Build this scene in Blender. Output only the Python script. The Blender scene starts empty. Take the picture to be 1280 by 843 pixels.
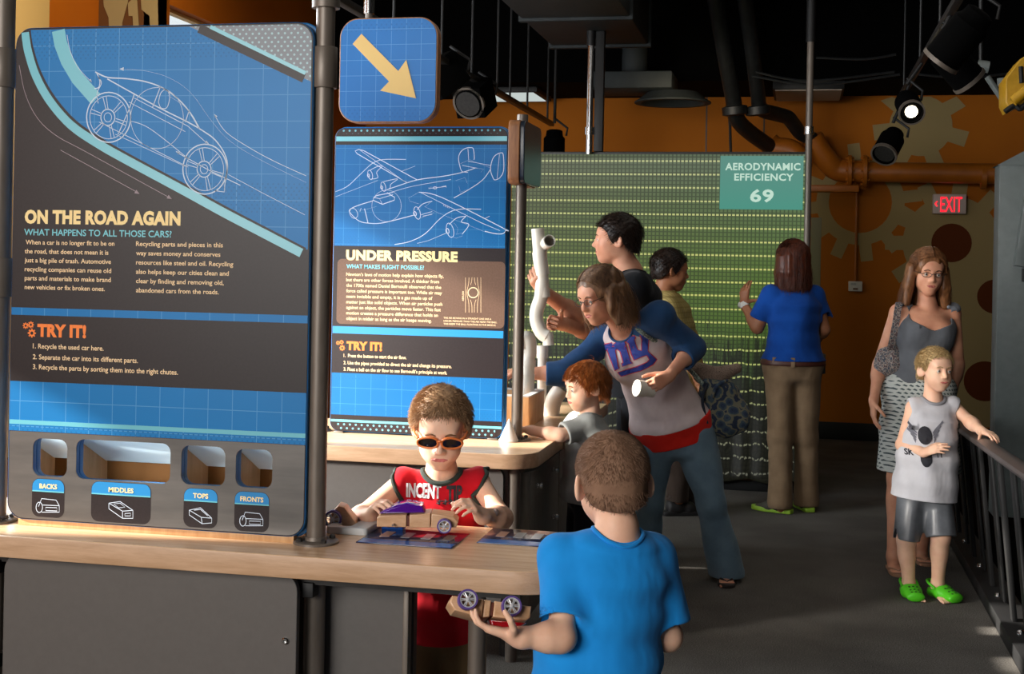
import bpy, bmesh, math, random
import numpy as np
from mathutils import Vector, Matrix
random.seed(7)
rng = np.random.default_rng(11)
sc = bpy.context.scene
col = sc.collection

# ---------------------------------------------------------------- camera
FPX, PPX, PPY, CAM_H = 1650.0, 640.0, 330.0, 1.47
YAW, ROLL = math.radians(12.3), 0.019
SY, CY = math.sin(YAW), math.cos(YAW)
fwd = Vector((-SY, CY, 0)); rgt = Vector((CY, SY, 0)); upv = Vector((0, 0, 1))
cam_x = rgt * math.cos(ROLL) + upv * math.sin(ROLL)
cam_y = -rgt * math.sin(ROLL) + upv * math.cos(ROLL)
cd = bpy.data.cameras.new('camera')
cd.sensor_width = 36.0
cd.lens = FPX * 36.0 / 1280.0
cd.shift_y = -(421.5 - PPY) / 1280.0
cd.clip_start = 0.05
cam = bpy.data.objects.new('camera', cd)
col.objects.link(cam)
cam.matrix_world = Matrix(((cam_x.x, cam_y.x, -fwd.x, 0), (cam_x.y, cam_y.y, -fwd.y, 0),
                           (cam_x.z, cam_y.z, -fwd.z, CAM_H), (0, 0, 0, 1)))
sc.camera = cam
cd.dof.use_dof = False

# ---------------------------------------------------------------- view, world, lights
sc.view_settings.view_transform = 'Standard'
sc.view_settings.look = 'None'
sc.view_settings.gamma = 1.0
sc.view_settings.exposure = 0.0
sc.view_settings.use_curve_mapping = False
sc.cycles.use_denoising = True
sc.cycles.max_bounces = 6
sc.cycles.sample_clamp_indirect = 4.0
W = bpy.data.worlds.new('world'); sc.world = W; W.use_nodes = True
W.node_tree.nodes['Background'].inputs[0].default_value = (0.75, 0.85, 1.0, 1)
W.node_tree.nodes['Background'].inputs[1].default_value = 0.11

def lamp(name, kind, loc, aim, energy, color=(1, 1, 1), **kw):
    d = bpy.data.lights.new(name, kind); d.energy = energy; d.color = color
    for k, v in kw.items(): setattr(d, k, v)
    o = bpy.data.objects.new(name, d); col.objects.link(o); o.location = loc
    o.rotation_euler = (Vector(aim) - Vector(loc)).to_track_quat('-Z', 'Y').to_euler()
    return o
SUN_DIR = Vector((1.0, 0.16, -0.46))
lamp('sun', 'SUN', (-9, 0, 6), Vector((-9, 0, 6)) + SUN_DIR, 22.0, (1.0, 0.93, 0.84), angle=math.radians(1.2))
lamp('fill_behind_camera', 'AREA', (-2.6, -2.4, 2.3), (0.0, 4.0, 0.9), 290, (1.0, 0.96, 0.91), shape='RECTANGLE', size=3.2, size_y=1.8)  # soft fill lamp added behind the camera; no entrance is built there
lamp('daylight_from_side_windows', 'AREA', (-3.8, 4.6, 2.0), (0.0, 5.2, 0.9), 210, (0.9, 0.96, 1.0), shape='RECTANGLE', size=3.2, size_y=1.4)

lamp('added_front_left_spot', 'SPOT', (-4.3, 1.7, 1.75), (-.5, 5.7, .72), 1250, (1.0, .94, .86), spot_size=math.radians(22), spot_blend=.7, shadow_soft_size=.22)  # added spot lighting the red-haired boy and leaning woman; no window opens here
lamp('overhead_fill', 'AREA', (-.5, 5.6, 3.6), (-.5, 5.6, 0), 34, (1.0, 0.93, 0.84), shape='RECTANGLE', size=3.5, size_y=5.0)  # soft lamp added under the ceiling to lift the floor and right side

# ---------------------------------------------------------------- pixel -> point
def at(px, py, d=None, X=None, Y=None, Z=None):
    a, b = px - PPX, PPY - py
    cr, sr = math.cos(ROLL), math.sin(ROLL)
    u, v = a * cr - b * sr, b * cr + a * sr
    D = fwd + rgt * (u / FPX) + upv * (v / FPX)
    if d is not None: t = d
    elif X is not None: t = X / D.x
    elif Y is not None: t = Y / D.y
    else: t = (Z - CAM_H) / D.z
    return Vector((0, 0, CAM_H)) + D * t

# ---------------------------------------------------------------- materials
def lin(c):
    if isinstance(c, str):
        c = tuple(int(c[i:i + 2], 16) for i in (0, 2, 4))
    return tuple(((x / 255) / 12.92 if x / 255 <= .04045 else ((x / 255 + .055) / 1.055) ** 2.4) for x in c) + (1.0,)

class NT:
    def __init__(s, m):
        s.t = m.node_tree; s.n = s.t.nodes; s.l = s.t.links; s.b = s.n['Principled BSDF']
    def add(s, typ, **kw):
        x = s.n.new(typ)
        for k, v in kw.items(): setattr(x, k, v)
        return x
    def link(s, a, b): s.l.new(a, b)
    def math(s, op, a, b=None, c=None):
        x = s.add('ShaderNodeMath', operation=op)
        for i, v in enumerate((a, b, c)):
            if v is None: continue
            if isinstance(v, (int, float)): x.inputs[i].default_value = v
            else: s.link(v, x.inputs[i])
        return x.outputs[0]
    def obj(s):
        return s.add('ShaderNodeTexCoord').outputs['Object']
    def geo(s):
        return s.add('ShaderNodeNewGeometry').outputs['Position']
    def scaled(s, vec, sc3):
        x = s.add('ShaderNodeVectorMath', operation='MULTIPLY'); s.link(vec, x.inputs[0]); x.inputs[1].default_value = sc3
        return x.outputs[0]
    def noise(s, vec, scale, detail=3, rough=.55):
        x = s.add('ShaderNodeTexNoise'); s.link(vec, x.inputs['Vector'])
        x.inputs['Scale'].default_value = scale; x.inputs['Detail'].default_value = detail; x.inputs['Roughness'].default_value = rough
        return x.outputs['Fac']
    def ramp(s, fac, stops, interp='LINEAR'):
        x = s.add('ShaderNodeValToRGB'); x.color_ramp.interpolation = interp
        els = x.color_ramp.elements
        while len(els) < len(stops): els.new(0.5)
        for e, (p, c) in zip(els, stops): e.position = p; e.color = c
        s.link(fac, x.inputs[0]); return x.outputs[0]
    def mix(s, fac, a, b):
        x = s.add('ShaderNodeMix', data_type='RGBA')
        for i, v in ((0, fac), (6, a), (7, b)):
            if isinstance(v, (int, float, tuple)): x.inputs[i].default_value = v
            else: s.link(v, x.inputs[i])
        return x.outputs[2]
    def bump(s, h, strength=.3, dist=.01):
        x = s.add('ShaderNodeBump'); x.inputs['Strength'].default_value = strength; x.inputs['Distance'].default_value = dist
        s.link(h, x.inputs['Height']); s.link(x.outputs[0], s.b.inputs['Normal'])

def newmat(name, c, rough=.6, metal=0.0, spec=.5):
    m = bpy.data.materials.new(name); m.use_nodes = True
    b = m.node_tree.nodes['Principled BSDF']
    b.inputs['Base Color'].default_value = lin(c); b.inputs['Roughness'].default_value = rough
    b.inputs['Metallic'].default_value = metal; b.inputs['Specular IOR Level'].default_value = spec
    return m
def noisy(name, c1, c2, scale=30, rough=.6, metal=0., bump=0., stretch=(1, 1, 1), detail=4, spec=.5, lo=.35, hi=.65, dist=.005):
    m = newmat(name, c1, rough, metal, spec); t = NT(m)
    f = t.noise(t.scaled(t.obj(), stretch), scale, detail)
    t.link(t.ramp(f, [(lo, lin(c1)), (hi, lin(c2))]), t.b.inputs['Base Color'])
    if bump: t.bump(f, bump, dist)
    return m
def emit(name, c, strength=1.0):
    m = newmat(name, (0, 0, 0), 1.0); b = m.node_tree.nodes['Principled BSDF']
    b.inputs['Emission Color'].default_value = lin(c); b.inputs['Emission Strength'].default_value = strength
    return m

M = {}
M['steel'] = noisy('painted_steel', '655c53', '6f665d', 60, .42, .3, stretch=(1, 1, .2))
M['steel_dark'] = noisy('dark_steel', '2a2928', '343230', 60, .45, .3)
M['chrome'] = newmat('chrome', 'd8d8d8', .18, 1.0)
M['black'] = newmat('black_paint', '0a0a0b', .6)
M['black_matte'] = newmat('matte_black', '030303', .9, spec=.05)
M['pipe_black'] = noisy('black_pipe', '121314', '1c1e1f', 20, .5)
M['grey_panel'] = noisy('grey_laminate', '595552', '5c5855', 60, .45, spec=.4)
M['grey_column'] = noisy('grey_enamel', '666d6b', '6e7573', 15, .5)
M['yellow'] = noisy('yellow_enamel', 'b98a12', 'c89820', 25, .45)
M['white_pvc'] = noisy('white_pvc', 'd8d2c4', 'e4dfd4', 12, .28)
M['white'] = newmat('white_plastic', 'e8e6e0', .45)
M['pale_grey'] = newmat('pale_grey_plastic', 'c2c3c2', .5)
M['ceiling'] = noisy('black_ceiling', '0e1011', '141617', 5, .9, spec=.15)
M['duct'] = noisy('painted_duct', '23282a', '2a2f31', 6, .7, spec=.3)
M['cream_text'] = newmat('cream_print', 'f6dca0', .6, spec=.1)
M['pale_text'] = newmat('pale_print', 'f0d2a8', .6, spec=.1)
M['aqua_text'] = newmat('aqua_print', '6fc3d0', .5)
M['orange_text'] = newmat('orange_print', 'f07a20', .5)
M['line_art'] = newmat('line_print', 'c8d6e8', .6, spec=.1)
M['aqua_stripe'] = newmat('aqua_stripe', '63b4c4', .35)
M['dark_print'] = noisy('dark_print', '1c1416', '21191b', 150, .42, spec=.3)
M['brown_print'] = noisy('brown_print', '5d4638', '654d40', 150, .45, spec=.25)
M['blue_edge'] = newmat('blue_edge', '1c6fb0', .35)
M['green_black'] = newmat('dark_rib_trim', '25302a', .85)

def m_wood(name, base, dark, axis=0, rough=.32, scale=9.):
    m = newmat(name, base, rough); t = NT(m)
    st = [6., 6., 6.]; st[axis] = .55
    v = t.scaled(t.obj(), tuple(st))
    f = t.noise(v, scale, 6, .6); g = t.noise(v, scale * 7, 3, .7)
    h = t.math('ADD', t.math('MULTIPLY', f, .75), t.math('MULTIPLY', g, .25))
    t.link(t.ramp(h, [(.36, lin(dark)), (.62, lin(base))]), t.b.inputs['Base Color'])
    t.bump(g, .06, .002)
    return m
M['maple'] = m_wood('maple_butcher_block', 'dab894', 'c49c76', 0, .27)
M['maple_edge'] = m_wood('maple_edge_banding', 'c8a484', 'b08c6a', 0, .4)
M['maple_y'] = m_wood('maple_long_grain', 'cda885', 'b58d69', 1, .27)
M['ply'] = m_wood('plywood_edge', 'a8734a', '7b5135', 2, .5)
M['box_wood'] = m_wood('box_maple', 'cda274', 'b98a5c', 2, .4)
M['toy_wood'] = m_wood('toy_beech', 'd4aa86', 'bf9168', 0, .38)

def m_grid(name, c, cline, step, w, dots=None, cdot=None, rough=.42, rows=()):
    """blueprint graphic: thin lattice lines, plus bands of little dots between the heights given in rows"""
    m = newmat(name, c, rough, spec=.25); t = NT(m)
    sp = t.add('ShaderNodeSeparateXYZ'); t.link(t.geo(), sp.inputs[0])
    x, z = sp.outputs[0], sp.outputs[2]
    fx = t.math('FRACT', t.math('DIVIDE', x, step)); fz = t.math('FRACT', t.math('DIVIDE', z, step))
    ln = t.math('MAXIMUM', t.math('LESS_THAN', fx, w), t.math('LESS_THAN', fz, w))
    n = t.noise(t.geo(), 3.0, 2)
    base = t.mix(n, lin(c), lin(tuple(min(255, int(int(c[i:i+2], 16) * 1.12)) for i in (0, 2, 4))))
    cc = t.mix(t.math('MULTIPLY', ln, .45), base, lin(cline))
    if dots:
        # offset rows of dots
        row = t.math('FLOOR', t.math('DIVIDE', z, dots))
        off = t.math('MULTIPLY', t.math('MODULO', t.math('ABSOLUTE', row), 2.0), .5)
        gx = t.math('SUBTRACT', t.math('FRACT', t.math('ADD', t.math('DIVIDE', x, dots * 1.6), off)), .5)
        gz = t.math('SUBTRACT', t.math('FRACT', t.math('DIVIDE', z, dots)), .5)
        gx = t.math('MULTIPLY', gx, 1.6)
        r2 = t.math('ADD', t.math('MULTIPLY', gx, gx), t.math('MULTIPLY', gz, gz))
        dm = t.math('LESS_THAN', r2, .075)
        band = None
        for (a, b) in rows:
            k = t.math('MULTIPLY', t.math('GREATER_THAN', z, a), t.math('LESS_THAN', z, b))
            band = k if band is None else t.math('MAXIMUM', band, k)
        if band is not None: dm = t.math('MULTIPLY', dm, band)
        cc = t.mix(t.math('MULTIPLY', dm, .85), cc, lin(cdot))
    t.link(cc, t.b.inputs['Base Color'])
    return m

def m_carpet():
    m = newmat('grey_loop_carpet', '4a4a4a', .95, spec=.1); t = NT(m)
    v = t.geo()
    a = t.noise(t.scaled(v, (1, 1.6, 1)), 190, 3, .7); b = t.noise(v, 2.2, 3)
    h = t.math('ADD', t.math('MULTIPLY', a, .8), t.math('MULTIPLY', b, .2))
    t.link(t.ramp(h, [(.36, lin('4a4845')), (.5, lin('6a6660')), (.64, lin('96928c'))]), t.b.inputs['Base Color'])
    t.bump(a, .9, .012)
    return m
M['carpet'] = m_carpet()

# ---------------------------------------------------------------- scene graph helpers
def tag(o, label=None, cat=None, group=None, kind=None):
    if label: o['label'] = label
    if cat: o['category'] = cat
    if group: o['group'] = group
    if kind: o['kind'] = kind
    return o
def thing(name, label, cat, loc=(0, 0, 0), group=None):
    o = bpy.data.objects.new(name, None); o.empty_display_size = .1; col.objects.link(o); o.location = loc
    return tag(o, label, cat, group)
def origin_of(o):
    v = Vector((0, 0, 0))
    while o: v = v + Vector(o.location); o = o.parent
    return v
def link_mesh(name, me, mats, parent=None, loc=None, smooth=False):
    """me is in world coordinates; it is moved into its parent's (or its own) frame"""
    if not isinstance(mats, (list, tuple)): mats = [mats]
    for m in mats: me.materials.append(m)
    o = bpy.data.objects.new(name, me); col.objects.link(o)
    if parent is not None:
        me.transform(Matrix.Translation(-origin_of(parent))); o.parent = parent
    elif loc is not None:
        me.transform(Matrix.Translation(-Vector(loc))); o.location = loc
    if smooth is True: me.polygons.foreach_set('use_smooth', [True] * len(me.polygons))
    elif smooth:
        me.polygons.foreach_set('use_smooth', [True] * len(me.polygons))
        me.set_sharp_from_angle(angle=math.radians(smooth))
    me.update()
    return o

def frame(zdir, up=(0, 0, 1)):
    z = Vector(zdir).normalized(); u = Vector(up)
    if abs(z.dot(u.normalized())) > .98: u = Vector((1, 0, 0))
    x = u.cross(z).normalized(); y = z.cross(x)
    return Matrix(((x.x, y.x, z.x), (x.y, y.y, z.y), (x.z, y.z, z.z)))

class MB:
    """collects shapes into one mesh"""
    def __init__(s): s.bm = bmesh.new(); s.mi = 0
    def mat(s, i): s.mi = i; return s
    def faces(s, vs, fs):
        bv = [s.bm.verts.new(v) for v in vs]
        for f in fs:
            try: bf = s.bm.faces.new([bv[i] for i in f]); bf.material_index = s.mi
            except ValueError: pass
        return bv
    def box(s, c, half, R=None, bevel=0.0):
        R = R or Matrix.Identity(3); c = Vector(c)
        b = bmesh.new(); bmesh.ops.create_cube(b, size=2.0)
        for v in b.verts: v.co = Vector((v.co.x * half[0], v.co.y * half[1], v.co.z * half[2]))
        if bevel: bmesh.ops.bevel(b, geom=b.edges[:], offset=bevel, segments=2, affect='EDGES', profile=.5)
        b.verts.ensure_lookup_table(); b.verts.index_update()
        s.faces([c + R @ v.co for v in b.verts], [[v.index for v in f.verts] for f in b.faces]); b.free(); return s
    def bb(s, lo, hi, bevel=0.0):
        lo, hi = Vector(lo), Vector(hi)
        return s.box((lo + hi) / 2, [(hi[i] - lo[i]) / 2 for i in range(3)], None, bevel)
    def lathe(s, base, axis, prof, n=20, cap=True):
        """prof: list of (height, radius) along axis"""
        R = frame(axis); base = Vector(base); vs = []; fs = []
        for (h, r) in prof:
            for k in range(n):
                a = 2 * math.pi * k / n
                vs.append(base + R @ Vector((r * math.cos(a), r * math.sin(a), h)))
        for i in range(len(prof) - 1):
            for k in range(n):
                k2 = (k + 1) % n
                fs.append((i * n + k, i * n + k2, (i + 1) * n + k2, (i + 1) * n + k))
        if cap:
            fs.append(tuple(range(n - 1, -1, -1))); fs.append(tuple((len(prof) - 1) * n + k for k in range(n)))
        s.faces(vs, fs); return s
    def cyl(s, a, b, r, n=16, r2=None, bevel=0):
        a, b = Vector(a), Vector(b); L = (b - a).length; r2 = r if r2 is None else r2
        if bevel: pr = [(0, r - bevel), (bevel, r), (L - bevel, r2), (L, r2 - bevel)]
        else: pr = [(0, r), (L, r2)]
        return s.lathe(a, b - a, pr, n)
    def tube(s, pts, r, n=8, cap=True):
        pts = [Vector(p) for p in pts]; m = len(pts); vs = []; fs = []
        rs = r if isinstance(r, (list, tuple)) else [r] * m
        prev = None
        for i, p in enumerate(pts):
            t = (pts[min(i + 1, m - 1)] - pts[max(i - 1, 0)]).normalized()
            if prev is None:
                u = Vector((0, 0, 1)) if abs(t.z) < .9 else Vector((1, 0, 0)); x = u.cross(t).normalized()
            else: x = (prev - t * prev.dot(t)).normalized()
            prev = x; y = t.cross(x)
            for k in range(n):
                a = 2 * math.pi * k / n
                vs.append(p + (x * math.cos(a) + y * math.sin(a)) * rs[i])
        for i in range(m - 1):
            for k in range(n):
                k2 = (k + 1) % n
                fs.append((i * n + k, i * n + k2, (i + 1) * n + k2, (i + 1) * n + k))
        if cap: fs.append(tuple(range(n - 1, -1, -1))); fs.append(tuple((m - 1) * n + k for k in range(n)))
        s.faces(vs, fs); return s
    def sphere(s, c, r, n=12, m=8, R=None, rad3=None):
        c = Vector(c); rad3 = rad3 or (r, r, r); R = R or Matrix.Identity(3); vs = []; fs = []
        for i in range(1, m):
            th = math.pi * i / m
            for k in range(n):
                a = 2 * math.pi * k / n
                vs.append(c + R @ Vector((rad3[0] * math.sin(th) * math.cos(a), rad3[1] * math.sin(th) * math.sin(a), rad3[2] * math.cos(th))))
        t = len(vs); vs.append(c + R @ Vector((0, 0, rad3[2]))); vs.append(c - R @ Vector((0, 0, rad3[2])))
        for i in range(m - 2):
            for k in range(n):
                k2 = (k + 1) % n; fs.append((i * n + k, (i + 1) * n + k, (i + 1) * n + k2, i * n + k2))
        for k in range(n):
            k2 = (k + 1) % n; fs.append((t, k, k2)); fs.append((t + 1, (m - 2) * n + k2, (m - 2) * n + k))
        s.faces(vs, fs); return s
    def mesh(s, me):
        vs = [v.co.copy() for v in me.vertices]; s.faces(vs, [tuple(p.vertices) for p in me.polygons]); return s
    def build(s, name, mats, parent=None, loc=None, smooth=35):
        me = bpy.data.meshes.new(name); bmesh.ops.recalc_face_normals(s.bm, faces=s.bm.faces[:])
        s.bm.to_mesh(me); s.bm.free()
        return link_mesh(name, me, mats, parent, loc, smooth)

def rrect(x0, y0, x1, y1, r, n=6):
    if not isinstance(r, (list, tuple)): r = [r] * 4
    out = []
    for (cx, cy, a0, q) in ((x1 - r[0], y1 - r[0], 0, r[0]), (x0 + r[1], y1 - r[1], 90, r[1]), (x0 + r[2], y0 + r[2], 180, r[2]), (x1 - r[3], y0 + r[3], 270, r[3])):
        for k in range(n + 1):
            a = math.radians(a0 + 90 * k / n); out.append((cx + q * math.cos(a), cy + q * math.sin(a)))
    return out

def flat_mesh(loops, depth, bevel=0.0):
    """closed 2D loops (holes are even-odd) -> mesh, thickness along local z from 0 to depth"""
    cu = bpy.data.curves.new('tmp', 'CURVE'); cu.dimensions = '2D'; cu.fill_mode = 'BOTH'
    cu.extrude = max(depth / 2 - bevel, 0); cu.bevel_depth = bevel; cu.bevel_resolution = 2
    if bevel: cu.offset = -bevel
    for lp in loops:
        sp = cu.splines.new('POLY'); sp.points.add(len(lp) - 1)
        for p, q in zip(sp.points, lp): p.co = (q[0], q[1], 0, 1)
        sp.use_cyclic_u = True
    o = bpy.data.objects.new('tmp', cu); col.objects.link(o)
    dg = bpy.context.evaluated_depsgraph_get()
    me = bpy.data.meshes.new_from_object(o.evaluated_get(dg), depsgraph=dg)
    bpy.data.objects.remove(o); bpy.data.curves.remove(cu)
    me.materials.clear()
    me.transform(Matrix.Translation((0, 0, depth / 2)))
    return me
# frames for flat shapes: local x,y,z -> world
XZ = lambda Y: Matrix(((1, 0, 0, 0), (0, 0, -1, Y), (0, 1, 0, 0), (0, 0, 0, 1)))       # faces the camera (-Y)
XY = lambda Z: Matrix(((1, 0, 0, 0), (0, 1, 0, 0), (0, 0, 1, Z), (0, 0, 0, 1)))        # lies flat, faces up
YZ = lambda X: Matrix(((0, 0, 1, X), (1, 0, 0, 0), (0, 1, 0, 0), (0, 0, 0, 1)))        # faces +X

def plate(name, loops, depth, Mx, mats, parent=None, loc=None, bevel=0.0, smooth=35):
    me = flat_mesh(loops, depth, bevel); me.transform(Mx)
    return link_mesh(name, me, mats, parent, loc, smooth)

def text_mesh(s, bold=0.0, spacing=1.0, depth=0.0):
    cu = bpy.data.curves.new('tmp', 'FONT'); cu.body = s; cu.size = 1.0; cu.offset = bold; cu.space_character = spacing
    cu.resolution_u = 3; cu.extrude = depth
    o = bpy.data.objects.new('tmp', cu); col.objects.link(o)
    dg = bpy.context.evaluated_depsgraph_get()
    me = bpy.data.meshes.new_from_object(o.evaluated_get(dg), depsgraph=dg)
    bpy.data.objects.remove(o); bpy.data.curves.remove(cu); me.materials.clear()
    return me
def text_lines(name, lines, Y, mat, parent, bold=0.0, spacing=1.0, cap=.73):
    """lines: (string, px left, px baseline, px right, px cap height) all on the upright plane y = Y"""
    mb = MB()
    for (s, x0, y0, x1, h) in lines:
        me = text_mesh(s, bold, spacing)
        xs = [v.co.x for v in me.vertices]; lo, hi = min(xs), max(xs)
        a, b, c = at(x0, y0, Y=Y), at(x1, y0, Y=Y), at(x0, y0 - h, Y=Y)
        sx = (b.x - a.x) / (hi - lo); sz = (c.z - a.z) / cap
        for v in me.vertices: v.co = Vector((a.x + (v.co.x - lo) * sx, Y, a.z + v.co.y * sz))
        mb.mesh(me); bpy.data.meshes.remove(me)
    return mb.build(name, mat, parent, smooth=False)

def spline(pts, n=6, closed=False):
    """Catmull-Rom through the points"""
    P = [Vector(p) for p in pts]; out = []; m = len(P)
    rngi = range(m) if closed else range(m - 1)
    for i in rngi:
        p0 = P[(i - 1) % m] if closed else P[max(i - 1, 0)]; p1 = P[i]; p2 = P[(i + 1) % m]; p3 = P[(i + 2) % m] if closed else P[min(i + 2, m - 1)]
        for k in range(n):
            t = k / n
            out.append(.5 * ((2 * p1) + (p2 - p0) * t + (2 * p0 - 5 * p1 + 4 * p2 - p3) * t * t + (3 * p1 - p0 - 3 * p2 + p3) * t ** 3))
    if not closed: out.append(P[-1])
    return out
def ribbon(mb, pts, w, Mx, closed=False):
    """thin flat strip along 2D pts"""
    P = [Vector((p[0], p[1])) for p in pts]; m = len(P); vs = []
    for i in range(m):
        a = P[(i - 1) % m] if closed else P[max(i - 1, 0)]; b = P[(i + 1) % m] if closed else P[min(i + 1, m - 1)]
        t = b - a
        if t.length < 1e-9: t = Vector((1, 0))
        t.normalize(); q = Vector((-t.y, t.x)) * (w / 2)
        for s_ in (-1, 1):
            r = P[i] + q * s_; vs.append(Mx @ Vector((r.x, r.y, 0)))
    fs = [(2 * i, 2 * i + 1, 2 * ((i + 1) % m) + 1, 2 * ((i + 1) % m)) for i in range(m if closed else m - 1)]
    mb.faces(vs, fs)
def px2(pts, Y):
    """pixel polyline -> (x, z) on the plane y = Y"""
    out = []
    for p in pts:
        q = at(p[0], p[1], Y=Y); out.append((q.x, q.z))
    return out
def oval(cx, cy, rx, ry, n=28, rot=0.0, a0=0, a1=360):
    out = []
    full = (a1 - a0) >= 360
    for k in range(n if full else n + 1):
        a = math.radians(a0 + (a1 - a0) * k / n); x, y = rx * math.cos(a), ry * math.sin(a)
        out.append((cx + x * math.cos(rot) - y * math.sin(rot), cy + x * math.sin(rot) + y * math.cos(rot)))
    return out
# ================================================================ room shell
def m_wall_paint(name, c, c2):
    return noisy(name, c, c2, 1.2, .8, bump=.05, detail=5, spec=.25)
M['orange'] = m_wall_paint('ochre_wall_paint', 'b06410', 'a85e10')
M['orange2'] = m_wall_paint('orange_wall_paint', 'c4690a', 'bb620c')
M['brown'] = m_wall_paint('brown_wall_paint', '6b4420', '633d1c')
M['mural'] = newmat('beige_mural_paint', 'a08c60', .85, spec=.2)
M['rust'] = newmat('rust_mural_paint', '5e2c0e', .85, spec=.2)
M['cream_trim'] = newmat('cream_trim_paint', 'e6c07c', .6)
M['grey_trim'] = newmat('pale_trim_paint', '9d8f78', .6)

XA, XB = -4.48, -4.0
CEIL = 3.7
o = MB().bb((-8.0, -4.0, -.2), (.82, 12.2, 0.0)).build('floor', M['carpet'], loc=(0, 0, 0)); tag(o, kind='structure')
o = MB().bb((.96, -4.0, -.25), (5.0, 12.2, -.05)).build('floor_lower', M['black_matte'], loc=(0, 0, 0)); tag(o, kind='structure')
o = MB().bb((-5.2, -4.0, CEIL), (5.0, 12.2, CEIL + .15)).build('ceiling', M['ceiling'], loc=(0, 0, CEIL)); tag(o, kind='structure')
o = MB().bb((-4.0, 10.75, 2.98), (5.0, 11.79, CEIL - .005)).build('ceiling_soffit', M['black_matte'], loc=(0, 11, 2.98)); tag(o, kind='structure')

# ---- left wall with its window openings
def wall_yz(name, X, t, y0, y1, holes, mats):
    loops = [[(y0, 0), (y1, 0), (y1, CEIL), (y0, CEIL)]] + [[(a, c), (b, c), (b, d), (a, d)] for (a, b, c, d) in holes]
    me = flat_mesh(loops, t); me.transform(YZ(X - t))
    o = link_mesh(name, me, mats, None, (X, y0, 0)); return tag(o, kind='structure')
SUN_WINS = [(2.47, 2.69, 1.9, 2.42), (2.72, 3.15, 1.9, 2.85), (4.25, 5.10, 1.5, 2.97), (5.20, 5.85, 1.5, 2.44)]  # near openings out of view, sized and placed to aim the sun patches
wall_yz('wall_left', XA, .22, -4.0, 7.8, SUN_WINS, M['orange2'])
wall_yz('wall_left_far', XB, .16, 7.8, 12.0, [(7.84, 9.7, 1.0, 3.1)], M['orange2'])
o = MB().bb((XA - .2, 7.8, 0), (XB, 7.835, CEIL)).build('wall_pier', M['brown'], loc=(XB, 7.8, 0)); tag(o, kind='structure')
glass = newmat('window_glass', 'ffffff', .05)
_t = NT(glass); _tr = _t.add('ShaderNodeBsdfTransparent'); _gl = _t.add('ShaderNodeBsdfGlossy'); _gl.inputs['Roughness'].default_value = .02
_mx = _t.add('ShaderNodeMixShader'); _mx.inputs[0].default_value = .06
_t.link(_tr.outputs[0], _mx.inputs[1]); _t.link(_gl.outputs[0], _mx.inputs[2])
_t.link(_mx.outputs[0], _t.n['Material Output'].inputs['Surface'])
M['glass'] = glass
for i, (X, t, (a, b, c, d)) in enumerate([(XA, .22, w) for w in SUN_WINS] + [(XB, .16, (7.84, 9.7, 1.0, 3.1))]):
    nm = 'window_%d' % (i + 1)
    mb = MB(); w = .022; xx = X - t + .04
    for lo, hi in (((a, c), (a + w, d)), ((b - w, c), (b, d)), ((a, c), (b, c + w)), ((a, d - w), (b, d))):
        mb.bb((xx, lo[0], lo[1]), (xx + .05, hi[0], hi[1]))
    fr = mb.build(nm, M['cream_trim'], loc=(X, a, c)); tag(fr, kind='structure')
    MB().bb((xx + .02, a + w, c + w), (xx + .026, b - w, d - w)).build('pane', M['glass'], fr)
# bright overcast haze outside the far window
sky = emit('hazy_daylight', 'e8f1f4', 1.1)
o = MB().bb((-6.2, 6.0, 0.2), (-6.15, 13.5, 5.2)).build('exterior_sky', sky, loc=(-6.2, 9, 0)); tag(o, kind='structure')
o = MB().bb((XA - .005, 6.55, .3), (XA + .05, 7.15, 3.6), .004).build('trim_1', M['cream_trim'], loc=(XA, 6.9, 0)); tag(o, kind='structure')

# ---- gear shapes of the mural
def gear(cx, cz, r, rt, n, hub, rot=0.0, tw=.5):
    out = []
    for k in range(n):
        a = 2 * math.pi * k / n + rot; st = 2 * math.pi / n
        for (f, rr) in ((-.5, r), (-tw / 2 - .02, r), (-tw / 2 + .06, rt), (tw / 2 - .06, rt), (tw / 2 + .02, r)):
            out.append((cx + rr * math.cos(a + f * st), cz + rr * math.sin(a + f * st)))
    loops = [out]
    if hub: loops.append(oval(cx, cz, hub, hub, 32))
    return loops
def clip_loops(loops, x0, x1, z0, z1):
    return [[(min(max(p[0], x0), x1), min(max(p[1], z0), z1)) for p in lp] for lp in loops]
YB = 11.8
mb = MB(); mb.bb((-4.0, YB, 0), (5.0, YB + .2, CEIL))
def mural(loops, mi, Y, dep=.003):
    me = flat_mesh(loops, dep); me.transform(XZ(Y)); mb.mat(mi).mesh(me); bpy.data.meshes.remove(me); mb.mat(0)
g1 = gear(.50, 2.06, .37, .515, 12, .265, .13)
g2 = gear(1.26, 1.72, .40, .55, 11, .165, .3)
g3 = gear(.99, 2.72, .26, .40, 7, 0, -.3)
g4 = gear(1.62, 1.27, .40, .55, 11, .145, .1)
g5 = gear(1.55, .55, .42, .56, 11, .17, .35)
for i, g in enumerate((g1, g2, g3, g4, g5)): mural(clip_loops(g, -3.9, 4.9, .16, 2.97), 1, YB - .0006 * i)
for c, r in (((1.26, 1.72), .165), ((1.62, 1.27), .145), ((1.55, .55), .17)): mural([oval(c[0], c[1], r, r, 32)], 2, YB - .004)
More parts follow.
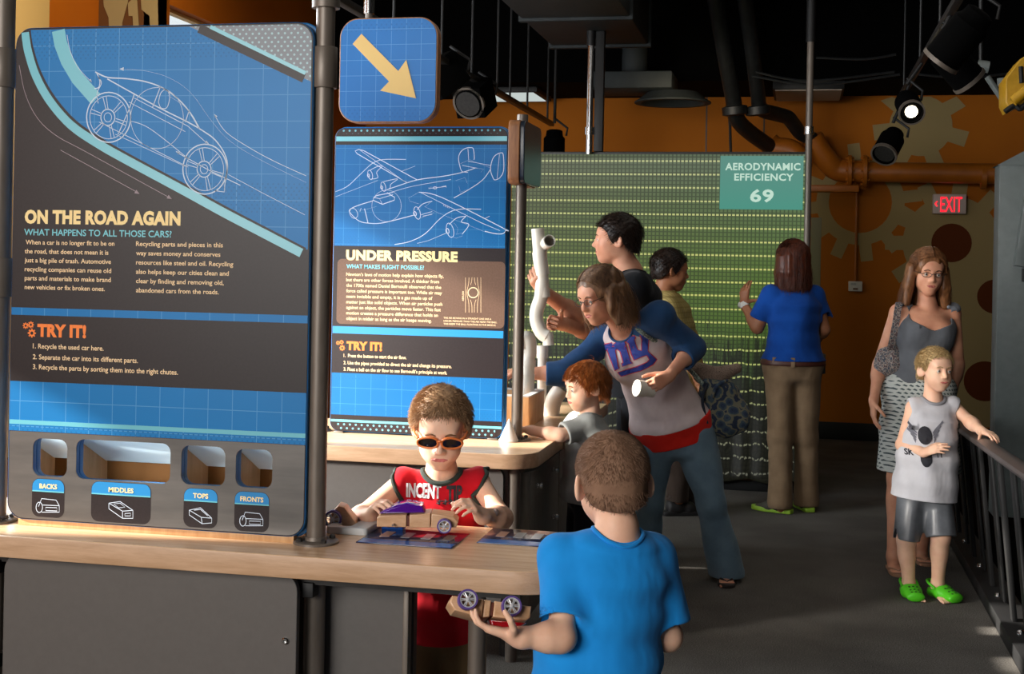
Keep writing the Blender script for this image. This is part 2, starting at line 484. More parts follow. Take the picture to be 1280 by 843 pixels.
# plank seams
for q in (883, 955):
    x = at(q, 160, Y=YB).x; mb.mat(3).bb((x - .006, YB - .003, .15), (x + .006, YB, 2.98)); mb.mat(0)
bw = mb.build('wall_back', [M['orange'], M['mural'], M['rust'], M['steel_dark']], loc=(0, YB, 0)); tag(bw, kind='structure')
o = MB().bb((-4.0, YB - .02, 0), (5.0, YB - .0005, .15), .004).build('baseboard_back', M['black'], loc=(0, YB, 0)); tag(o, kind='structure')
o = MB().bb((4.8, -4.0, -.2), (5.0, 12.0, CEIL)).build('wall_right', M['black_matte'], loc=(5, 0, 0)); tag(o, kind='structure')
# mural on the end of the thick far-left wall
mb = MB()
lp = [px2([(129, -12), (130, 8), (136, 22), (137, 60), (153, 60), (153, 28), (160, 2), (163, -12)], 7.795),
      px2([(176, -12), (177, 12), (187, 20), (189, 60), (200, 60), (198, 30), (197, -12)], 7.795),
      px2([(160, 4), (171, -6), (176, 60), (168, 60), (166, 20), (161, 20)], 7.795)]
for l in lp:
    me = flat_mesh([l], .003); me.transform(XZ(7.795)); mb.mesh(me); bpy.data.meshes.remove(me)
o = mb.build('trim_2', M['mural'], loc=(XB, 7.79, 2.9)); tag(o, kind='structure')
# pale door trim behind the screen
a, b = at(1014, 272, Y=9.6), at(1027, 272, Y=9.6)
o = MB().bb((a.x, 9.6, 0), (b.x, 9.66, a.z), .004).build('trim_3', M['grey_trim'], loc=(a.x, 9.6, 0)); tag(o, kind='structure')

# ================================================================ overhead services
t = thing('air_duct', 'large dark grey rectangular air duct running under the black ceiling', 'duct', (-1.42, 7, 3.05))
mb = MB(); mb.bb((-1.78, 2.0, 3.05), (-1.08, 9.4, 3.5), .01); mb.build('duct_body', M['duct'], t)
for y in (4.6, 7.1, 8.3, 9.35):
    MB().bb((-1.8, y, 3.03), (-1.06, y + .05, 3.52), .006).build('flange', M['duct'], t)
t = thing('ceiling_diffuser', 'flat dark air diffuser box below the ceiling in front of the ochre wall', 'air vent', (-1.25, 10.3, 2.8))
MB().bb((-1.6, 10.1, 2.84), (-.98, 10.62, 2.97), .01).build('plenum', M['duct'], t)
MB().lathe((-1.0, 10.4, 2.84), (0, 0, -1), [(0, .2), (.05, .26), (.075, .30), (.085, .30), (.085, .25), (.03, .2)], 28).build('diffuser_ring', M['duct'], t)
MB().cyl((-1.3, 10.35, 2.97), (-1.3, 10.35, 3.3), .1, 16).build('duct_neck', M['duct'], t)

lit = emit('fluorescent_diffuser', 'dce8e4', .75); M['lens_off'] = newmat('acrylic_lens', 'a89a8c', .5)
t = thing('ceiling_light', 'lit white rectangular light panel high at the back behind the hanging rods', 'ceiling light', (-2.6, 11.3, 2.96))
MB().bb((-2.9, 10.95, 2.93), (-2.2, 11.6, 2.975), .004).build('frame', M['black'], t)
MB().bb((-2.86, 10.99, 2.925), (-2.24, 11.56, 2.932)).build('diffuser', lit, t)
t = thing('ceiling_light', 'unlit pale rectangular light panel beside the tall chrome screen pole', 'ceiling light', (.05, 11.1, 2.96))
MB().bb((-.24, 10.78, 2.91), (.32, 11.5, 2.975), .004).build('frame', M['black'], t)
MB().bb((-.22, 10.8, 2.9), (.30, 11.48, 2.909)).build('diffuser', M['lens_off'], t)

# ---- track lighting
def track(name, label, X, Z, y0, y1, rods, group='lighting tracks'):
    t = thing(name, label, 'lighting track', (X, y0, Z), group)
    MB().bb((X - .02, y0, Z), (X + .02, y1, Z + .035), .003).build('rail', M['steel_dark'], t)
    for y in rods:
        MB().cyl((X, y, Z + .035), (X, y, CEIL), .008, 8).build('hanger_rod', M['pipe_black'], t)
track('lighting_track', 'dark lighting track on hanger rods above the spotlights by the exit sign', .71, 2.75, 4.5, 10.4, (6.2, 7.4, 8.6, 9.9))
track('lighting_track', 'dark lighting track on hanger rods sloping behind the arrow sign', -2.0, 2.6, 4.0, 10.6, (6.3, 7.2, 7.9, 8.6, 9.0, 9.6, 10.4))
def spot_head(loc, aim, label, lit=False, boxy=False, r=.075, L=.24, hang=None):
    loc = Vector(loc); a = (Vector(aim) - loc).normalized()
    t = thing('track_spotlight', label, 'spotlight', loc, 'track spotlights')
    R = frame(a)
    mb = MB()
    if boxy: mb.box(loc + a * L * .3, (r, r, L * .5), R, .008)
    else: mb.lathe(loc - a * .05, a, [(0, r * .5), (.01, r * .75), (.05, r * .8), (.07, r), (L, r), (L, r * .9), (L - .02, r * .88)], 24)
    mb  .build('housing', M['black_matte'], t)
    MB().lathe(loc + a * (L - .068 if not boxy else L * .78), a, [(0, r * (.5 if lit else .78)), (.012, r * (.5 if lit else .8))], 24).build('lens', emit('lit_lens', 'fff0cc', 6.0) if lit else M['steel_dark'], t)
    MB().lathe(loc + a * (L - .06), a, [(0, r * 1.0), (0.0, r * 1.06), (.02, r * 1.06), (.02, r * .92)], 24, cap=False).build('trim_ring', M['steel'], t)
    MB().tube([loc + Vector((0, 0, .14)), loc + Vector((r + .02, 0, .06)), loc + Vector((r + .01, 0, 0))], .009, 8).build('yoke', M['black'], t)
    MB().cyl(loc + Vector((0, 0, .1)), Vector(hang) if hang else loc + Vector((0, 0, .2)), .012, 10).build('stem', M['black'], t)
    return t
L1 = at(1133, 126, Y=8.45)
spot_head(L1, L1 + Vector((.12, -1.0, -.55)), 'glowing black track spotlight shining at the front near the exit sign', lit=True, hang=(.71, L1.y, 2.752))
lamp('track_spot', 'SPOT', L1 + Vector((.04, -.3, -.17)), L1 + Vector((-.6, -3.0, -2.6)), 18, (1, .85, .65), spot_size=math.radians(45), spot_blend=.8, shadow_soft_size=.05)
L2 = at(1116, 172, Y=9.4)
spot_head(L2, L2 + Vector((-.25, -.5, -.5)), 'unlit black track spotlight hanging below the glowing one', boxy=False, r=.085, hang=(.71, L2.y, 2.752))
L3 = at(1218, 25, Y=6.3)
spot_head(L3, L3 + Vector((-.55, .3, -.7)), 'large unlit black track spotlight at the top right near the yellow beam', r=.088, L=.28, hang=(.71, L3.y, 2.752))
L4 = at(1178, 62, Y=6.9)
spot_head(L4, L4 + Vector((.5, .2, -.55)), 'unlit black track spotlight with thin pale rim beside the large one', r=.085, L=.26, hang=(.71, L4.y, 2.752))
L5 = at(598, 118, Y=8.1)
spot_head(L5, L5 + Vector((-.2, -.9, -.5)), 'square black floodlight hanging in front of the lit ceiling panel', boxy=True, r=.1, L=.2, hang=(-2.0, L5.y, 2.6))
L6 = at(562, 88, Y=7.4)
spot_head(L6, L6 + Vector((-.5, -.4, -.5)), 'square black floodlight half hidden by the arrow sign', boxy=True, r=.1, L=.22, hang=(-2.0, L6.y, 2.6))
L7 = at(693, 170, Y=10.3)
spot_head(L7, L7 + Vector((0, 0, -1)), 'black cylindrical downlight hanging over the left end of the green screen', r=.085, L=.2, hang=(L7.x, L7.y, CEIL))
lamp('track_wash', 'SPOT', (-.9, 9.6, 2.75), (-.9, 11.8, 2.3), 14, (1, .8, .5), spot_size=math.radians(120), spot_blend=1.0, shadow_soft_size=.2)

lamp('left_wall_fill_spot', 'SPOT', (-2.7, 6.3, 3.45), (-4.4, 7.2, 3.0), 100, (1, .85, .6), spot_size=math.radians(85), spot_blend=.8, shadow_soft_size=.1)  # spot added to brighten the top of the left wall; no fixture carries it
# ---- sprinkler and service pipes
M['pipe_orange'] = noisy('orange_painted_pipe', 'a85e12', '9a5510', 8, .45)
def apath(pts, Y): return [at(p[0], p[1], Y=(p[2] if len(p) > 2 else Y)) for p in pts]
t = thing('fire_main', 'thick orange pipe with bolted flanges along the back wall', 'pipe', at(1040, 218, Y=11.5))
zc = at(1060, 218, Y=11.5)
pth = spline([at(1015, 172, Y=11.4), at(1030, 196, Y=11.45), at(1044, 211, Y=11.5), at(1060, 214, Y=11.5), at(1085, 215, Y=11.5)], 5)
MB().tube(pth, .095, 16).build('elbow', M['pipe_orange'], t)
MB().cyl(at(1085, 215, Y=11.5), at(1085, 215, Y=11.5) + Vector((1.7, 0, -.02)), .085, 20).build('pipe_run', M['pipe_orange'], t)
for q in (1062, 1081):
    p = at(q, 214, Y=11.5)
    f = MB().cyl(p - Vector((.018, 0, 0)), p + Vector((.018, 0, 0)), .135, 20, bevel=.004).build('flange', M['pipe_orange'], t)
    for k in range(8):
        a = k * math.pi / 4
        MB().cyl(p + Vector((-.035, .11 * math.cos(a), .11 * math.sin(a))), p + Vector((.035, .11 * math.cos(a), .11 * math.sin(a))), .013, 6).build('bolt', M['pipe_orange'], f)
p = at(1229, 221, Y=11.5); MB().cyl(p - Vector((.02, 0, 0)), p + Vector((.02, 0, 0)), .1, 20).build('coupling', M['pipe_orange'], t)
p = at(1028, 236, Y=11.5); MB().bb(p - Vector((.16, .06, .03)), p + Vector((.3, .06, .03)), .01).build('bracket', M['pipe_orange'], t)
t = thing('drain_pipe', 'black pipe bending from the ceiling into an orange elbow above the teal score panel', 'pipe', at(918, 120, Y=11.2), 'black ceiling pipes')
MB().tube(spline([at(890, -30, Y=9.8), at(905, 60, Y=10.25), at(916, 120, Y=10.55), at(921, 148, Y=10.7), at(938, 166, Y=10.95), at(962, 183, Y=11.25)], 6), .065, 14).build('pipe_run', M['pipe_black'], t)
p = at(918, 132, Y=10.6); MB().lathe(p, (0.1, .1, -1), [(0, .07), (.01, .1), (.07, .1), (.08, .07)], 16).build('clamp', M['pipe_black'], t)
p = at(970, 186, Y=11.3); MB().tube(spline([p - Vector((.06, 0, -.04)), p, p + Vector((.12, 0, -.02)), p + Vector((.2, 0, -.1))], 5), .1, 16).build('elbow', M['pipe_orange'], t)
t = thing('drain_pipe', 'black pipe dropping from the ceiling to the orange main beside the chrome pole', 'pipe', at(950, 120, Y=11.2), 'black ceiling pipes')
MB().tube(spline([at(927, -32, Y=9.8), at(940, 60, Y=10.25), at(947, 115, Y=10.55), at(951, 136, Y=10.7), at(972, 143, Y=10.95), at(986, 148, Y=11.1), at(1000, 166, Y=11.3), at(1016, 174, Y=11.4)], 6), .06, 14).build('pipe_run', M['pipe_black'], t)
p = at(947, 132, Y=10.65); MB().lathe(p, (0.1, .1, -1), [(0, .07), (.01, .1), (.07, .1), (.08, .07)], 16).build('clamp', M['pipe_black'], t)
o = MB().tube(spline([at(908, 118, Y=11.3), at(912, 150, Y=11.3), at(913, 175, Y=11.3), at(914, 205, Y=11.3)], 6), .012, 8).build('hanging_cable', M['black'], loc=at(914, 205, Y=11.3)); tag(o, 'thin black cable hanging beside the black pipes above the green screen', 'cable')
cb = MB()
for (x0, y0, xm, ym, x1, y1) in ((945, 90, 1010, 101, 1118, 90), (940, 95, 1020, 106, 1125, 93), (1020, 72, 1080, 74, 1120, 68), (1140, 92, 1200, 97, 1262, 92)):
    cb.tube(spline([at(x0, y0, Y=10.2), at(xm, ym, Y=10.2), at(x1, y1, Y=10.2)], 6), .01, 6)
o = cb.build('ceiling_cables', M['pipe_black'], loc=at(1020, 100, Y=10.2)); tag(o, 'bundle of thin dark cables sagging under the black ceiling', 'cables', kind='stuff')

# ---- things on the back wall
t = thing('wall_controller', 'small white control box on the ochre wall under a thin conduit', 'control box', at(1069, 358, Y=YB))
c = at(1069, 358, Y=YB)
MB().bb((c.x - .058, YB - .05, c.z - .043), (c.x + .058, YB - .001, c.z + .043), .006).build('housing', M['white'], t)
MB().bb((c.x - .04, YB - .053, c.z + .01), (c.x + .005, YB - .05, c.z + .028)).build('display', M['pale_grey'], t)
MB().bb((c.x - .02, YB - .053, c.z - .03), (c.x + .02, YB - .05, c.z - .015)).build('button', newmat('brown_plastic', '7a5a44'), t)
MB().tube([(c.x, YB - .025, c.z + .043), (c.x, YB - .025, 2.2)], .012, 8).build('conduit', M['pipe_orange'], t)
t = thing('exit_sign', 'white exit sign with glowing red letters on the back wall', 'exit sign', at(1187, 255, Y=YB - .1))
c = at(1187, 255, Y=YB - .12); YE = YB - .12
MB().bb((c.x - .135, YE, c.z - .083), (c.x + .135, YE + .06, c.z + .083), .006).build('housing', newmat('exit_housing', 'c7b6b0', .5), t)
MB().bb((c.x - .05, YE + .06, c.z + .0), (c.x + .05, YB - .001, c.z + .05)).build('wall_bracket', M['white'], t)
red = emit('exit_red', 'ff1a2c', 2.2)
me = text_mesh('EXIT', .0); xs = [v.co.x for v in me.vertices]; lo, hi = min(xs), max(xs)
for v in me.vertices: v.co = Vector((c.x - .074 + (v.co.x - lo) / (hi - lo) * .175, YE - .002, c.z - .068 + v.co.y / .73 * .136))
link_mesh('exit_lettering', me, red, t)
mb = MB(); ribbon(mb, [(c.x - .099, c.z + .022), (c.x - .117, c.z), (c.x - .099, c.z - .022)], .009, XZ(YE - .002)); mb.build('chevron', red, t, smooth=False)

# ================================================================ right side: column, gantry, railing
t = thing('steel_column', 'tall grey steel column at the right edge behind the railing', 'column', (1.25, 8.4, 0))
MB().bb((1.165, 8.4, 0), (1.62, 8.6, 2.13), .006).build('post', M['grey_column'], t)
plate('cap', [[(1.15, 2.12), (1.62, 2.12), (1.62, 2.36), (1.40, 2.26)]], .22, XZ(8.61), M['grey_column'], t)
mb = MB(); mb.box((1.325, 8.36, 1.87), (.03, .035, .36), Matrix.Rotation(math.radians(7), 3, 'Y'), .004); mb.build('stiffener', M['grey_column'], t)
MB().bb((1.3, 8.3, 1.42), (1.6, 8.39, 1.5), .005).build('bracket', M['steel_dark'], t)
MB().bb((1.36, 8.42, 2.2), (1.62, 8.58, 2.62), .006).build('riser', M['grey_column'], t)
t = thing('gantry_beam', 'yellow machine beam above the grey column at the right edge', 'machine beam', (1.2, 7.6, 2.6))
p0 = at(1256, 112, Y=7.4)
plate('beam', [px2([(1257, 98), (1275, 74), (1300, 58), (1330, 60), (1330, 125), (1300, 118), (1262, 138), (1257, 128)], 7.4)], .25, XZ(7.65), M['yellow'], t, bevel=.008)
MB().tube([at(1276, 83, Y=7.39), at(1277, 104, Y=7.39)], .012, 8).build('slot', M['black'], t)
MB().cyl(at(1266, 127, Y=7.35), at(1285, 112, Y=7.35), .028, 14).build('roller', M['yellow'], t)
MB().tube(spline([at(1256, 140, Y=7.4), at(1268, 132, Y=7.4), at(1276, 136, Y=7.4), at(1290, 122, Y=7.4)], 5), .014, 8).build('cable', M['black'], t)
t = thing('camera_bracket', 'grey steel arm with bolt heads beside the yellow beam', 'bracket', at(1228, 85, Y=8.0))
MB().tube([at(1222, 82, Y=8.0), at(1236, 84, Y=8.0)], .035, 12).build('clamp', M['grey_column'], t)
MB().tube([at(1234, 96, Y=8.0), at(1257, 130, Y=8.0), at(1262, 138, Y=8.0)], .018, 10).build('arm', M['grey_column'], t)
MB().cyl(at(1253, 98, Y=8.0), at(1253, 108, Y=8.0), .03, 10).build('bolt', M['grey_column'], t)
MB().cyl(at(1226, 83, Y=8.0), at(1226, -20, Y=8.0), .012, 8).build('hanger_rod', M['pipe_black'], t)

RX = .80
def rail_z(y): return .715 + (6.4 - y) * .036
t = thing('ramp_railing', 'dark railing with a flat handrail along the ramp at the right', 'railing', (RX + .09, 5.5, 0))
M['rail_wood'] = noisy('dark_handrail', '4a403e', '564c4a', 14, .35, stretch=(1, .2, 1))
hp = [Vector((RX + .005 * math.sin(y), y, rail_z(y))) for y in np.linspace(8.3, 2.2, 26)]
mb = MB(); n = 12; vs = []; fs = []
for p in hp:
    for k in range(n):
        a = 2 * math.pi * k / n; vs.append(p + Vector((.04 * math.cos(a), 0, .022 * math.sin(a))))
for i in range(len(hp) - 1):
    for k in range(n): fs.append((i * n + k, i * n + (k + 1) % n, (i + 1) * n + (k + 1) % n, (i + 1) * n + k))
fs += [tuple(range(n)), tuple((len(hp) - 1) * n + k for k in range(n))]
mb.faces(vs, fs); mb.build('handrail', M['rail_wood'], t)
MB().bb((.822, 2.0, -.05), (.955, 11.0, .055), .006).build('curb', M['black'], t)
for y in np.arange(2.6, 8.4, .62):
    MB().box((RX + .045, y, rail_z(y) / 2 + .02), (.01, .028, rail_z(y) / 2 - .03), Matrix.Rotation(math.radians(-6), 3, 'Y'), .002).build('post', M['black'], t)
    MB().box((RX + .05, y + .31, rail_z(y) / 2 + .02), (.006, .05, rail_z(y) / 2 - .04), Matrix.Rotation(math.radians(-6), 3, 'Y'), .002).build('infill_bar', M['black'], t)
for y in (7.3, 6.7, 6.11, 5.5, 4.9):
    MB().lathe((.875, y, .055), (0, 0, 1), [(0, .016), (.008, .015), (.014, .008), (.015, .001)], 12).build('stud', M['chrome'], t)
# ================================================================ posts, tables and panels
TZ = .78
def post(name_loc, label, X, Y, top, r=.0255, collars=(), flange=True, base=TZ, group='support posts'):
    t = thing('support_post', label, 'post', (X, Y, base), group)
    MB().cyl((X, Y, base), (X, Y, top), r, 24).build('pole', M['steel'], t)
    for z in collars:
        MB().lathe((X, Y, z), (0, 0, 1), [(0, r), (0, r * 1.28), (.002, r * 1.32), (.098, r * 1.32), (.1, r * 1.28), (.1, r)], 24).build('collar', M['steel'], t)
    if flange:
        f = MB().lathe((X, Y, base), (0, 0, 1), [(0, .056), (.005, .056), (.007, .053), (.008, r + .006), (.016, r + .003)], 28).build('flange', M['steel'], t)
        for k in range(4):
            a = math.pi / 4 + k * math.pi / 2
            MB().lathe((X + .044 * math.cos(a), Y + .044 * math.sin(a), base + .007), (0, 0, 1), [(0, .008), (.007, .008), (.010, .004)], 8).build('bolt', M['steel_dark'], f)
    return t
PY = 3.05
pL = at(8, 300, Y=PY); pR = at(401, 350, Y=PY)
P1 = post(0, 'grey steel post left of the large car panel, cut by the photo edge', pL.x - .018, PY, 2.16, .0275, (1.9, 1.36))
P2 = post(0, 'grey steel post with spotlight top right of the large car panel', pR.x, PY, 2.085, .0232, (at(400, 85, Y=PY).z - .05,))
MB().lathe((pR.x, PY, 2.085), (0, 0, 1), [(0, .027), (.0, .034), (.05, .034), (.055, .03)], 20).build('lamp_cap', M['steel'], P2)
MB().sphere((pR.x + .004, PY - .012, 2.142), .02, 14, 8, rad3=(.024, .016, .011)).build('lamp_bulb', emit('small_lamp', 'ffe6b8', 4.0), P2)
MB().tube(spline([(pR.x - .05, PY + .02, 2.25), (pR.x - .035, PY + .01, 2.15), (pR.x - .03, PY, 2.09)], 5), .006, 8).build('cord', M['chrome'], P2)

# ---- near table
t1 = thing('exhibit_table', 'long maple topped exhibit table under the car recycling panel', 'table', (-1.3, 3.1, 0))
loop = [(-2.9, 2.895), (-.70, 2.895)]
xr, yf, yb = -.475, 2.895, 3.36; r = .15
loop = [(-2.9, yf)] + [(xr - r + r * math.sin(a), yf + r - r * math.cos(a)) for a in np.linspace(0, math.pi / 2, 10)] + \
       [(xr - r + r * math.cos(a), yb - r + r * math.sin(a)) for a in np.linspace(0, math.pi / 2, 10)] + [(-2.9, yb)]
me = flat_mesh([loop], .053, .003); me.transform(XY(TZ - .053))
top = link_mesh('tabletop', me, [M['maple'], M['maple_edge']], t1, smooth=30)
for p in me.polygons: p.material_index = 0 if abs(p.normal.z) > .7 else 1
def cab_panel(name, x0, x1, z0, z1, Y, parent, rad=.045, t=.02, mat=None):
    return plate(name, [rrect(x0, z0, x1, z1, rad)], t, XZ(Y + t), mat or M['grey_panel'], parent, bevel=.002)
aL, aR = at(10, 760, Y=2.98), at(375, 760, Y=2.98)
fp = cab_panel('front_panel', aL.x, aR.x, .08, TZ - .056, 2.96, t1)
c = at(356, 802, Y=2.955)
MB().lathe((c.x, 2.96, c.z), (0, -1, 0), [(0, .0085), (.004, .0085), (.006, .006), (.006, .004), (.002, .0035)], 16).build('lock', M['chrome'], fp)
p2x0, p2x1 = at(411, 780, Y=3.12).x, at(516, 780, Y=3.12).x
cab_panel('front_panel', p2x0, p2x1 - .012, .08, TZ - .056, 3.09, t1, rad=.008)
MB().bb((p2x1 - .014, 3.08, .08), (p2x1, 3.11, TZ - .056), .002).build('panel_edge', M['steel'], t1)
for x in (pL.x - .018, pR.x):
    MB().cyl((x, PY, 0), (x, PY, TZ - .053), .026, 20).build('leg', M['steel'], t1)
lx = at(596, 800, Y=3.08).x
MB().cyl((lx, 3.08, 0), (lx, 3.08, TZ - .053), .021, 20).build('leg', M['steel'], t1)
for x in (pL.x + .02, aR.x + .012):
    for z in (.15, .42, .66): MB().bb((x - .012, 2.99, z), (x + .016, 3.03, z + .035), .002).build('panel_clip', M['black'], t1)
MB().bb((-2.8, 3.12, .64), (p2x1 - .02, 3.32, TZ - .054)).build('under_frame', M['black'], t1)
MB().bb((-2.4, 3.0, TZ - .09), (-.62, 3.06, TZ - .054)).build('apron_rail', M['steel_dark'], t1)
MB().bb((-2.05, 3.3, .05), (p2x1 - .05, 3.33, TZ - .06)).build('back_panel', M['grey_panel'], t1)

# ---- large panel
PF = 3.02            # front face
X0, X1 = at(14, 350, Y=PF).x, at(387, 350, Y=PF).x
Zt, Zb = at(205, 31, Y=PF).z, at(200, 661, Y=PF).z
pn = thing('information_panel', 'tall blue panel about recycling cars with cut-out chutes', 'information panel', ((X0 + X1) / 2, PF, Zb))
holes_px = [(41, 549, 84, 596), (95, 552, 213, 602), (226.5, 558, 281.5, 607), (294.5, 562, 340.5, 610)]
def hole(h, Y, grow=0.0):
    a, b = at(h[0], (h[1] + h[3]) / 2, Y=Y), at(h[2], (h[1] + h[3]) / 2, Y=Y); m = (h[0] + h[2]) / 2
    z0, z1 = at(m, h[3], Y=Y).z, at(m, h[1], Y=Y).z
    return rrect(a.x - grow, z0 - grow, b.x + grow, z1 + grow, .022, 5)
holes = [hole(h, PF) for h in holes_px]
outer = rrect(X0, Zb, X1, Zt, .045, 8)
plate('board', [outer] + [hole(h, PF, .002) for h in holes_px], .02, XZ(PF + .02), [M['dark_print'], M['blue_edge']], pn, bevel=.003)
for p in pn.children[-1].data.polygons: p.material_index = 1 if abs(p.normal.y) < .8 else 0
bo = rrect(X0 - .004, Zb - .004, X1 + .012, Zt + .003, .05, 8)
plate('backing', [bo] + [hole(h, PF, .004) for h in holes_px], .022, XZ(PF + .0445), M['blue_edge'], pn, bevel=.004)
# chute plate
zc0 = at(200, 548, Y=PF).z
M['gunmetal'] = noisy('brushed_gunmetal', '5c5a58', '6a6764', 30, .36, .45, stretch=(.15, 1, 1))
plate('chute_plate', [rrect(X0 + .004, Zb + .004, X1 - .004, zc0, [.003, .003, .042, .042], 8)] + holes, .0022, XZ(PF + .002), M['gunmetal'], pn)
G1 = m_grid('blueprint_blue', '066ba8', '69a9d6', .0645, .03, .0085, '0a639c', rows=((.985, 1.045), (1.965, 2.2), (1.58, 1.66)))
def art(name, loops, dy, mat, parent, Y=PF, dep=.0003):
    return plate(name, loops, dep, XZ(Y - dy + dep), mat, parent, smooth=False)
k = 1 / 2.977
def c1(p): return (p[0] * k, p[1] * k)
edge = [(36, 36), (37, 46), (40, 62), (49, 90), (66, 121), (93, 152), (128, 176), (167, 198), (234, 234), (285, 262), (335, 288), (381, 312)]
sm = [(p.x, p.y) for p in [Vector((q[0], q[1])) for q in spline([(a_, b_, 0) for a_, b_ in edge], 5)]]
poly = px2([(x, y) for x, y in sm], PF)
def clampxz(L, pad=.006):
    return [(min(max(x, X0 + pad), X1 - pad), min(max(z, Zb + pad), Zt - pad)) for x, z in L]
corner = [(X1 - .006, poly[-1][1])] + [(X1 - .045 + .039 * math.cos(a), Zt - .045 + .039 * math.sin(a)) for a in np.linspace(0, math.pi / 2, 8)]
art('blueprint_graphic', [clampxz(poly) + corner], .0004, G1, pn)
# stripes
mb = MB(); ribbon(mb, clampxz(px2([(x - 4.2, y + 4.5) for x, y in sm], PF), .008), .022, XZ(PF - .0005)); 
ribbon(mb, px2([(73, 38), (76, 55), (84, 76), (97, 98), (120, 124)], PF), .036, XZ(PF - .00055))
o = mb.build('aqua_stripes', M['aqua_stripe'], pn, smooth=False)
mb = MB(); ribbon(mb, clampxz(px2([(x + 1.2, y - .6) for x, y in sm], PF), .008), .0055, XZ(PF - .00055)); mb.build('dark_pinstripe', M['dark_print'], pn, smooth=False)
M['dot_grey'] = m_grid('dotted_grey', '7a7f86', '7a7f86', .5, 0.0, .0105, 'a9ccd4', rows=((1.5, 2.4),))
tri = [at(237, 30, Y=PF), at(384, 102, Y=PF)]
art('corner_graphic', [[(tri[0].x, Zt - .006), (X1 - .006, tri[1].z)] + corner[1:]], .0006, M['dot_grey'], pn)
mb = MB(); ribbon(mb, px2([(249, 35.5), (380, 98)], PF), .022, XZ(PF - .0008)); mb.build('corner_band', M['dark_print'], pn, smooth=False)
mb = MB(); ribbon(mb, px2([(263, 33.5), (382, 91.5)], PF), .0095, XZ(PF - .0009)); mb.build('corner_stripe', M['aqua_stripe'], pn, smooth=False)
# bands lower down
b0, b1 = at(200, 389.5, Y=PF).z, at(200, 399, Y=PF).z
art('blue_band', [[(X0 + .003, b1), (X1 - .003, b1), (X1 - .003, b0), (X0 + .003, b0)]], .0004, G1, pn)
b0, b1 = at(200, 484, Y=PF).z, zc0 + .001
art('lower_blueprint', [[(X0 + .003, b1), (X1 - .003, b1), (X1 - .003, b0), (X0 + .003, b0)]], .0004, G1, pn)
b0, b1 = at(200, 533.5, Y=PF).z, at(200, 539, Y=PF).z
art('lower_stripe', [[(X0 + .003, b1), (X1 - .003, b1), (X1 - .003, b0), (X0 + .003, b0)]], .0006, M['aqua_stripe'], pn)
# car drawing (pixel coordinates of the first close-up / 2.977)
mb = MB(); MY = XZ(PF - .0008)
def ln(pts, w=.0022, sm_=True, closed=False):
    pts = [c1(p) for p in pts]
    if sm_ and len(pts) > 2: pts = [(p.x, p.y) for p in spline([(a_, b_, 0) for a_, b_ in pts], 6, closed)]
    ribbon(mb, px2(pts, PF), w, MY, closed)
def ov(cx, cy, rx, ry, w=.0022, rot=0, a0=0, a1=360, n=36):
    ribbon(mb, px2([c1(p) for p in oval(cx, cy, rx, ry, n, rot, a0, a1)], PF), w, MY, (a1 - a0) >= 360)
for (cx, cy) in ((405, 437), (763, 630)):
    ov(cx, cy, 82, 93, .003); ov(cx, cy, 70, 80, .0016); ov(cx - 3, cy, 26, 30, .0025); ov(cx - 3, cy, 14, 17, .0016)
    for j in range(6):
        a = j * math.pi / 3 + .3
        for da in (-.09, .09):
            ln([(cx + 27 * math.cos(a + da * 1.6), cy + 31 * math.sin(a + da * 1.6)), (cx + 68 * math.cos(a + da), cy + 78 * math.sin(a + da))], .0017, False)
ov(585, 440, 98, 114, .0012)
ln([(355, 268), (400, 288), (470, 293), (545, 305), (610, 330), (670, 375), (715, 430), (742, 478)], .0032)
ln([(400, 294), (500, 350), (600, 405), (700, 455), (755, 487), (800, 520), (835, 570), (847, 620), (838, 680)], .003)
ln([(500, 352), (480, 410), (440, 500)], .0024, False); ln([(598, 322), (568, 400)], .0022, False); ln([(590, 380), (600, 345), (620, 335), (632, 360), (622, 400), (600, 402), (590, 380)], .0018)
ln([(625, 355), (690, 400), (735, 470)], .0005); ln([(705, 410), (690, 455)], .0022, False)
ln([(360, 272), (372, 300), (368, 325), (352, 330)], .0025); ln([(365, 285), (378, 310), (362, 345), (366, 385)], .002)
ln([(485, 450), (560, 480), (700, 590)], .0016); ln([(370, 455), (500, 520), (700, 622)], .0016); ln([(430, 500), (560, 560), (690, 620)], .0013)
ln([(500, 365), (700, 470), (770, 533)], .0016, False); ln([(480, 380), (690, 490)], .0014, False)
ln([(838, 680), (835, 715), (800, 710)], .0022, False); ln([(820, 640), (842, 718)], .0004, False)
ln([(455, 257), (540, 264), (630, 290), (710, 345), (780, 440), (850, 520), (960, 590), (1140, 680)], .0005)
ln([(800, 430), (840, 490), (920, 545), (1020, 600), (1140, 655)], .0016); ln([(660, 568), (780, 635), (895, 690)], .002, False); ln([(850, 650), (980, 720), (1135, 800)], .0013, False)
ln([(250, 130), (262, 190), (290, 250), (340, 305)], .0014)
def arrow(p, ang, L=15, w=9):
    p = Vector(p); d = Vector((math.cos(ang), math.sin(ang))); q = Vector((-d.y, d.x))
    tri_ = [c1(tuple(p)), c1(tuple(p - d * L + q * w * .55)), c1(tuple(p - d * L - q * w * .55))]
    mb.faces([MY @ Vector((a_, b_, 0)) for a_, b_ in px2(tri_, PF)], [(0, 1, 2)])
arrow((445, 257), math.pi, 16, 12); arrow((797, 424), -2.2); arrow((654, 563), -2.6); arrow((342, 306), .9, 12); arrow((778, 536), .6)
mb.build('car_drawing', M['line_art'], pn, smooth=False)
mb = MB()
ln([(72, 243), (95, 350), (140, 440), (210, 505), (320, 565), (635, 738)], .0013); ln([(226, 559), (515, 718)], .0013, False); arrow((640, 741), .52, 18, 13); arrow((520, 722), .52, 18, 13)
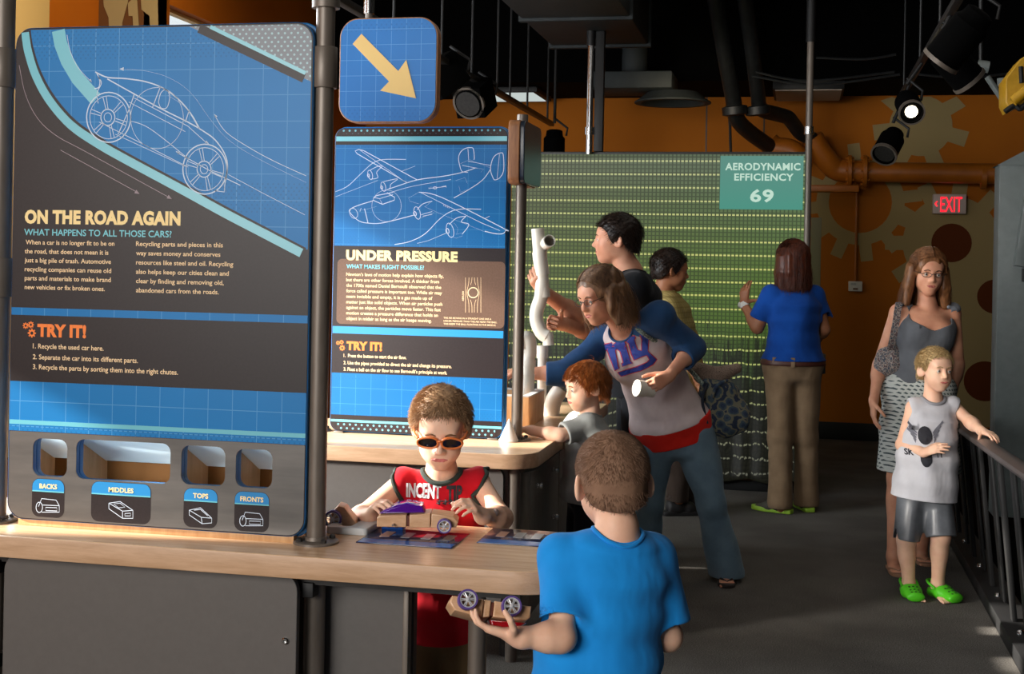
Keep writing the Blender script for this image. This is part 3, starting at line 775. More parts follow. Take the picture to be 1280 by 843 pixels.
mb.build('airflow_arrows', newmat('mauve_print', '9c8a92', .5), pn, smooth=False)
TY = PF - .0003
text_lines('title_text', [('ON THE ROAD AGAIN', 30.8, 278.5, 225.5, 16)], TY, M['cream_text'], pn, bold=.055, spacing=1.06)
text_lines('question_text', [('WHAT HAPPENS TO ALL THOSE CARS?', 30.2, 294, 214.5, 8.2)], TY, M['aqua_text'], pn, bold=.014)
body = []
for i, (s, w) in enumerate([('When a car is no longer fit to be on', 143), ('the road, that does not mean it is', 135.5), ('just a big pile of trash. Automotive', 138.8), ('recycling companies can reuse old', 139), ('parts and materials to make brand', 138.5), ('new vehicles or fix broken ones.', 131)]):
    body.append((s, 32 if i == 0 else 30.8, 305.5 + i * 11.2, w, 5.9))
text_lines('body_text', body, TY, M['pale_text'], pn, bold=.014); body = []
for i, (s, w) in enumerate([('Recycling parts and pieces in this', 278.7), ('way saves money and conserves', 275.5), ('resources like steel and oil. Recycling', 291.6), ('also helps keep our cities clean and', 286), ('clear by finding and removing old,', 279.7), ('abandoned cars from the roads.', 273.5)]):
    body.append((s, 170, 307.5 + i * 11.6, w, 5.9))
text_lines('body_text', body, TY, M['pale_text'], pn, bold=.014)
text_lines('try_it_text', [('TRY IT!', 46.5, 420, 107.5, 15)], TY, M['orange_text'], pn, bold=.055, spacing=1.05)
text_lines('steps_text', [('1. Recycle the used car here.', 41, 435.5, 129.5, 6.3), ('2. Separate the car into its different parts.', 41, 449, 172.5, 6.3), ('3. Recycle the parts by sorting them into the right chutes.', 41, 461.5, 222.5, 6.3)], TY, M['pale_text'], pn, bold=.014)
def gears3(name, c, s, Y, parent):
    mb_ = MB()
    for (dx, dy, r_) in ((-.7, -.75, .75), (.35, -.95, .8), (.55, .75, 1.05)):
        q = at(c[0] + dx * s, c[1] + dy * s, Y=Y); rr = (at(c[0] + r_ * s * .8, c[1], Y=Y) - at(c[0], c[1], Y=Y)).length
        me_ = flat_mesh(gear(q.x, q.z, rr * .72, rr, 8, rr * .36), .0004); me_.transform(XZ(Y)); mb_.mesh(me_); bpy.data.meshes.remove(me_)
    return mb_.build(name, M['orange_text'], parent, smooth=False)
gears3('gear_icon', (36.5, 412), 6.2, TY, pn)
# chute labels
LBL = [('BACKS', (40, 599, 80.5, 647), 'a'), ('MIDDLES', (114, 603.5, 188.5, 654), 'b'), ('TOPS', (229.5, 611, 272, 660), 'c'), ('FRONTS', (293, 615, 336.5, 665), 'd')]
M['label_blue'] = newmat('label_blue', '0d80c0', .4)
for (s, b, kd) in LBL:
    m_ = (b[0] + b[2]) / 2; a_, e_ = at(b[0], m_ * 0 + (b[1] + b[3]) / 2, Y=PF), at(b[2], (b[1] + b[3]) / 2, Y=PF)
    z1, z0 = at(m_, b[1], Y=PF).z, at(m_, b[3], Y=PF).z
    lb = art('chute_label', [rrect(a_.x, z0, e_.x, z1, .02, 5)], .0004, M['dark_print'], pn)
    zs = at(m_, b[1] + 15, Y=PF).z
    art('label_header', [rrect(a_.x + .001, zs, e_.x - .001, z1 - .001, [.019, .019, .0005, .0005], 5)], .0007, M['label_blue'], lb)
    art('label_rule', [[(a_.x + .001, zs - .003), (e_.x - .001, zs - .003), (e_.x - .001, zs), (a_.x + .001, zs)]], .0009, M['aqua_stripe'], lb)
    wtxt = {'BACKS': 22, 'MIDDLES': 31, 'TOPS': 19, 'FRONTS': 29}[s]
    text_lines('label_text', [(s, m_ - wtxt / 2, b[1] + 11.5, m_ + wtxt / 2, 6)], PF - .0011, M['cream_text'], lb, bold=.03)
    mb = MB(); MYL = XZ(PF - .0006); cx, cy = m_, (b[1] + 17 + b[3]) / 2
    def L2(pts, closed=False): ribbon(mb, px2([(cx + p[0], cy + p[1]) for p in pts], PF), .0016, MYL, closed)
    if kd in 'ad':
        L2([(-12, 2), (-8, -8), (10, -6), (14, 1), (14, 9), (-8, 9)]); L2([(-8, 0), (14, 1)]); L2([(-3, 3), (11, 3.5), (11, 7.5), (-3, 7)], True)
        ribbon(mb, px2(oval(cx - 11, cy + 3, 4, 6.5, 16), PF), .0016, MYL, True)
    elif kd == 'b':
        L2([(-15, -8), (-1, -10), (15, 1), (15, 11), (2, 11), (-15, -1), (-15, -8)]); L2([(-15, -8), (2, 2), (15, 1)]); L2([(2, 2), (2, 11)]); L2([(-9, -7), (-1, -8), (5, -3), (-3, -2)], True); L2([(5, 5), (12, 4.5), (12, 8), (5, 8)], True)
    else:
        L2([(-14, -6), (0, -9), (14, 4), (14, 10), (2, 11), (-14, 0), (-14, -6)]); L2([(-14, -6), (1, 3), (14, 4)]); L2([(1, 3), (2, 11)]); L2([(-8, -6), (0, -7), (9, 1)])
    mb.build('label_drawing', M['line_art'], lb, smooth=False)
# foot batten
MB().bb((X0 + .03, PF + .004, TZ), (X1 - .03, PF + .04, Zb + .01), .001).build('foot_batten', M['box_wood'], pn)
for z in (1.2, at(392, 300, Y=PF).z, .95): MB().bb((X1 + .008, PF + .02, z), (pR.x - .02, PF + .045, z + .035), .003).build('clamp', M['black'], pn)

M['bin_wood'] = m_wood('pale_box_maple', 'e2bc92', 'd0a678', 2, .4)
# ---- wooden sorting bins behind the chutes
bn = thing('sorting_bins', 'open maple sorting box behind the chute openings of the car panel', 'bin', (-1.55, 3.2, TZ))
YB0, YB1 = PF + .055, 3.255
BX1 = at(349, 575, Y=PF).x
zt_ = at(200, 556, Y=YB0).z + .03
xs_ = [X0 - .01] + [at(h[0] - 6, 575, Y=YB0).x for h in holes_px[1:]] + [BX1]
MB().bb((X0 - .015, YB0, TZ), (BX1, YB1, TZ + .012)).build('bin_floor', M['bin_wood'], bn)
for i, x in enumerate(xs_): MB().bb((x - .008, YB0, TZ + .012), (x + .008, YB1, zt_)).build('divider', M['bin_wood'], bn)
M['bin_brown'] = newmat('bin_brown', '8a5a22', .6)
MB().bb((X0 - .015, YB1 - .012, TZ + .012), (BX1, YB1, zt_ - .10)).build('back_board', M['bin_brown'], bn)
zf, zr = zt_ - .022, zt_ - .105
mb = MB(); mb.faces([(X0, YB0, zf), (BX1, YB0, zf), (BX1, YB1 - .02, zr), (X0, YB1 - .02, zr), (X0, YB0, zf + .006), (BX1, YB0, zf + .006), (BX1, YB1 - .02, zr + .006), (X0, YB1 - .02, zr + .006)],
    [(0, 1, 2, 3), (7, 6, 5, 4), (0, 4, 5, 1), (1, 5, 6, 2), (2, 6, 7, 3), (3, 7, 4, 0)])
M['acrylic_white'] = newmat('white_acrylic', 'e8f4fa', .5)
_t = NT(M['acrylic_white']); _tl = _t.add('ShaderNodeBsdfTranslucent'); _tl.inputs[0].default_value = lin('e8f4fa'); _mx = _t.add('ShaderNodeMixShader'); _mx.inputs[0].default_value = .85
_t.link(_t.b.outputs[0], _mx.inputs[1]); _t.link(_tl.outputs[0], _mx.inputs[2]); _t.link(_mx.outputs[0], _t.n['Material Output'].inputs['Surface'])
mb.build('sloped_lid', M['acrylic_white'], bn)

# ---- flat graphics let into the table
for (nm, qx, lab) in (('table_graphic', ((458, 669), (578, 668), (584, 680), (447, 679)), 'glossy blue strip of pictures set in the tabletop before the sunglasses boy'),
                      ('table_graphic', ((598, 668), (718, 668), (728, 679), (606, 680)), 'glossy blue strip of pictures at the rounded table end')):
    P4 = [at(q[0], q[1], Z=TZ) for q in qx]; c = sum(P4, Vector()) / 4
    y0, y1 = min(p.y for p in P4), max(p.y for p in P4); x0, x1 = (P4[0].x + P4[3].x) / 2, (P4[1].x + P4[2].x) / 2
    tg = thing(nm, lab, 'graphic', (c.x, c.y, TZ), 'graphics in the tabletop')
    x1 = min(x1, -.56)
    MB().bb((x0, y0, TZ), (x1, y1, TZ + .0025), .0008).build('plate', newmat('navy_gloss', '2b3452', .12), tg)
    ym = y0 + (y1 - y0) * .25
    MB().bb((x0 + .004, y0 + .003, TZ + .0025), (x1 - .004, ym, TZ + .0029)).build('blue_border', newmat('border_blue', '2f6cb8', .15), tg)
    for j in range(4):
        xx = x0 + (x1 - x0) * (.14 + .22 * j)
        MB().bb((xx, y0 + (y1 - y0) * .45, TZ + .0025), (xx + .024, y0 + (y1 - y0) * .8, TZ + .0029)).build('picture', newmat('picture_tint', ['c79a84', '8f8f94', 'a8aab0', '8b7c74'][j], .15), tg)
# white tray behind the post
a = at(405, 664, Z=TZ + .02)
tr = thing('parts_tray', 'pale grey tray lying on the table behind the right post', 'tray', (-1.02, 3.2, TZ))
x0, x1, y0, y1 = at(398, 672, Z=TZ).x, at(472, 662, Z=TZ).x, 3.16, 3.345
plate('tray_rim', [rrect(x0, y0, x1, y1, .012), rrect(x0 + .022, y0 + .022, x1 - .05, y1 - .022, .008)], .018, XY(TZ), M['pale_grey'], tr, bevel=.002)
MB().bb((x0 + .02, y0 + .02, TZ), (x1 - .045, y1 - .02, TZ + .004)).build('tray_floor', newmat('tray_well', '8892a0', .4), tr)
bp = at(490, 663, Z=TZ); 
bk = thing('blue_connector', 'small blue plastic block beside the tray on the table', 'block', (bp.x, bp.y, TZ))
MB().bb((bp.x - .029, bp.y, TZ), (bp.x + .029, bp.y + .03, TZ + .02), .003).build('body', newmat('blue_plastic', '1a58b4', .35), bk)
mb = MB(); 
for dx in (-.012, .008): mb.bb((bp.x + dx, bp.y - .001, TZ + .006), (bp.x + dx + .008, bp.y + .002, TZ + .014))
mb.build('slots', newmat('blue_dark', '0f2f66', .5), bk)

# ================================================================ second station
T2 = thing('exhibit_table', 'maple topped exhibit table behind the sunglasses boy under the aeroplane panel', 'table', (-1.4, 5.0, 0))
yf2 = 4.66; xr2 = -.925
r = .12
loop = [(-2.9, yf2)] + [(xr2 - r + r * math.sin(a), yf2 + r - r * math.cos(a)) for a in np.linspace(0, math.pi / 2, 8)] + [(xr2, 6.55), (-2.0, 6.55), (-2.0, 5.4), (-2.9, 5.4)]
me = flat_mesh([loop], .055, .003); me.transform(XY(TZ - .055))
link_mesh('tabletop', me, [M['maple'], M['maple_edge']], T2, smooth=30)
for p in me.polygons: p.material_index = 0 if abs(p.normal.z) > .7 else 1
MB().tube([(xr2 - .06, yf2 + .09, TZ - .068), (xr2 - .03, yf2 + .16, TZ - .068), (xr2 - .03, 6.5, TZ - .068)], .012, 8).build('edge_rail', M['steel_dark'], T2)
qa, qb = at(405, 620, Y=4.74), at(629, 620, Y=4.74)
cab_panel('front_panel', qa.x - .5, qb.x, .13, TZ - .06, 4.74, T2, rad=.04)
for (x, y) in ((at(643, 600, Y=4.78).x, 4.78), (-1.0, 6.3), (-2.3, 4.85)):
    MB().cyl((x, y, 0), (x, y, TZ - .055), .023, 18).build('leg', M['steel'], T2)
mb = MB(); M['cab_dark'] = noisy('dark_laminate', '807a72', '767068', 40, .4, .2)
MB().bb((xr2 - .075, 4.90, .13), (xr2 - .055, 5.5, TZ - .06), .003).build('side_panel', M['cab_dark'], T2)
MB().bb((xr2 - .075, 5.52, .13), (xr2 - .055, 6.4, TZ - .06), .003).build('side_panel', M['cab_dark'], T2)
arc = [(xr2 - .165 + .11 * math.sin(a), 4.89 - .11 * math.cos(a)) for a in np.linspace(0, math.pi / 2, 9)]
arc2 = [(xr2 - .165 + .095 * math.sin(a), 4.89 - .095 * math.cos(a)) for a in np.linspace(math.pi / 2, 0, 9)]
plate('corner_panel', [arc + arc2], TZ - .19, XY(.13), M['cab_dark'], T2)
for q in ((670, 607), (690, 587), (690, 646), (708, 622)):
    p = at(q[0], q[1], X=xr2 - .055)
    MB().lathe(p, (1, 0, 0), [(0, .01), (.006, .01), (.01, .006), (.014, .006), (.018, .012), (.026, .01), (.028, .002)], 14).build('knob', M['chrome'], T2)
MB().bb((-2.6, 5.0, .13), (xr2 - .1, 5.03, TZ - .06)).build('inner_panel', M['black'], T2)
for (x, y) in ((-1.05, 4.85), (-2.3, 5.3)): MB().cyl((x, y, 0), (x, y, .13), .03, 12).build('foot', M['steel_dark'], T2)

PF2 = 5.03
X20, X21 = at(415.5, 350, Y=PF2).x, at(632, 350, Y=PF2).x
Z2t, Z2b = at(525, 159.5, Y=PF2).z, at(520, 544, Y=PF2).z
p2 = thing('information_panel', 'blue panel about flight with a propeller aeroplane drawing', 'information panel', ((X20 + X21) / 2, PF2, Z2b))
plate('board', [rrect(X20, Z2b, X21, Z2t, .04, 8)], .02, XZ(PF2 + .02), [M['dark_print'], M['blue_edge']], p2, bevel=.003)
for p in p2.children[-1].data.polygons: p.material_index = 1 if abs(p.normal.y) < .8 else 0
plate('backing', [rrect(X20 - .006, Z2b - .004, X21 + .006, Z2t + .006, .045, 8)], .02, XZ(PF2 + .043), M['blue_edge'], p2, bevel=.004)
def zz(y, x=525): return at(x, y, Y=PF2).z
def band(name, y0, y1, mat, dy=.0004, pad=.005, x0=None, x1=None, rad=0):
    a_, b_ = (X20 + pad if x0 is None else at(x0, 400, Y=PF2).x), (X21 - pad if x1 is None else at(x1, 400, Y=PF2).x)
    lp_ = rrect(a_, zz(y1), b_, zz(y0), rad) if rad else [(a_, zz(y1)), (b_, zz(y1)), (b_, zz(y0)), (a_, zz(y0))]
    return art(name, [lp_], dy, mat, p2, PF2)
G2 = m_grid('blueprint_blue_plane', '065c96', '4f9acb', .064, .025, .0085, '0a5c92', rows=((zz(192), zz(181)), (zz(308), zz(296)), (zz(478), zz(470)), (zz(526), zz(514))))
GD = m_grid('dotted_dark', '2b2122', '2b2122', .5, 0, .0155, '6fb8c8', rows=((zz(543), zz(529)), (zz(167), zz(160.5))))
band('blueprint_graphic', 181, 309, G2); band('lower_blueprint', 470, 523, G2); band('blue_band', 411, 420, M['label_blue'])
band('aqua_stripe', 170.5, 176.5, M['aqua_stripe']); band('lower_stripe', 529, 532, M['aqua_stripe'], .0005)
band('dotted_strip', 533, 541.5, GD, .0005, .03); band('dotted_header', 161.5, 167.5, GD, .0005, .03)
band('text_ground', 325.5, 408, M['brown_print'], .0004, x0=420.5, x1=630.5, rad=.02)
mb = MB(); MY = XZ(PF2 - .0008); PF_ = PF
k2 = 1 / 4.257
def d2(p): return (390 + p[0] * k2, 140 + p[1] * k2)
def ln2(pts, w=.0028, sm_=False, closed=False):
    pts = [d2(p) for p in pts]
    if sm_: pts = [(p.x, p.y) for p in spline([(a_, b_, 0) for a_, b_ in pts], 6, closed)]
    ribbon(mb, px2(pts, PF2), w, MY, closed)
ln2([(508, 378), (240, 222), (230, 208), (248, 200), (275, 206), (560, 362)]); ln2([(258, 205), (500, 375)], .0016)
ln2([(410, 410), (440, 400), (560, 362), (700, 342), (800, 322), (870, 298)], .003, True); ln2([(740, 360), (540, 395), (430, 425)], .0016, True)
ln2([(950, 305), (910, 360), (840, 410), (755, 458)], .0026, True)
ln2([(870, 298), (915, 305), (900, 320)], .00055); ln2([(790, 275), (840, 255), (955, 300)], .0005); ln2([(830, 262), (950, 285)], .0018); ln2([(800, 285), (880, 300)], .0018)
ln2([(790, 300), (780, 250), (790, 215), (815, 195), (840, 190), (858, 196), (864, 240), (862, 255)], .0026, True); ln2([(830, 195), (834, 255)], .0018); ln2([(790, 300), (800, 318), (830, 322)], .0024, True)
ln2([(965, 355), (950, 310), (958, 260), (975, 232), (1005, 218), (1018, 230), (1020, 310), (1000, 350), (975, 362), (965, 355)], .0026, True); ln2([(998, 224), (985, 356)], .0016)
ln2([(400, 430), (440, 455), (438, 470), (375, 492), (325, 470), (330, 455), (345, 445), (432, 428)], .003); ln2([(375, 492), (360, 462), (432, 440)], .002); ln2([(360, 462), (330, 455)], .002)
ln2([(325, 473), (240, 500), (200, 522), (210, 545), (250, 580), (300, 592), (380, 590), (540, 550)], .0028, True); ln2([(280, 515), (298, 590)], .003); ln2([(240, 515), (270, 522), (345, 503)], .0004, True); ln2([(255, 530), (262, 512)], .0018)
ribbon(mb, px2([d2(p) for p in oval(222, 540, 20, 28, 20, -.4)], PF2), .002, MY, True); ribbon(mb, px2([d2(p) for p in oval(397, 500, 78, 84, 40)], PF2), .0012, MY, True)
ln2([(570, 427), (515, 458), (520, 475), (570, 490)], .00055); ln2([(570, 427), (690, 455), (1020, 620), (1030, 632), (1015, 648), (975, 648), (920, 635)], .003, True); ln2([(600, 505), (690, 545), (800, 590), (925, 640)], .0005)
ln2([(580, 430), (900, 590), (1000, 632)], .0018); ln2([(640, 475), (600, 505)], .00055); ln2([(640, 475), (590, 490), (560, 520)], .0026, True); ln2([(820, 555), (795, 585), (835, 600), (800, 650)], .0026, True)
ln2([(820, 555), (770, 565), (730, 600)], .0026, True); ln2([(650, 535), (580, 565)], .0005); ln2([(640, 530), (580, 548)], .0018); ln2([(590, 555), (640, 545)], .0018)
for (x, y, s_) in ((560, 538, 1.0), (735, 630, 1.15), (310, 335, .75), (380, 398, .75)):
    ribbon(mb, px2([d2(p) for p in oval(x, y, 16 * s_, 34 * s_, 20, -.25)], PF2), .0022, MY, True)
    ribbon(mb, px2([d2(p) for p in oval(x - 12 * s_, y + 4, 7 * s_, 12 * s_, 14, -.2)], PF2), .003, MY, True)
ln2([(310, 310), (345, 292), (375, 288), (345, 320), (350, 350), (315, 358)], .0022, True); ln2([(380, 372), (420, 362), (455, 358), (420, 385), (415, 405), (385, 422)], .0022, True)
ln2([(740, 665), (770, 672), (800, 660), (795, 645), (765, 652)], .0005); ln2([(755, 590), (775, 620), (770, 650)], .0004, True)
ln2([(765, 365), (815, 350), (828, 382)], .00055); ln2([(782, 395), (790, 428), (830, 412)], .00055); ln2([(620, 408), (715, 397)], .0016); ln2([(620, 402), (640, 400), (640, 410)], .0005); ribbon(mb, px2([d2(p) for p in oval(655, 404, 10, 6, 12)], PF2), .002, MY, True); ln2([(690, 398), (714, 394), (714, 402)], .002)
for j in range(5): ln2([(700 + j * 7, 493 + j * 3), (702 + j * 7, 502 + j * 3)], .0014)
ln2([(125, 425), (190, 395), (260, 330), (320, 275), (370, 255), (430, 252), (500, 253)], .0022, True); ln2([(125, 452), (350, 365)], .0012); ln2([(480, 315), (550, 288)], .0012)
ln2([(440, 706), (520, 690), (600, 650), (680, 570), (740, 530), (800, 517), (900, 518)], .0026, True); ln2([(560, 700), (620, 685), (715, 645)], .0014); ln2([(920, 568), (945, 555)], .0014)
mb.build('aeroplane_drawing', M['line_art'], p2, smooth=False)
TY2 = PF2 - .0007
text_lines('title_text', [('UNDER PRESSURE', 432.6, 324.5, 572, 12)], TY2, M['cream_text'], p2, bold=.055, spacing=1.06)
text_lines('question_text', [('WHAT MAKES FLIGHT POSSIBLE?', 433, 335.5, 530, 5.4)], TY2, M['aqua_text'], p2, bold=.014)
body = [(s, 432.8, 344.8 + i * 6.9, w, 4.2) for i, (s, w) in enumerate([
    ('Newton\u2019s laws of motion help explain how objects fly,', 554.5), ('but there are other forces involved. A thinker from', 549), ('the 1700s named Daniel Bernoulli observed that the', 551.5), ('force called pressure is important too. While air may', 552.5), ('seem invisible and empty, it is a gas made up of', 540.5), ('matter just like solid objects. When air particles push', 553), ('against an object, the particles move faster. This fast', 551), ('motion creates a pressure difference that holds an', 547.5), ('object in midair as long as the air keeps moving.', 539.5)])]
text_lines('body_text', body, TY2, M['pale_text'], p2, bold=.014)
text_lines('caption_text', [('THE AIR MOVING IN A STRAIGHT LINE HAS A', 554.5, 398.5, 614, 2.2), ('HIGHER PRESSURE THAN THE AIR NEAR THE BALL.', 554.5, 402.3, 621.5, 2.2), ('THIS KEEPS THE BALL FLOATING IN THE MIDDLE.', 554.5, 406, 620, 2.2)], TY2, M['pale_text'], p2, bold=.01)
text_lines('try_it_text', [('TRY IT!', 433, 437, 477.5, 10.2)], PF2 - .0003, M['orange_text'], p2, bold=.055, spacing=1.05)
text_lines('steps_text', [('1.  Press the button to start the air flow.', 429.5, 446.5, 508, 4.4), ('2. Use the pipes provided to direct the air and change its pressure.', 429.5, 455.5, 564.5, 4.4), ('3. Float a ball on the air flow to see Bernoulli\u2019s principle at work.', 429.5, 463.5, 559, 4.4)], PF2 - .0003, M['pale_text'], p2, bold=.014)
gears3('gear_icon', (425.5, 432), 4.2, PF2 - .0003, p2)
mb = MB(); MYb = XZ(PF2 - .0007)
ribbon(mb, px2(oval(591.5, 366, 6.3, 6.3, 28), PF2), .0035, MYb, True)
for s_ in (-1, 1):
    for (o_, b_) in ((9.6, 0), (5.2, 2.6), (1.4, 6)):
        pts = [(591.5 + s_ * (o_ + b_ * math.exp(-((y_ - 366) / 9.0) ** 2)), y_) for y_ in np.linspace(347, 391, 20) if not (o_ < 2 and abs(y_ - 366) < 7.5)]
        if o_ < 2:
            ribbon(mb, px2([p for p in pts if p[1] < 366], PF2), .0013, MYb); ribbon(mb, px2([p for p in pts if p[1] > 366], PF2), .0013, MYb)
        else: ribbon(mb, px2(pts, PF2), .0013, MYb)
mb.build('airflow_diagram', M['pale_text'], p2, smooth=False)
me = text_mesh('AIRFLOW', .02); lo = min(v.co.x for v in me.vertices); hi = max(v.co.x for v in me.vertices)
q0, q1 = at(579.8, 376.5, Y=PF2), at(579.8, 364, Y=PF2); hgt = (at(579.8, 0, Y=PF2) - at(577.6, 0, Y=PF2)).length
for v in me.vertices: v.co = Vector((q0.x - v.co.y / .73 * hgt, TY2, q0.z + (v.co.x - lo) / (hi - lo) * (q1.z - q0.z)))
link_mesh('diagram_text', me, M['pale_text'], p2)
for x in (X20 + .04, X21 - .04): MB().box((x, PF2 + .02, (TZ + Z2b) / 2), (.02, .03, (Z2b - TZ) / 2 + .002), None, .002).build('foot', M['steel'], p2)
xp = at(648.5, 400, Y=5.06).x
P3 = post(0, 'grey steel post right of the aeroplane panel', xp, 5.06, at(645, 150, Y=5.06).z + .02, .022)
P4 = post(0, 'grey steel post hidden behind the near post holding the arrow sign', at(409, 350, Y=5.06).x - .03, 5.06, 2.5, .022)
# edge-on sign on post
sg = thing('end_sign', 'small rounded plywood sign seen edge-on at the top of the aeroplane panel post', 'sign', (xp, 5.0, at(645, 230, Y=5.0).z))
z0, z1 = at(645, 230, Y=4.98).z, at(645, 150, Y=4.98).z
xa, xb, xc = at(635, 190, Y=4.95).x, at(647, 190, Y=4.95).x, at(655, 190, Y=4.95).x
def yz_plate(name, x0, x1, y0, y1, mat, rad=.03, inset=0):
    me_ = flat_mesh([rrect(y0 + inset, z0 + inset, y1 - inset, z1 - inset, rad)], x1 - x0, .003); me_.transform(YZ(x0)); return link_mesh(name, me_, mat, sg, smooth=35)
yz_plate('ply_body', xa, xb + .006, 4.95, 5.3, M['ply']); yz_plate('sign_face', xb + .006, xc, 4.955, 5.295, newmat('blue_black_gloss', '25303e', .25), .028, .003)

# ---- arrow sign
YA = 4.6
c = at(484.5, 87.5, Y=YA); w2 = (at(546, 87, Y=YA).x - at(423.5, 87, Y=YA).x) / 2; h2 = (at(485, 21.5, Y=YA).z - at(485, 153, Y=YA).z) / 2
ar = thing('arrow_sign', 'square blue hanging sign with a big yellow arrow', 'sign', (c.x, YA, c.z - h2))
MXA = XZ(YA)
for i, (d0, d1, gr, mt) in enumerate(((.004, .024, 0, 'ply'), (.024, .028, -.002, 'steel_dark'), (.028, .05, 0, 'ply'))):
    plate('ply_layer', [rrect(c.x - w2 - gr, c.z - h2 - gr, c.x + w2 + gr, c.z + h2 + gr, .07, 10)], d1 - d0, XZ(YA + d1), M[mt], ar, bevel=.002)
GA = m_grid('blueprint_blue_arrow', '1a65a6', '6fa9d8', .0565, .03, .012, '1d62a0', rows=((c.z + h2 - .05, c.z + h2 - .014), (c.z - h2 + .014, c.z - h2 + .05)))
plate('sign_face', [rrect(c.x - w2 + .005, c.z - h2 + .005, c.x + w2 - .005, c.z + h2 - .005, .066, 10)], .005, XZ(YA + .005), GA, ar)
A = [(441, 55), (452, 42.5), (498, 89), (508, 75), (520, 123), (475.5, 113.5), (486.5, 102)]
plate('arrow', [px2(A, YA)], .003, XZ(YA + .001), newmat('arrow_yellow', 'd8b46a', .5), ar, smooth=False)
MB().cyl((at(458, 20, Y=YA).x, YA + .03, c.z + h2 - .005), (at(458, 20, Y=YA).x, YA + .03, 3.05), .014, 14).build('hanger_pole', M['steel'], ar)
MB().cyl((at(458, 20, Y=YA).x, YA + .03, c.z + h2 + .02), (at(458, 20, Y=YA).x, YA + .03, c.z + h2 + .08), .02, 14).build('hanger_collar', M['chrome'], ar)

# ---- green screen of hanging metal mesh
YS = 8.8
sxa, sxb = -1.93, at(1006, 300, Y=YS).x; sz0, sz1 = .075, at(830, 193, Y=YS).z
scn = thing('display_screen', 'large glowing green mesh screen behind the visitors', 'screen', ((sxa + sxb) / 2, YS, 0))
def m_screen():
    m = newmat('glowing_mesh', '0c0d0a', .6); t = NT(m)
    g = t.geo(); sp = t.add('ShaderNodeSeparateXYZ'); t.link(g, sp.inputs[0]); x, z = sp.outputs[0], sp.outputs[2]
    h = t.math('DIVIDE', t.math('SUBTRACT', z, sz0), sz1 - sz0)
    # the chains hang more loosely towards the hem
    loose = t.math('POWER', t.math('SUBTRACT', 1.0, t.math('MINIMUM', t.math('MULTIPLY', h, 1.8), 1.0)), 1.5)
    n = t.noise(t.scaled(g, (5., 1., 2.)), 2.5, 3)
    wob = t.math('MULTIPLY', t.math('MULTIPLY', t.math('SUBTRACT', n, .5), loose), .16)
    zz_ = t.math('ADD', z, wob); xx = t.math('ADD', x, t.math('MULTIPLY', wob, .8))
    fx = t.math('FRACT', t.math('DIVIDE', xx, .0262)); fz = t.math('FRACT', t.math('DIVIDE', zz_, .0262))
    vert = t.math('LESS_THAN', t.math('ABSOLUTE', t.math('SUBTRACT', fx, .5)), .33)
    hor = t.math('LESS_THAN', t.math('ABSOLUTE', t.math('SUBTRACT', fz, .5)), .36)
    cell = t.math('ADD', .45, t.math('MULTIPLY', t.math('MULTIPLY', vert, hor), .55))
    fr = t.math('FRACT', t.math('DIVIDE', zz_, .0887))
    row = t.math('LESS_THAN', t.math('ABSOLUTE', t.math('SUBTRACT', fr, .5)), .062)
    dot = t.math('MULTIPLY', row, t.math('GREATER_THAN', vert, .5))
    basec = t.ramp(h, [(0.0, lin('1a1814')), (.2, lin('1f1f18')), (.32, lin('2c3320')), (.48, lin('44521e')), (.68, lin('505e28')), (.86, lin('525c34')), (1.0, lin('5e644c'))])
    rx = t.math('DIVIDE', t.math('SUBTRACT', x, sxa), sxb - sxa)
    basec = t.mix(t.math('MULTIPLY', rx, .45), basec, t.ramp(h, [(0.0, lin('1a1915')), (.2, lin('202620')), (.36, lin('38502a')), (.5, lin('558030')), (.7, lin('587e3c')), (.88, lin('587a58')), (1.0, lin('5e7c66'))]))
    # dark grass shapes rising from the hem
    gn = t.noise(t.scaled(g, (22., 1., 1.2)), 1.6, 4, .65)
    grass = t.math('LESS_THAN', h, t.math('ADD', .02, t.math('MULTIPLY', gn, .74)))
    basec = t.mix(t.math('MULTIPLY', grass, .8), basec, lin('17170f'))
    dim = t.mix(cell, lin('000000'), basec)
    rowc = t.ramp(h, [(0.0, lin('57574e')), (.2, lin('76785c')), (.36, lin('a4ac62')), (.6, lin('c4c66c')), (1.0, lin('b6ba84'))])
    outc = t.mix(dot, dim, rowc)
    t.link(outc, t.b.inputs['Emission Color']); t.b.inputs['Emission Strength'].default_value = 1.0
    return m
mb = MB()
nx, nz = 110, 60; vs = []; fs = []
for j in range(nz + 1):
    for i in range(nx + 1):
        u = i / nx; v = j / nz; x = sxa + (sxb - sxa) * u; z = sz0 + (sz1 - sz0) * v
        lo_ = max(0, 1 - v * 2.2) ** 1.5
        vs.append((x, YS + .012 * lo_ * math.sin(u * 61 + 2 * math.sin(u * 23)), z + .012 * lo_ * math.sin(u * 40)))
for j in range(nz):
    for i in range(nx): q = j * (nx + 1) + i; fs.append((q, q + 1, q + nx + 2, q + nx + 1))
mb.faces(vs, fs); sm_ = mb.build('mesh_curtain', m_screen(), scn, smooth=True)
sm_.modifiers.new('thickness', 'SOLIDIFY').thickness = .006
MB().bb((sxa, YS + .03, sz1 - .01), (sxb + .02, YS + .07, sz1 + .02), .003).build('top_rail', M['steel_dark'], scn)
xq = [at(737, 150, Y=YS).x, at(1011.5, 150, Y=YS).x]
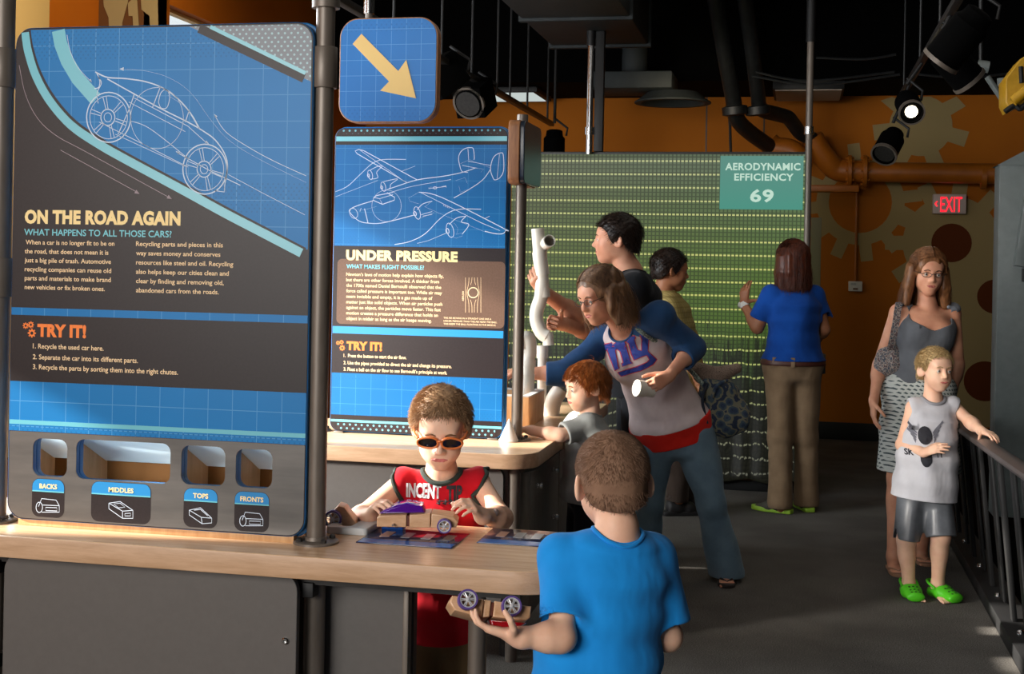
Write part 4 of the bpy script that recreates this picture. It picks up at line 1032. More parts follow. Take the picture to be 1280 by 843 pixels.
for x in xq:
    MB().cyl((x, YS, 0 if x > 0 else sz1), (x, YS, 3.0 if x > 0 else 3.05), .022, 16).build('support_pole', M['chrome'] if x < 0 else M['steel'], scn)
    MB().lathe((x, YS, at(1000, 168, Y=YS).z), (0, 0, 1), [(0, .022), (.0, .032), (.05, .032), (.05, .022)], 16).build('pole_collar', M['chrome'], scn)
    MB().cyl((x, YS, 2.95), (x, YS, CEIL if x > 0 else 3.05), .03, 12).build('pole_top', M['black'], scn)
MB().bb((xq[0] + .03, YS, sz1 + .02), (xq[0] + .09, YS + .06, 3.05), .003).build('cable_trunk', M['black'], scn)
MB().bb((sxa, YS + .05, 0), (sxb, YS + .6, .07), .004).build('floor_plinth', M['black'], scn)
b = (900, 195, 1005, 262)
YP = YS - .03
pa, pb = at(b[0], 228, Y=YP), at(b[2] - 1, 228, Y=YP); z1_, z0_ = at(950, b[1], Y=YP).z, at(950, b[3], Y=YP).z
m_t = emit('teal_projection', '4f8f7e', 1.0)
_n = NT(m_t); _sp = _n.add('ShaderNodeSeparateXYZ'); _n.link(_n.geo(), _sp.inputs[0])
_h = _n.math('DIVIDE', _n.math('SUBTRACT', _sp.outputs[2], z0_), z1_ - z0_)
_n.link(_n.ramp(_h, [(0, lin('4b9080')), (1, lin('5c8c80'))]), _n.b.inputs['Emission Color'])
PALE_P = emit('pale_projection', 'bfdccb', 1.0)
sp_ = plate('score_panel', [[(pa.x, z0_), (pb.x, z0_), (pb.x, z1_), (pa.x, z1_)]], .004, XZ(YP + .004), m_t, scn, smooth=False)
text_lines('score_text', [('AERODYNAMIC', 906.5, 212.5, 1000.5, 9), ('EFFICIENCY', 917.8, 225.5, 992, 8.8)], YP - .002, PALE_P, sp_, bold=.028, spacing=1.08)
text_lines('score_number', [('69', 937.5, 252, 967, 15.5)], YP - .002, PALE_P, sp_, bold=.028, spacing=1.08)

# ---- air pipe exhibit on the second table
bx = thing('air_box', 'maple box with open black top holding the upright air pipes', 'box', (-1.3, 5.6, TZ))
q0, q1 = at(660, 545, Z=TZ), at(690, 530, Z=TZ)
bx0, bx1, by0, by1 = -1.5, -1.105, 5.47, 5.80; bzt = at(660, 497, Y=by0).z
plate('box_walls', [rrect(bx0, by0, bx1, by1, .006), rrect(bx0 + .025, by0 + .025, bx1 - .025, by1 - .025, .004)], bzt - TZ, XY(TZ), M['box_wood'], bx, bevel=.001)
MB().bb((bx0 + .02, by0 + .02, bzt - .06), (bx1 - .02, by1 - .02, bzt - .05)).build('blower_deck', M['black'], bx)
plate('top_rim', [rrect(bx0, by0, bx1, by1, .006), rrect(bx0 + .03, by0 + .03, bx1 - .03, by1 - .03, .004)], .006, XY(bzt), M['pale_grey'], bx)
def pvc(name, label, segs, Y, r=None, group='white air pipes'):
    """segs: list of pixel polylines with radius; all on depth plane Y"""
    base = at(segs[0][0][-1][0], segs[0][0][-1][1], Y=Y)
    t = thing(name, label, 'pipe', base, group)
    for (pts, rad, nm) in segs:
        P3_ = [at(p[0], p[1], Y=(p[2] if len(p) > 2 else Y)) for p in pts]
        if len(P3_) > 2: P3_ = spline(P3_, 5)
        m_ = len(P3_)
        mb_ = MB(); n0 = 20
        mb_.tube(P3_, rad, n0, cap=False); mb_.tube(P3_, rad * .86, n0, cap=False)
        vv = mb_.bm.verts; vv.ensure_lookup_table(); h_ = m_ * n0
        for base_ in (0, (m_ - 1) * n0):
            for k_ in range(n0): mb_.bm.faces.new([vv[base_ + k_], vv[base_ + (k_ + 1) % n0], vv[h_ + base_ + (k_ + 1) % n0], vv[h_ + base_ + k_]])
        mb_.build(nm, M['white_pvc'], t)
    return t
yq = 5.70; s5 = 5.7 / 1650
pvc('air_pipe', 'upright white pipe with elbow top standing in the maple box', [([(654, 436), (654, 427), (657.5, 422), (662, 427), (662.5, 446)], .0295, 'elbow'), ([(662, 440), (660, 470)], .0265, 'pipe'), ([(661.5, 450), (661, 458)], .031, 'coupling'), ([(660, 468), (658.5, 502)], .030, 'socket')], yq)
pvc('air_pipe', 'thin white pipe standing on the table behind the maple box', [([(678, 440), (677, 518)], .022, 'pipe'), ([(678, 432), (678, 448)], .027, 'coupling'), ([(677.5, 466), (677.5, 474)], .027, 'coupling')], 6.0)
pvc('air_pipe', 'white assembled pipe with side outlet held up by the man in black', [([(672, 286), (674.5, 318)], .031, 'tee_body'), ([(675, 312), (681, 306), (687, 301, 6.08)], .029, 'tee_outlet'), ([(674, 315), (678, 344)], .0345, 'coupling'), ([(677, 335), (680, 372)], .030, 'pipe'), ([(678, 350), (676, 372), (671, 388), (671, 402), (677, 416), (684, 421)], .033, 'bend'), ([(684, 416), (686, 432)], .027, 'outlet')], 6.15)
pvc('air_pipe', 'short white pipe lying bent on the far end of the table', [([(703, 485), (694, 497), (690, 510), (689, 525)], .038, 'elbow'), ([(689, 518), (688, 528)], .042, 'socket')], 5.95)
cp = at(636, 552, Z=TZ)
cn = thing('paper_cone', 'white cone standing at the corner of the second table', 'cone', (cp.x, cp.y, TZ))
ch = at(637, 525, Y=cp.y).z - TZ
MB().lathe((cp.x, cp.y, TZ), (0, 0, 1), [(0, .037), (.003, .038), (ch, .003), (ch + .004, .0005)], 32).build('cone_body', M['white'], cn)
MB().lathe((cp.x, cp.y, TZ + .003), (0, 0, 1), [(0, .0385), (.004, .038)], 32).build('rim', M['white'], cn)

# ================================================================ toy cars
def wheel(parent, c, axis, r=.027, w=.016, tyre='5a4488'):
    c = Vector(c); a = Vector(axis).normalized(); R = frame(a)
    wh = MB().lathe(c - a * w / 2, a, [(0, r * .8), (0, r * .96), (.002, r), (w - .002, r), (w, r * .96), (w, r * .8), (w * .5, r * .78)], 32, cap=False).build('wheel', newmat('purple_tyre', tyre, .4), parent)
    mb = MB(); mb.lathe(c - a * w * .1, a, [(0, r * .68), (0, r * .82), (w * .55, r * .82), (w * .55, r * .70), (w * .4, r * .68)], 32, cap=False)
    for k in range(6):
        ang = k * math.pi / 3
        for da in (-.13, .13):
            d0 = R @ Vector((math.cos(ang + da * 2), math.sin(ang + da * 2), 0)); d1 = R @ Vector((math.cos(ang + da), math.sin(ang + da), 0))
            mb.tube([c + a * w * .42 + d0 * r * .18, c + a * w * .36 + d1 * r * .73], r * .05, 6)
    mb.lathe(c, a, [(0, r * .2), (w * .5, r * .2), (w * .62, r * .1)], 14)
    mb.build('rim', M['chrome_soft'], wh)
    return wh
M['chrome_soft'] = newmat('silver_plastic', 'd5d6da', .3, .35)
M['hub_dark'] = newmat('hub_shadow', '4a4552', .6)
def toy_car(label, loc, R, canopy, L=.235, r=.022, skip=()):
    """R columns: car forward, car left, car up"""
    loc = Vector(loc); t = thing('toy_car', label, 'toy car', loc, None)
    def W_(p): return loc + R @ Vector(p)
    def prism(name, prof, y0, y1, mat, bev=.003):
        me_ = flat_mesh([prof], y1 - y0, bev)
        for v in me_.vertices: v.co = W_((v.co.x, y0 + v.co.z, v.co.y))
        return link_mesh(name, me_, mat, t, smooth=30)
    hw = .035
    prism('rear_block', [(-L / 2, .004), (-L / 2 + .075, .004), (-L / 2 + .075, .036), (-L / 2 + .008, .033), (-L / 2, .026)], -hw, hw, M['toy_wood'])
    prism('middle_block', [(-L / 2 + .082, .004), (L / 2 - .07, .004), (L / 2 - .07, .040), (-L / 2 + .082, .036)], -hw, hw, M['toy_wood'])
    prism('front_block', [(L / 2 - .068, .004), (L / 2 - .004, .006), (L / 2, .02), (L / 2 - .012, .034), (L / 2 - .068, .040)], -hw, hw, M['toy_wood'])
    prism('joint', [(-L / 2 + .074, .006), (-L / 2 + .083, .006), (-L / 2 + .083, .034), (-L / 2 + .074, .034)], -hw + .004, hw - .004, newmat('joint_dark', '5a2818', .6))
    cm = newmat('canopy_plastic', canopy, .12); cb_ = cm.node_tree.nodes['Principled BSDF']; cb_.inputs['Transmission Weight'].default_value = .35; cb_.inputs['IOR'].default_value = 1.45
    prism('canopy', [(-L / 2 + .004, .036), (L / 2 - .085, .041), (L / 2 - .092, .058), (L / 2 - .13, .064), (-L / 2 + .05, .058), (-L / 2 + .018, .046)], -hw + .004, hw - .004, cm, .004)
    for k_, fx in enumerate((-L / 2 + .042, L / 2 - .034)):
        MB().cyl(W_((fx, -hw - .014, .012)), W_((fx, hw + .014, .012)), .003, 8).build('axle', M['chrome'], t)
        for s_ in (-1, 1):
            if (k_, s_) in skip: continue
            wheel(t, W_((fx, s_ * (hw + .010), .012)), R @ Vector((0, s_, 0)), r)
    return t
# ================================================================ soft bodies: distance fields meshed with surface nets
V3 = lambda p: np.array((p[0], p[1], p[2]), dtype=np.float64)
def nrm(v):
    v = V3(v); return v / max(np.linalg.norm(v), 1e-9)

class Vol:
    def __init__(s, lo, hi, res):
        s.res = res; s.lo = V3(lo); s.n = np.ceil((V3(hi) - s.lo) / res).astype(int) + 1
        s.D = np.full(tuple(s.n), .06, dtype=np.float32)
    def blk(s, lo, hi):
        a = np.clip(np.floor((V3(lo) - s.lo) / s.res).astype(int), 0, s.n); b = np.clip(np.ceil((V3(hi) - s.lo) / s.res).astype(int) + 1, 0, s.n)
        if np.any(b <= a): return None
        ax = [(s.lo[i] + s.res * np.arange(a[i], b[i])).astype(np.float32) for i in range(3)]
        return (slice(a[0], b[0]), slice(a[1], b[1]), slice(a[2], b[2])), ax[0][:, None, None], ax[1][None, :, None], ax[2][None, None, :]
    def op(s, f, lo, hi, k=.01, mode='u'):
        m = max(k, 3 * s.res) + s.res * 2
        B = s.blk(V3(lo) - m, V3(hi) + m)
        if B is None: return
        sl, x, y, z = B
        d = f(x, y, z).astype(np.float32); a = s.D[sl]
        if mode == 'u':
            h = np.maximum(k - np.abs(a - d), 0) / max(k, 1e-6); s.D[sl] = np.minimum(a, d) - h * h * k * .25
        elif mode == 's':
            d = -d; h = np.maximum(k - np.abs(a - d), 0) / max(k, 1e-6); s.D[sl] = np.maximum(a, d) + h * h * k * .25
        elif mode == 'add': s.D[sl] = a + d
    # -- primitives
    def cone(s, a, b, ra, rb, k=.01, mode='u'):
        a, b = V3(a), V3(b); ab = b - a; L2 = max(float(ab @ ab), 1e-9); r = max(ra, rb)
        def f(x, y, z):
            px, py, pz = x - a[0], y - a[1], z - a[2]
            t = np.clip((px * ab[0] + py * ab[1] + pz * ab[2]) / L2, 0, 1)
            return np.sqrt((px - t * ab[0]) ** 2 + (py - t * ab[1]) ** 2 + (pz - t * ab[2]) ** 2) - (ra + t * (rb - ra))
        s.op(f, np.minimum(a, b) - r, np.maximum(a, b) + r, k, mode)
    def ell(s, c, r, R=None, k=.01, mode='u'):
        c = V3(c); R = np.eye(3) if R is None else np.asarray(R); r = V3(r); e = np.sqrt(((R * r) ** 2).sum(1))
        def f(x, y, z):
            p = (x - c[0], y - c[1], z - c[2])
            q = [(p[0] * R[0, i] + p[1] * R[1, i] + p[2] * R[2, i]) for i in range(3)]
            k0 = np.sqrt(sum((q[i] / r[i]) ** 2 for i in range(3))); k1 = np.sqrt(sum((q[i] / r[i] ** 2) ** 2 for i in range(3)))
            return k0 * (k0 - 1) / np.maximum(k1, 1e-6)
        s.op(f, c - e, c + e, k, mode)
    def flat(s, a, b, wa, wb, side, k=.02, mode='u', cap=.6):
        """limb of elliptical section from a to b; w = (half width along side, half depth)"""
        a, b = V3(a), V3(b); ab = b - a; L = np.linalg.norm(ab); t_ = ab / max(L, 1e-9)
        sd = V3(side); sd = nrm(sd - t_ * (sd @ t_)); fr = np.cross(t_, sd); r = max(wa + wb)
        def f(x, y, z):
            px, py, pz = x - a[0], y - a[1], z - a[2]
            h = px * t_[0] + py * t_[1] + pz * t_[2]; u = np.clip(h / max(L, 1e-9), 0, 1)
            over = (h - u * L); w0 = wa[0] + u * (wb[0] - wa[0]); w1 = wa[1] + u * (wb[1] - wa[1])
            p = px * sd[0] + py * sd[1] + pz * sd[2]; q = px * fr[0] + py * fr[1] + pz * fr[2]
            cp = np.minimum(w0, w1) * cap
            k0 = np.sqrt((p / w0) ** 2 + (q / w1) ** 2 + (over / cp) ** 2); k1 = np.sqrt((p / w0 ** 2) ** 2 + (q / w1 ** 2) ** 2 + (over / cp ** 2) ** 2)
            return k0 * (k0 - 1) / np.maximum(k1, 1e-6)
        s.op(f, np.minimum(a, b) - r, np.maximum(a, b) + r, k, mode)
    def rbox(s, c, half, R=None, rad=.005, k=.005, mode='u'):
        c = V3(c); R = np.eye(3) if R is None else np.asarray(R); hf = V3(half) - rad; e = (np.abs(R) * (V3(half))).sum(1)
        def f(x, y, z):
            p = (x - c[0], y - c[1], z - c[2])
            q = [np.abs(p[0] * R[0, i] + p[1] * R[1, i] + p[2] * R[2, i]) - hf[i] for i in range(3)]
            o = np.sqrt(sum(np.maximum(w, 0) ** 2 for w in q)); return o + np.minimum(np.maximum(np.maximum(q[0], q[1]), q[2]), 0) - rad
        s.op(f, c - e, c + e, k, mode)
    def cut(s, p, n, k=.004):
        """remove everything on the side n points to"""
        n = nrm(n); p = V3(p)
        ax = [(s.lo[i] + s.res * np.arange(s.n[i])).astype(np.float32) for i in range(3)]
        d = ((ax[0] - p[0]) * n[0])[:, None, None] + ((ax[1] - p[1]) * n[1])[None, :, None] + ((ax[2] - p[2]) * n[2])[None, None, :]
        h = np.maximum(k - np.abs(s.D - d), 0) / k; s.D = (np.maximum(s.D, d) + h * h * k * .25).astype(np.float32)
    def wrinkle(s, amp, freq, stretch=(1, 1, 1), seed=0, n=5):
        r = np.random.default_rng(seed)
        ax = [(s.lo[i] + s.res * np.arange(s.n[i])).astype(np.float32) for i in range(3)]
        idx = np.argwhere(np.abs(s.D) < max(.02, amp * 4)); 
        P = s.lo + idx * s.res; d = np.zeros(len(P)); P = P * V3(stretch)
        for i in range(n):
            v = r.normal(size=3); v /= np.linalg.norm(v); w = r.normal(size=3); w /= np.linalg.norm(w)
            d += np.sin(P @ v * freq * (1 + .5 * i) + 1.6 * np.sin(P @ w * freq * .45 + i) + r.uniform(0, 6.28)) / (1 + .4 * i)
        s.D[tuple(idx.T)] += (amp * d / 2).astype(np.float32)
    def mesh(s, smooth=1):
        D = s.D; I = D < 0
        c = np.zeros(tuple(s.n - 1), dtype=np.uint8)
        for dx in (0, 1):
            for dy in (0, 1):
                for dz in (0, 1): c += I[dx:s.n[0] - 1 + dx, dy:s.n[1] - 1 + dy, dz:s.n[2] - 1 + dz]
        act = np.argwhere((c > 0) & (c < 8))
        if len(act) == 0: return None
        idm = np.full(c.shape, -1, dtype=np.int32); idm[tuple(act.T)] = np.arange(len(act))
        C = np.array([(i, j, k_) for i in (0, 1) for j in (0, 1) for k_ in (0, 1)])
        val = np.stack([D[act[:, 0] + q[0], act[:, 1] + q[1], act[:, 2] + q[2]] for q in C], 1).astype(np.float64)
        acc = np.zeros((len(act), 3)); cnt = np.zeros(len(act))
        for i in range(8):
            for j in range(i + 1, 8):
                if np.abs(C[i] - C[j]).sum() != 1: continue
                a, b = val[:, i], val[:, j]; m = (a < 0) != (b < 0)
                t = np.where(m, a / np.where(m, a - b, 1), 0)
                acc += np.where(m[:, None], C[i] + t[:, None] * (C[j] - C[i]), 0); cnt += m
        Vt = s.lo + (act + acc / cnt[:, None]) * s.res
        quads = []
        for ax in range(3):
            sl0 = [slice(None)] * 3; sl1 = [slice(None)] * 3; sl0[ax] = slice(0, -1); sl1[ax] = slice(1, None)
            A, B = I[tuple(sl0)], I[tuple(sl1)]
            e = np.argwhere(A != B); b1, b2 = (ax + 1) % 3, (ax + 2) % 3
            ok = (e[:, b1] > 0) & (e[:, b2] > 0) & (e[:, b1] < s.n[b1] - 1) & (e[:, b2] < s.n[b2] - 1); e = e[ok]
            fl = A[tuple(e.T)]
            o = [e.copy() for _ in range(4)]; o[1][:, b1] -= 1; o[2][:, b1] -= 1; o[2][:, b2] -= 1; o[3][:, b2] -= 1
            q = np.stack([idm[tuple(w.T)] for w in o], 1); q[~fl] = q[~fl][:, ::-1]; quads.append(q)
        Q = np.concatenate(quads); Q = Q[(Q >= 0).all(1)]
        # keep pieces big enough to matter, relax a little
        for _ in range(smooth):
            S = np.zeros_like(Vt); n_ = np.zeros(len(Vt))
            for a, b in ((0, 1), (1, 2), (2, 3), (3, 0)):
                np.add.at(S, Q[:, a], Vt[Q[:, b]]); np.add.at(S, Q[:, b], Vt[Q[:, a]]); np.add.at(n_, Q[:, a], 1); np.add.at(n_, Q[:, b], 1)
            Vt = Vt * .5 + .5 * S / np.maximum(n_, 1)[:, None]
        # drop stray islands
        lab = np.arange(len(Vt))
        for _ in range(200):
            m = lab[Q].min(1); new = lab.copy()
            for a in range(4): np.minimum.at(new, Q[:, a], m)
            new = new[new]
            if (new == lab).all(): break
            lab = new
        ids, ct = np.unique(lab, return_counts=True); keep = np.isin(lab, ids[ct >= max(12, .02 * ct.max())])
        Q = Q[keep[Q[:, 0]]]; used = np.unique(Q); rm = np.full(len(Vt), -1); rm[used] = np.arange(len(used))
        return Vt[used], rm[Q]
    def build(s, name, mat, parent, smooth=1):
        r = s.mesh(smooth)
        if r is None: return None
        Vt, Q = r
        me = bpy.data.meshes.new(name)
        me.vertices.add(len(Vt)); me.vertices.foreach_set('co', Vt.astype(np.float32).ravel())
        me.loops.add(len(Q) * 4); me.loops.foreach_set('vertex_index', Q.astype(np.int32).ravel())
        me.polygons.add(len(Q)); me.polygons.foreach_set('loop_start', np.arange(0, len(Q) * 4, 4, dtype=np.int32)); me.polygons.foreach_set('loop_total', np.full(len(Q), 4, dtype=np.int32))
        me.update(calc_edges=True); me.validate()
        return link_mesh(name, me, mat, parent, smooth=True)

def basis(f, up=(0, 0, 1)):
    """columns: x = the figure's right, y = forward, z = up"""
    f = nrm(f); u = V3(up); x = nrm(np.cross(f, u)); return np.stack([x, f, np.cross(x, f)], 1)
def tilt(R, yaw=0, pitch=0, roll=0):
    """turn a head frame: yaw to its left +, pitch up +, roll towards its right shoulder + (degrees)"""
    a, b, c = math.radians(yaw), math.radians(pitch), math.radians(roll)
    Rz = np.array([[math.cos(a), -math.sin(a), 0], [math.sin(a), math.cos(a), 0], [0, 0, 1]])
    Rx = np.array([[1, 0, 0], [0, math.cos(b), -math.sin(b)], [0, math.sin(b), math.cos(b)]])
    Ry = np.array([[math.cos(c), 0, math.sin(c)], [0, 1, 0], [-math.sin(c), 0, math.cos(c)]])
    return R @ Rz @ Rx @ Ry
# ================================================================ people: figures posed joint by joint
KINDS_ = {
 # shoulder half, chest(w,d), waist, hip, upper arm(r0,r1), forearm(r0,r1), thigh, calf, neck, head height, hand length
 'woman': dict(chest=(.150, .108), under=(.138, .102), waist=(.128, .098), hip=(.172, .125), ua=(.047, .037), fa=(.037, .025), th=(.088, .057), ca=(.055, .037), neck=.05, hh=.222, hand=.172, trap=.045),
 'man': dict(chest=(.178, .128), under=(.168, .125), waist=(.165, .125), hip=(.172, .128), ua=(.057, .045), fa=(.046, .031), th=(.092, .062), ca=(.06, .042), neck=.062, hh=.236, hand=.19, trap=.06),
 'child': dict(chest=(.104, .076), under=(.098, .074), waist=(.094, .072), hip=(.102, .08), ua=(.031, .026), fa=(.028, .0205), th=(.056, .042), ca=(.041, .028), neck=.040, hh=.203, hand=.128, trap=.034),
}

class Fig:
    bust = .058
    def __init__(s, kind, J, head_c, head_R, body_f, hip_f=None, res=.004, label='', name='person', scale=1.0, bend=None, **ov):
        s.k = dict(KINDS_[kind]); s.kind = kind; s.child = kind == 'child'
        for k_ in s.k:
            if k_ not in ('hh',): s.k[k_] = tuple(v * scale for v in s.k[k_]) if isinstance(s.k[k_], tuple) else s.k[k_] * scale
        s.k.update(ov); s.res = res
        s.J = {k_: V3(v) for k_, v in J.items()}; J = s.J
        s.hc = V3(head_c); s.hR = np.asarray(head_R); s.s = s.k['hh'] / .22
        s.bf = nrm(body_f); s.hf = nrm(hip_f if hip_f is not None else body_f)
        J['P'] = (J['hL'] + J['hR']) / 2
        sh = J['sR'] - J['sL']; s.ss = nrm(sh); s.sh = nrm(J['hR'] - J['hL'])
        # spine as a bent curve
        mid = bend if bend is not None else (J['P'] + J['N']) / 2
        s.spine = lambda t: (1 - t) ** 2 * J['P'] + 2 * t * (1 - t) * (2 * V3(mid) - .5 * (J['P'] + J['N'])) + t * t * J['N']
        s.side = lambda t: nrm(s.sh * (1 - t) + s.ss * t)
        s.tan = lambda t: nrm(s.spine(min(t + .05, 1.1)) - s.spine(t - .05))
        allp = np.array(list(J.values()) + [s.hc]); s.lo = allp.min(0) - .16; s.hi = allp.max(0) + .16
        foot = min(J['aL'][2], J['aR'][2])
        c = (J['aL'] + J['aR']) / 2
        s.root = thing(name, label, 'person', (c[0], c[1], 0.0))
    def fwd_at(s, t):
        f = np.cross(s.tan(t), s.side(t)); 
        return f if f @ s.bf > 0 else -f
    def H(s, p): return s.hc + s.hR @ (V3(p) * s.s)
    def vol(s, lo=None, hi=None, res=None):
        return Vol(s.lo if lo is None else lo, s.hi if hi is None else hi, res or s.res)
    # ---- body pieces, all usable at an inflated size for clothes
    def torso(s, v, inf=0.0, k=.035, stations=None, belly=0.0):
        K = s.k
        st = [(-.06, (K['hip'][0] * .8, K['hip'][1] * .85)), (.10, K['hip']), (.38, K['waist']), (.62, K['under']), (.80, K['chest']), (.93, (K['chest'][0] * .72, K['chest'][1] * .7))]
        if stations: st = stations
        for (t0, w0), (t1, w1) in zip(st[:-1], st[1:]):
            a = s.spine(t0); b = s.spine(t1)
            v.flat(a, b, (w0[0] + inf, w0[1] + inf), (w1[0] + inf, w1[1] + inf), s.side((t0 + t1) / 2), k, cap=.5)
        if s.kind == 'woman':
            c = s.spine(.70); f = s.fwd_at(.72)
            for q in (-1, 1):
                v.ell(c + s.side(.7) * q * K['chest'][0] * .46 + f * K['chest'][1] * .62, [s.bust + inf * .8] * 3, None, .05)
        if belly:
            v.ell(s.spine(.3) + s.fwd_at(.3) * K['waist'][1] * .4, (K['waist'][0] * .9 + inf, K['waist'][0] * .9 + inf, .11 + inf), None, .05)
    def shoulders(s, v, inf=0.0):
        K = s.k; N = s.J['N']
        for q in 'LR':
            v.cone(N - s.tan(.95) * K['trap'] * 1.0, s.J['s' + q], K['trap'] + inf, K['ua'][0] * 1.02 + inf, .03)
    def arm(s, v, q, inf=0.0, f0=0.0, f1=2.0, k=.012, flare=0.0):
        """f in 0..1 upper arm, 1..2 forearm"""
        K = s.k; S_, E_, W_ = s.J['s' + q], s.J['e' + q], s.J['w' + q]
        if f0 < 1:
            e = min(f1, 1.0)
            v.cone(S_ + (E_ - S_) * f0, S_ + (E_ - S_) * e, K['ua'][0] + inf, K['ua'][0] + (K['ua'][1] - K['ua'][0]) * e + inf + flare, k)
        if f1 > 1:
            e = f1 - 1; m = E_ + (W_ - E_) * .3
            b0 = max(f0 - 1, 0)
            v.cone(E_ + (W_ - E_) * b0, E_ + (W_ - E_) * min(e, 1), (K['fa'][0] if b0 == 0 else K['fa'][0] + (K['fa'][1] - K['fa'][0]) * b0) + inf, K['fa'][0] + (K['fa'][1] - K['fa'][0]) * min(e, 1) + inf + flare, k)
            if b0 < .3 and e > .35: v.cone(E_ + (W_ - E_) * .12, m, K['fa'][0] * 1.0 + inf, K['fa'][0] * 1.06 + inf, .02)
    def leg(s, v, q, inf=0.0, f0=0.0, f1=2.0, k=.02, flare=0.0):
        K = s.k; A, B, C = s.J['h' + q], s.J['k' + q], s.J['a' + q]
        if f0 < 1:
            e = min(f1, 1.0); v.cone(A + (B - A) * f0, A + (B - A) * e, K['th'][0] + inf, K['th'][0] + (K['th'][1] - K['th'][0]) * e + inf + (flare if f1 <= 1 else 0), k)
        if f1 > 1:
            e = f1 - 1; f = s.hf
            v.cone(B, B + (C - B) * min(e, 1), K['th'][1] * .98 + inf, K['ca'][0] * (1 - min(e, 1)) * .8 + K['ca'][1] * (.2 + .8 * min(e, 1)) + inf + flare, k)
            if e > .4: v.ell(B + (C - B) * .28 - f * K['ca'][0] * .28, (K['ca'][0] * .86 + inf, K['ca'][0] * .9 + inf, np.linalg.norm(C - B) * .26), None, .025)
    def foot_bare(s, v, q, f, L):
        a = s.J['a' + q]; f = nrm(f); g = a.copy(); g[2] = 0
        v.cone(a, g + V3((0, 0, .032)) - f * L * .12, s.k['ca'][1], L * .13, .02)
        v.flat(g + V3((0, 0, L * .11)), g + f * L * .55 + V3((0, 0, L * .06)), (L * .13, L * .12), (L * .19, L * .065), np.cross(f, (0, 0, 1)), .02)
        sd = np.cross(f, (0, 0, 1)); t_ = 1 if q == 'R' else -1
        for i in range(5):
            o_ = (i - 2) * L * .07; ln_ = L * (.2 - .025 * i)
            b = g + f * L * .56 - sd * t_ * o_ * -1 * 1.0 + V3((0, 0, L * .05))
            v.cone(b, b + f * ln_ * .8 - V3((0, 0, L * .012)), L * .042 - i * L * .003, L * .036 - i * L * .003, .004)
    def hand(s, v, q, d, n, curl=(25, 30, 20), spread=.10, thumb=(.55, .7, .35), tc=25, per=None, L=None):
        """d finger direction, n where the palm faces; per: extra curl per finger"""
        L = L or s.k['hand']; W = s.J['w' + q]; d = nrm(d); n = nrm(V3(n) - d * (V3(n) @ d))
        t = np.cross(d, n) if q == 'R' else np.cross(n, d)
        per = per or (0, 0, 0, 0)
        kn = []
        for i, (lat, ad) in enumerate(((.135, .47), (.047, .50), (-.042, .48), (-.125, .43))):
            kpt = W + d * L * ad + t * L * lat - n * L * .01
            v.cone(W + d * L * .06 + t * L * lat * .55, kpt, L * .088, L * .064, L * .06); kn.append((kpt, lat))
        v.cone(W - d * L * .06, W + d * L * .1, s.k['fa'][1], L * .12, L * .08)
        tips = []
        for i, (kpt, lat) in enumerate(kn):
            ln_ = (.40, .445, .41, .32)[i] * L; r0 = (.051, .053, .050, .044)[i] * L
            p = kpt; fd = nrm(d + t * lat * spread * 10); a = 0
            for j, fr in enumerate((.44, .31, .25)):
                a += math.radians(curl[j] + per[i] * (1 if j < 2 else .5))
                dd = fd * math.cos(a) + n * math.sin(a); e = p + dd * ln_ * fr
                v.cone(p, e, r0 * (1 - .1 * j), r0 * (1 - .1 * (j + 1)), L * .012); p = e
            tips.append(p)
        b = W + d * L * .10 + t * L * .10
        td = nrm(d * thumb[0] + t * thumb[1] + n * thumb[2])
        e = b + td * L * .22; v.cone(b, e, L * .085, L * .062, L * .05)
        a = 0
        for j, fr in enumerate((.17, .145)):
            a += math.radians(tc); ax = nrm(d * .8 + n * .6 - t * .25)
            dd = nrm(td * math.cos(a) + ax * math.sin(a)); e2 = e + dd * L * fr
            v.cone(e, e2, L * (.06 - .006 * j), L * (.054 - .008 * j), L * .012); e = e2
        return tips, e
    mouth = 0.0
    def head(s, v, mouth_open=0.0, nose=1.0, lid=1.0):
        s.mouth = mouth_open
        H, R, S = s.H, s.hR, s.s
        c = s.child
        E = lambda p, r, k=.015, mode='u', RR=None: v.ell(H(p), V3(r) * S, R if RR is None else RR, k * S, mode)
        C_ = lambda a, b, ra, rb, k=.01, mode='u': v.cone(H(a), H(b), ra * S, rb * S, k * S, mode)
        if c:
            E((0, -.012, .032), (.075, .093, .079)); E((0, .024, -.030), (.056, .066, .078), .03)
            E((0, .058, -.090), (.022, .022, .017), .035)
            for q in (-1, 1): E((q * .030, .050, -.044), (.027, .030, .032), .03)
            E((0, .06, .04), (.055, .03, .035), .03)
        else:
            E((0, -.010, .034), (.074, .095, .078)); E((0, .026, -.028), (.053, .068, .086), .03)
            E((0, .060, -.094), (.021, .021, .017), .032)
            for q in (-1, 1): E((q * .032, .052, -.028), (.024, .028, .026), .03); E((q * .040, .010, -.060), (.013, .034, .020), .03)
            E((0, .058, .036), (.055, .032, .03), .03)
        # brow, sockets, lids
        C_((-.034, .080, .016), (.034, .080, .016), .011, .011, .02)
        for q in (-1, 1): E((q * .031, .100, -.002), (.019, .020, .012), .018, 's')
        for q in (-1, 1):
            E((q * .031, .0775, -.001), (.0155, .0135, .0125), .006)
            E((q * .031, .0925, -.0035), (.0118, .009, .0034 * lid), .003, 's')
        # nose
        n_ = nose
        C_((0, .086, .008), (0, .086 + .018 * n_, -.030), .0065 if c else .0075, .0095 if c else .0105, .014)
        for q in (-1, 1): E((q * .0105, .090 + .006 * n_, -.034), (.0075, .009, .0065), .008)
        # mouth
        E((0, .080, -.060), (.026, .011, .015), .022)
        E((0, .0945, -.0615), (.019, .010, .0012 + .007 * mouth_open), .003, 's')
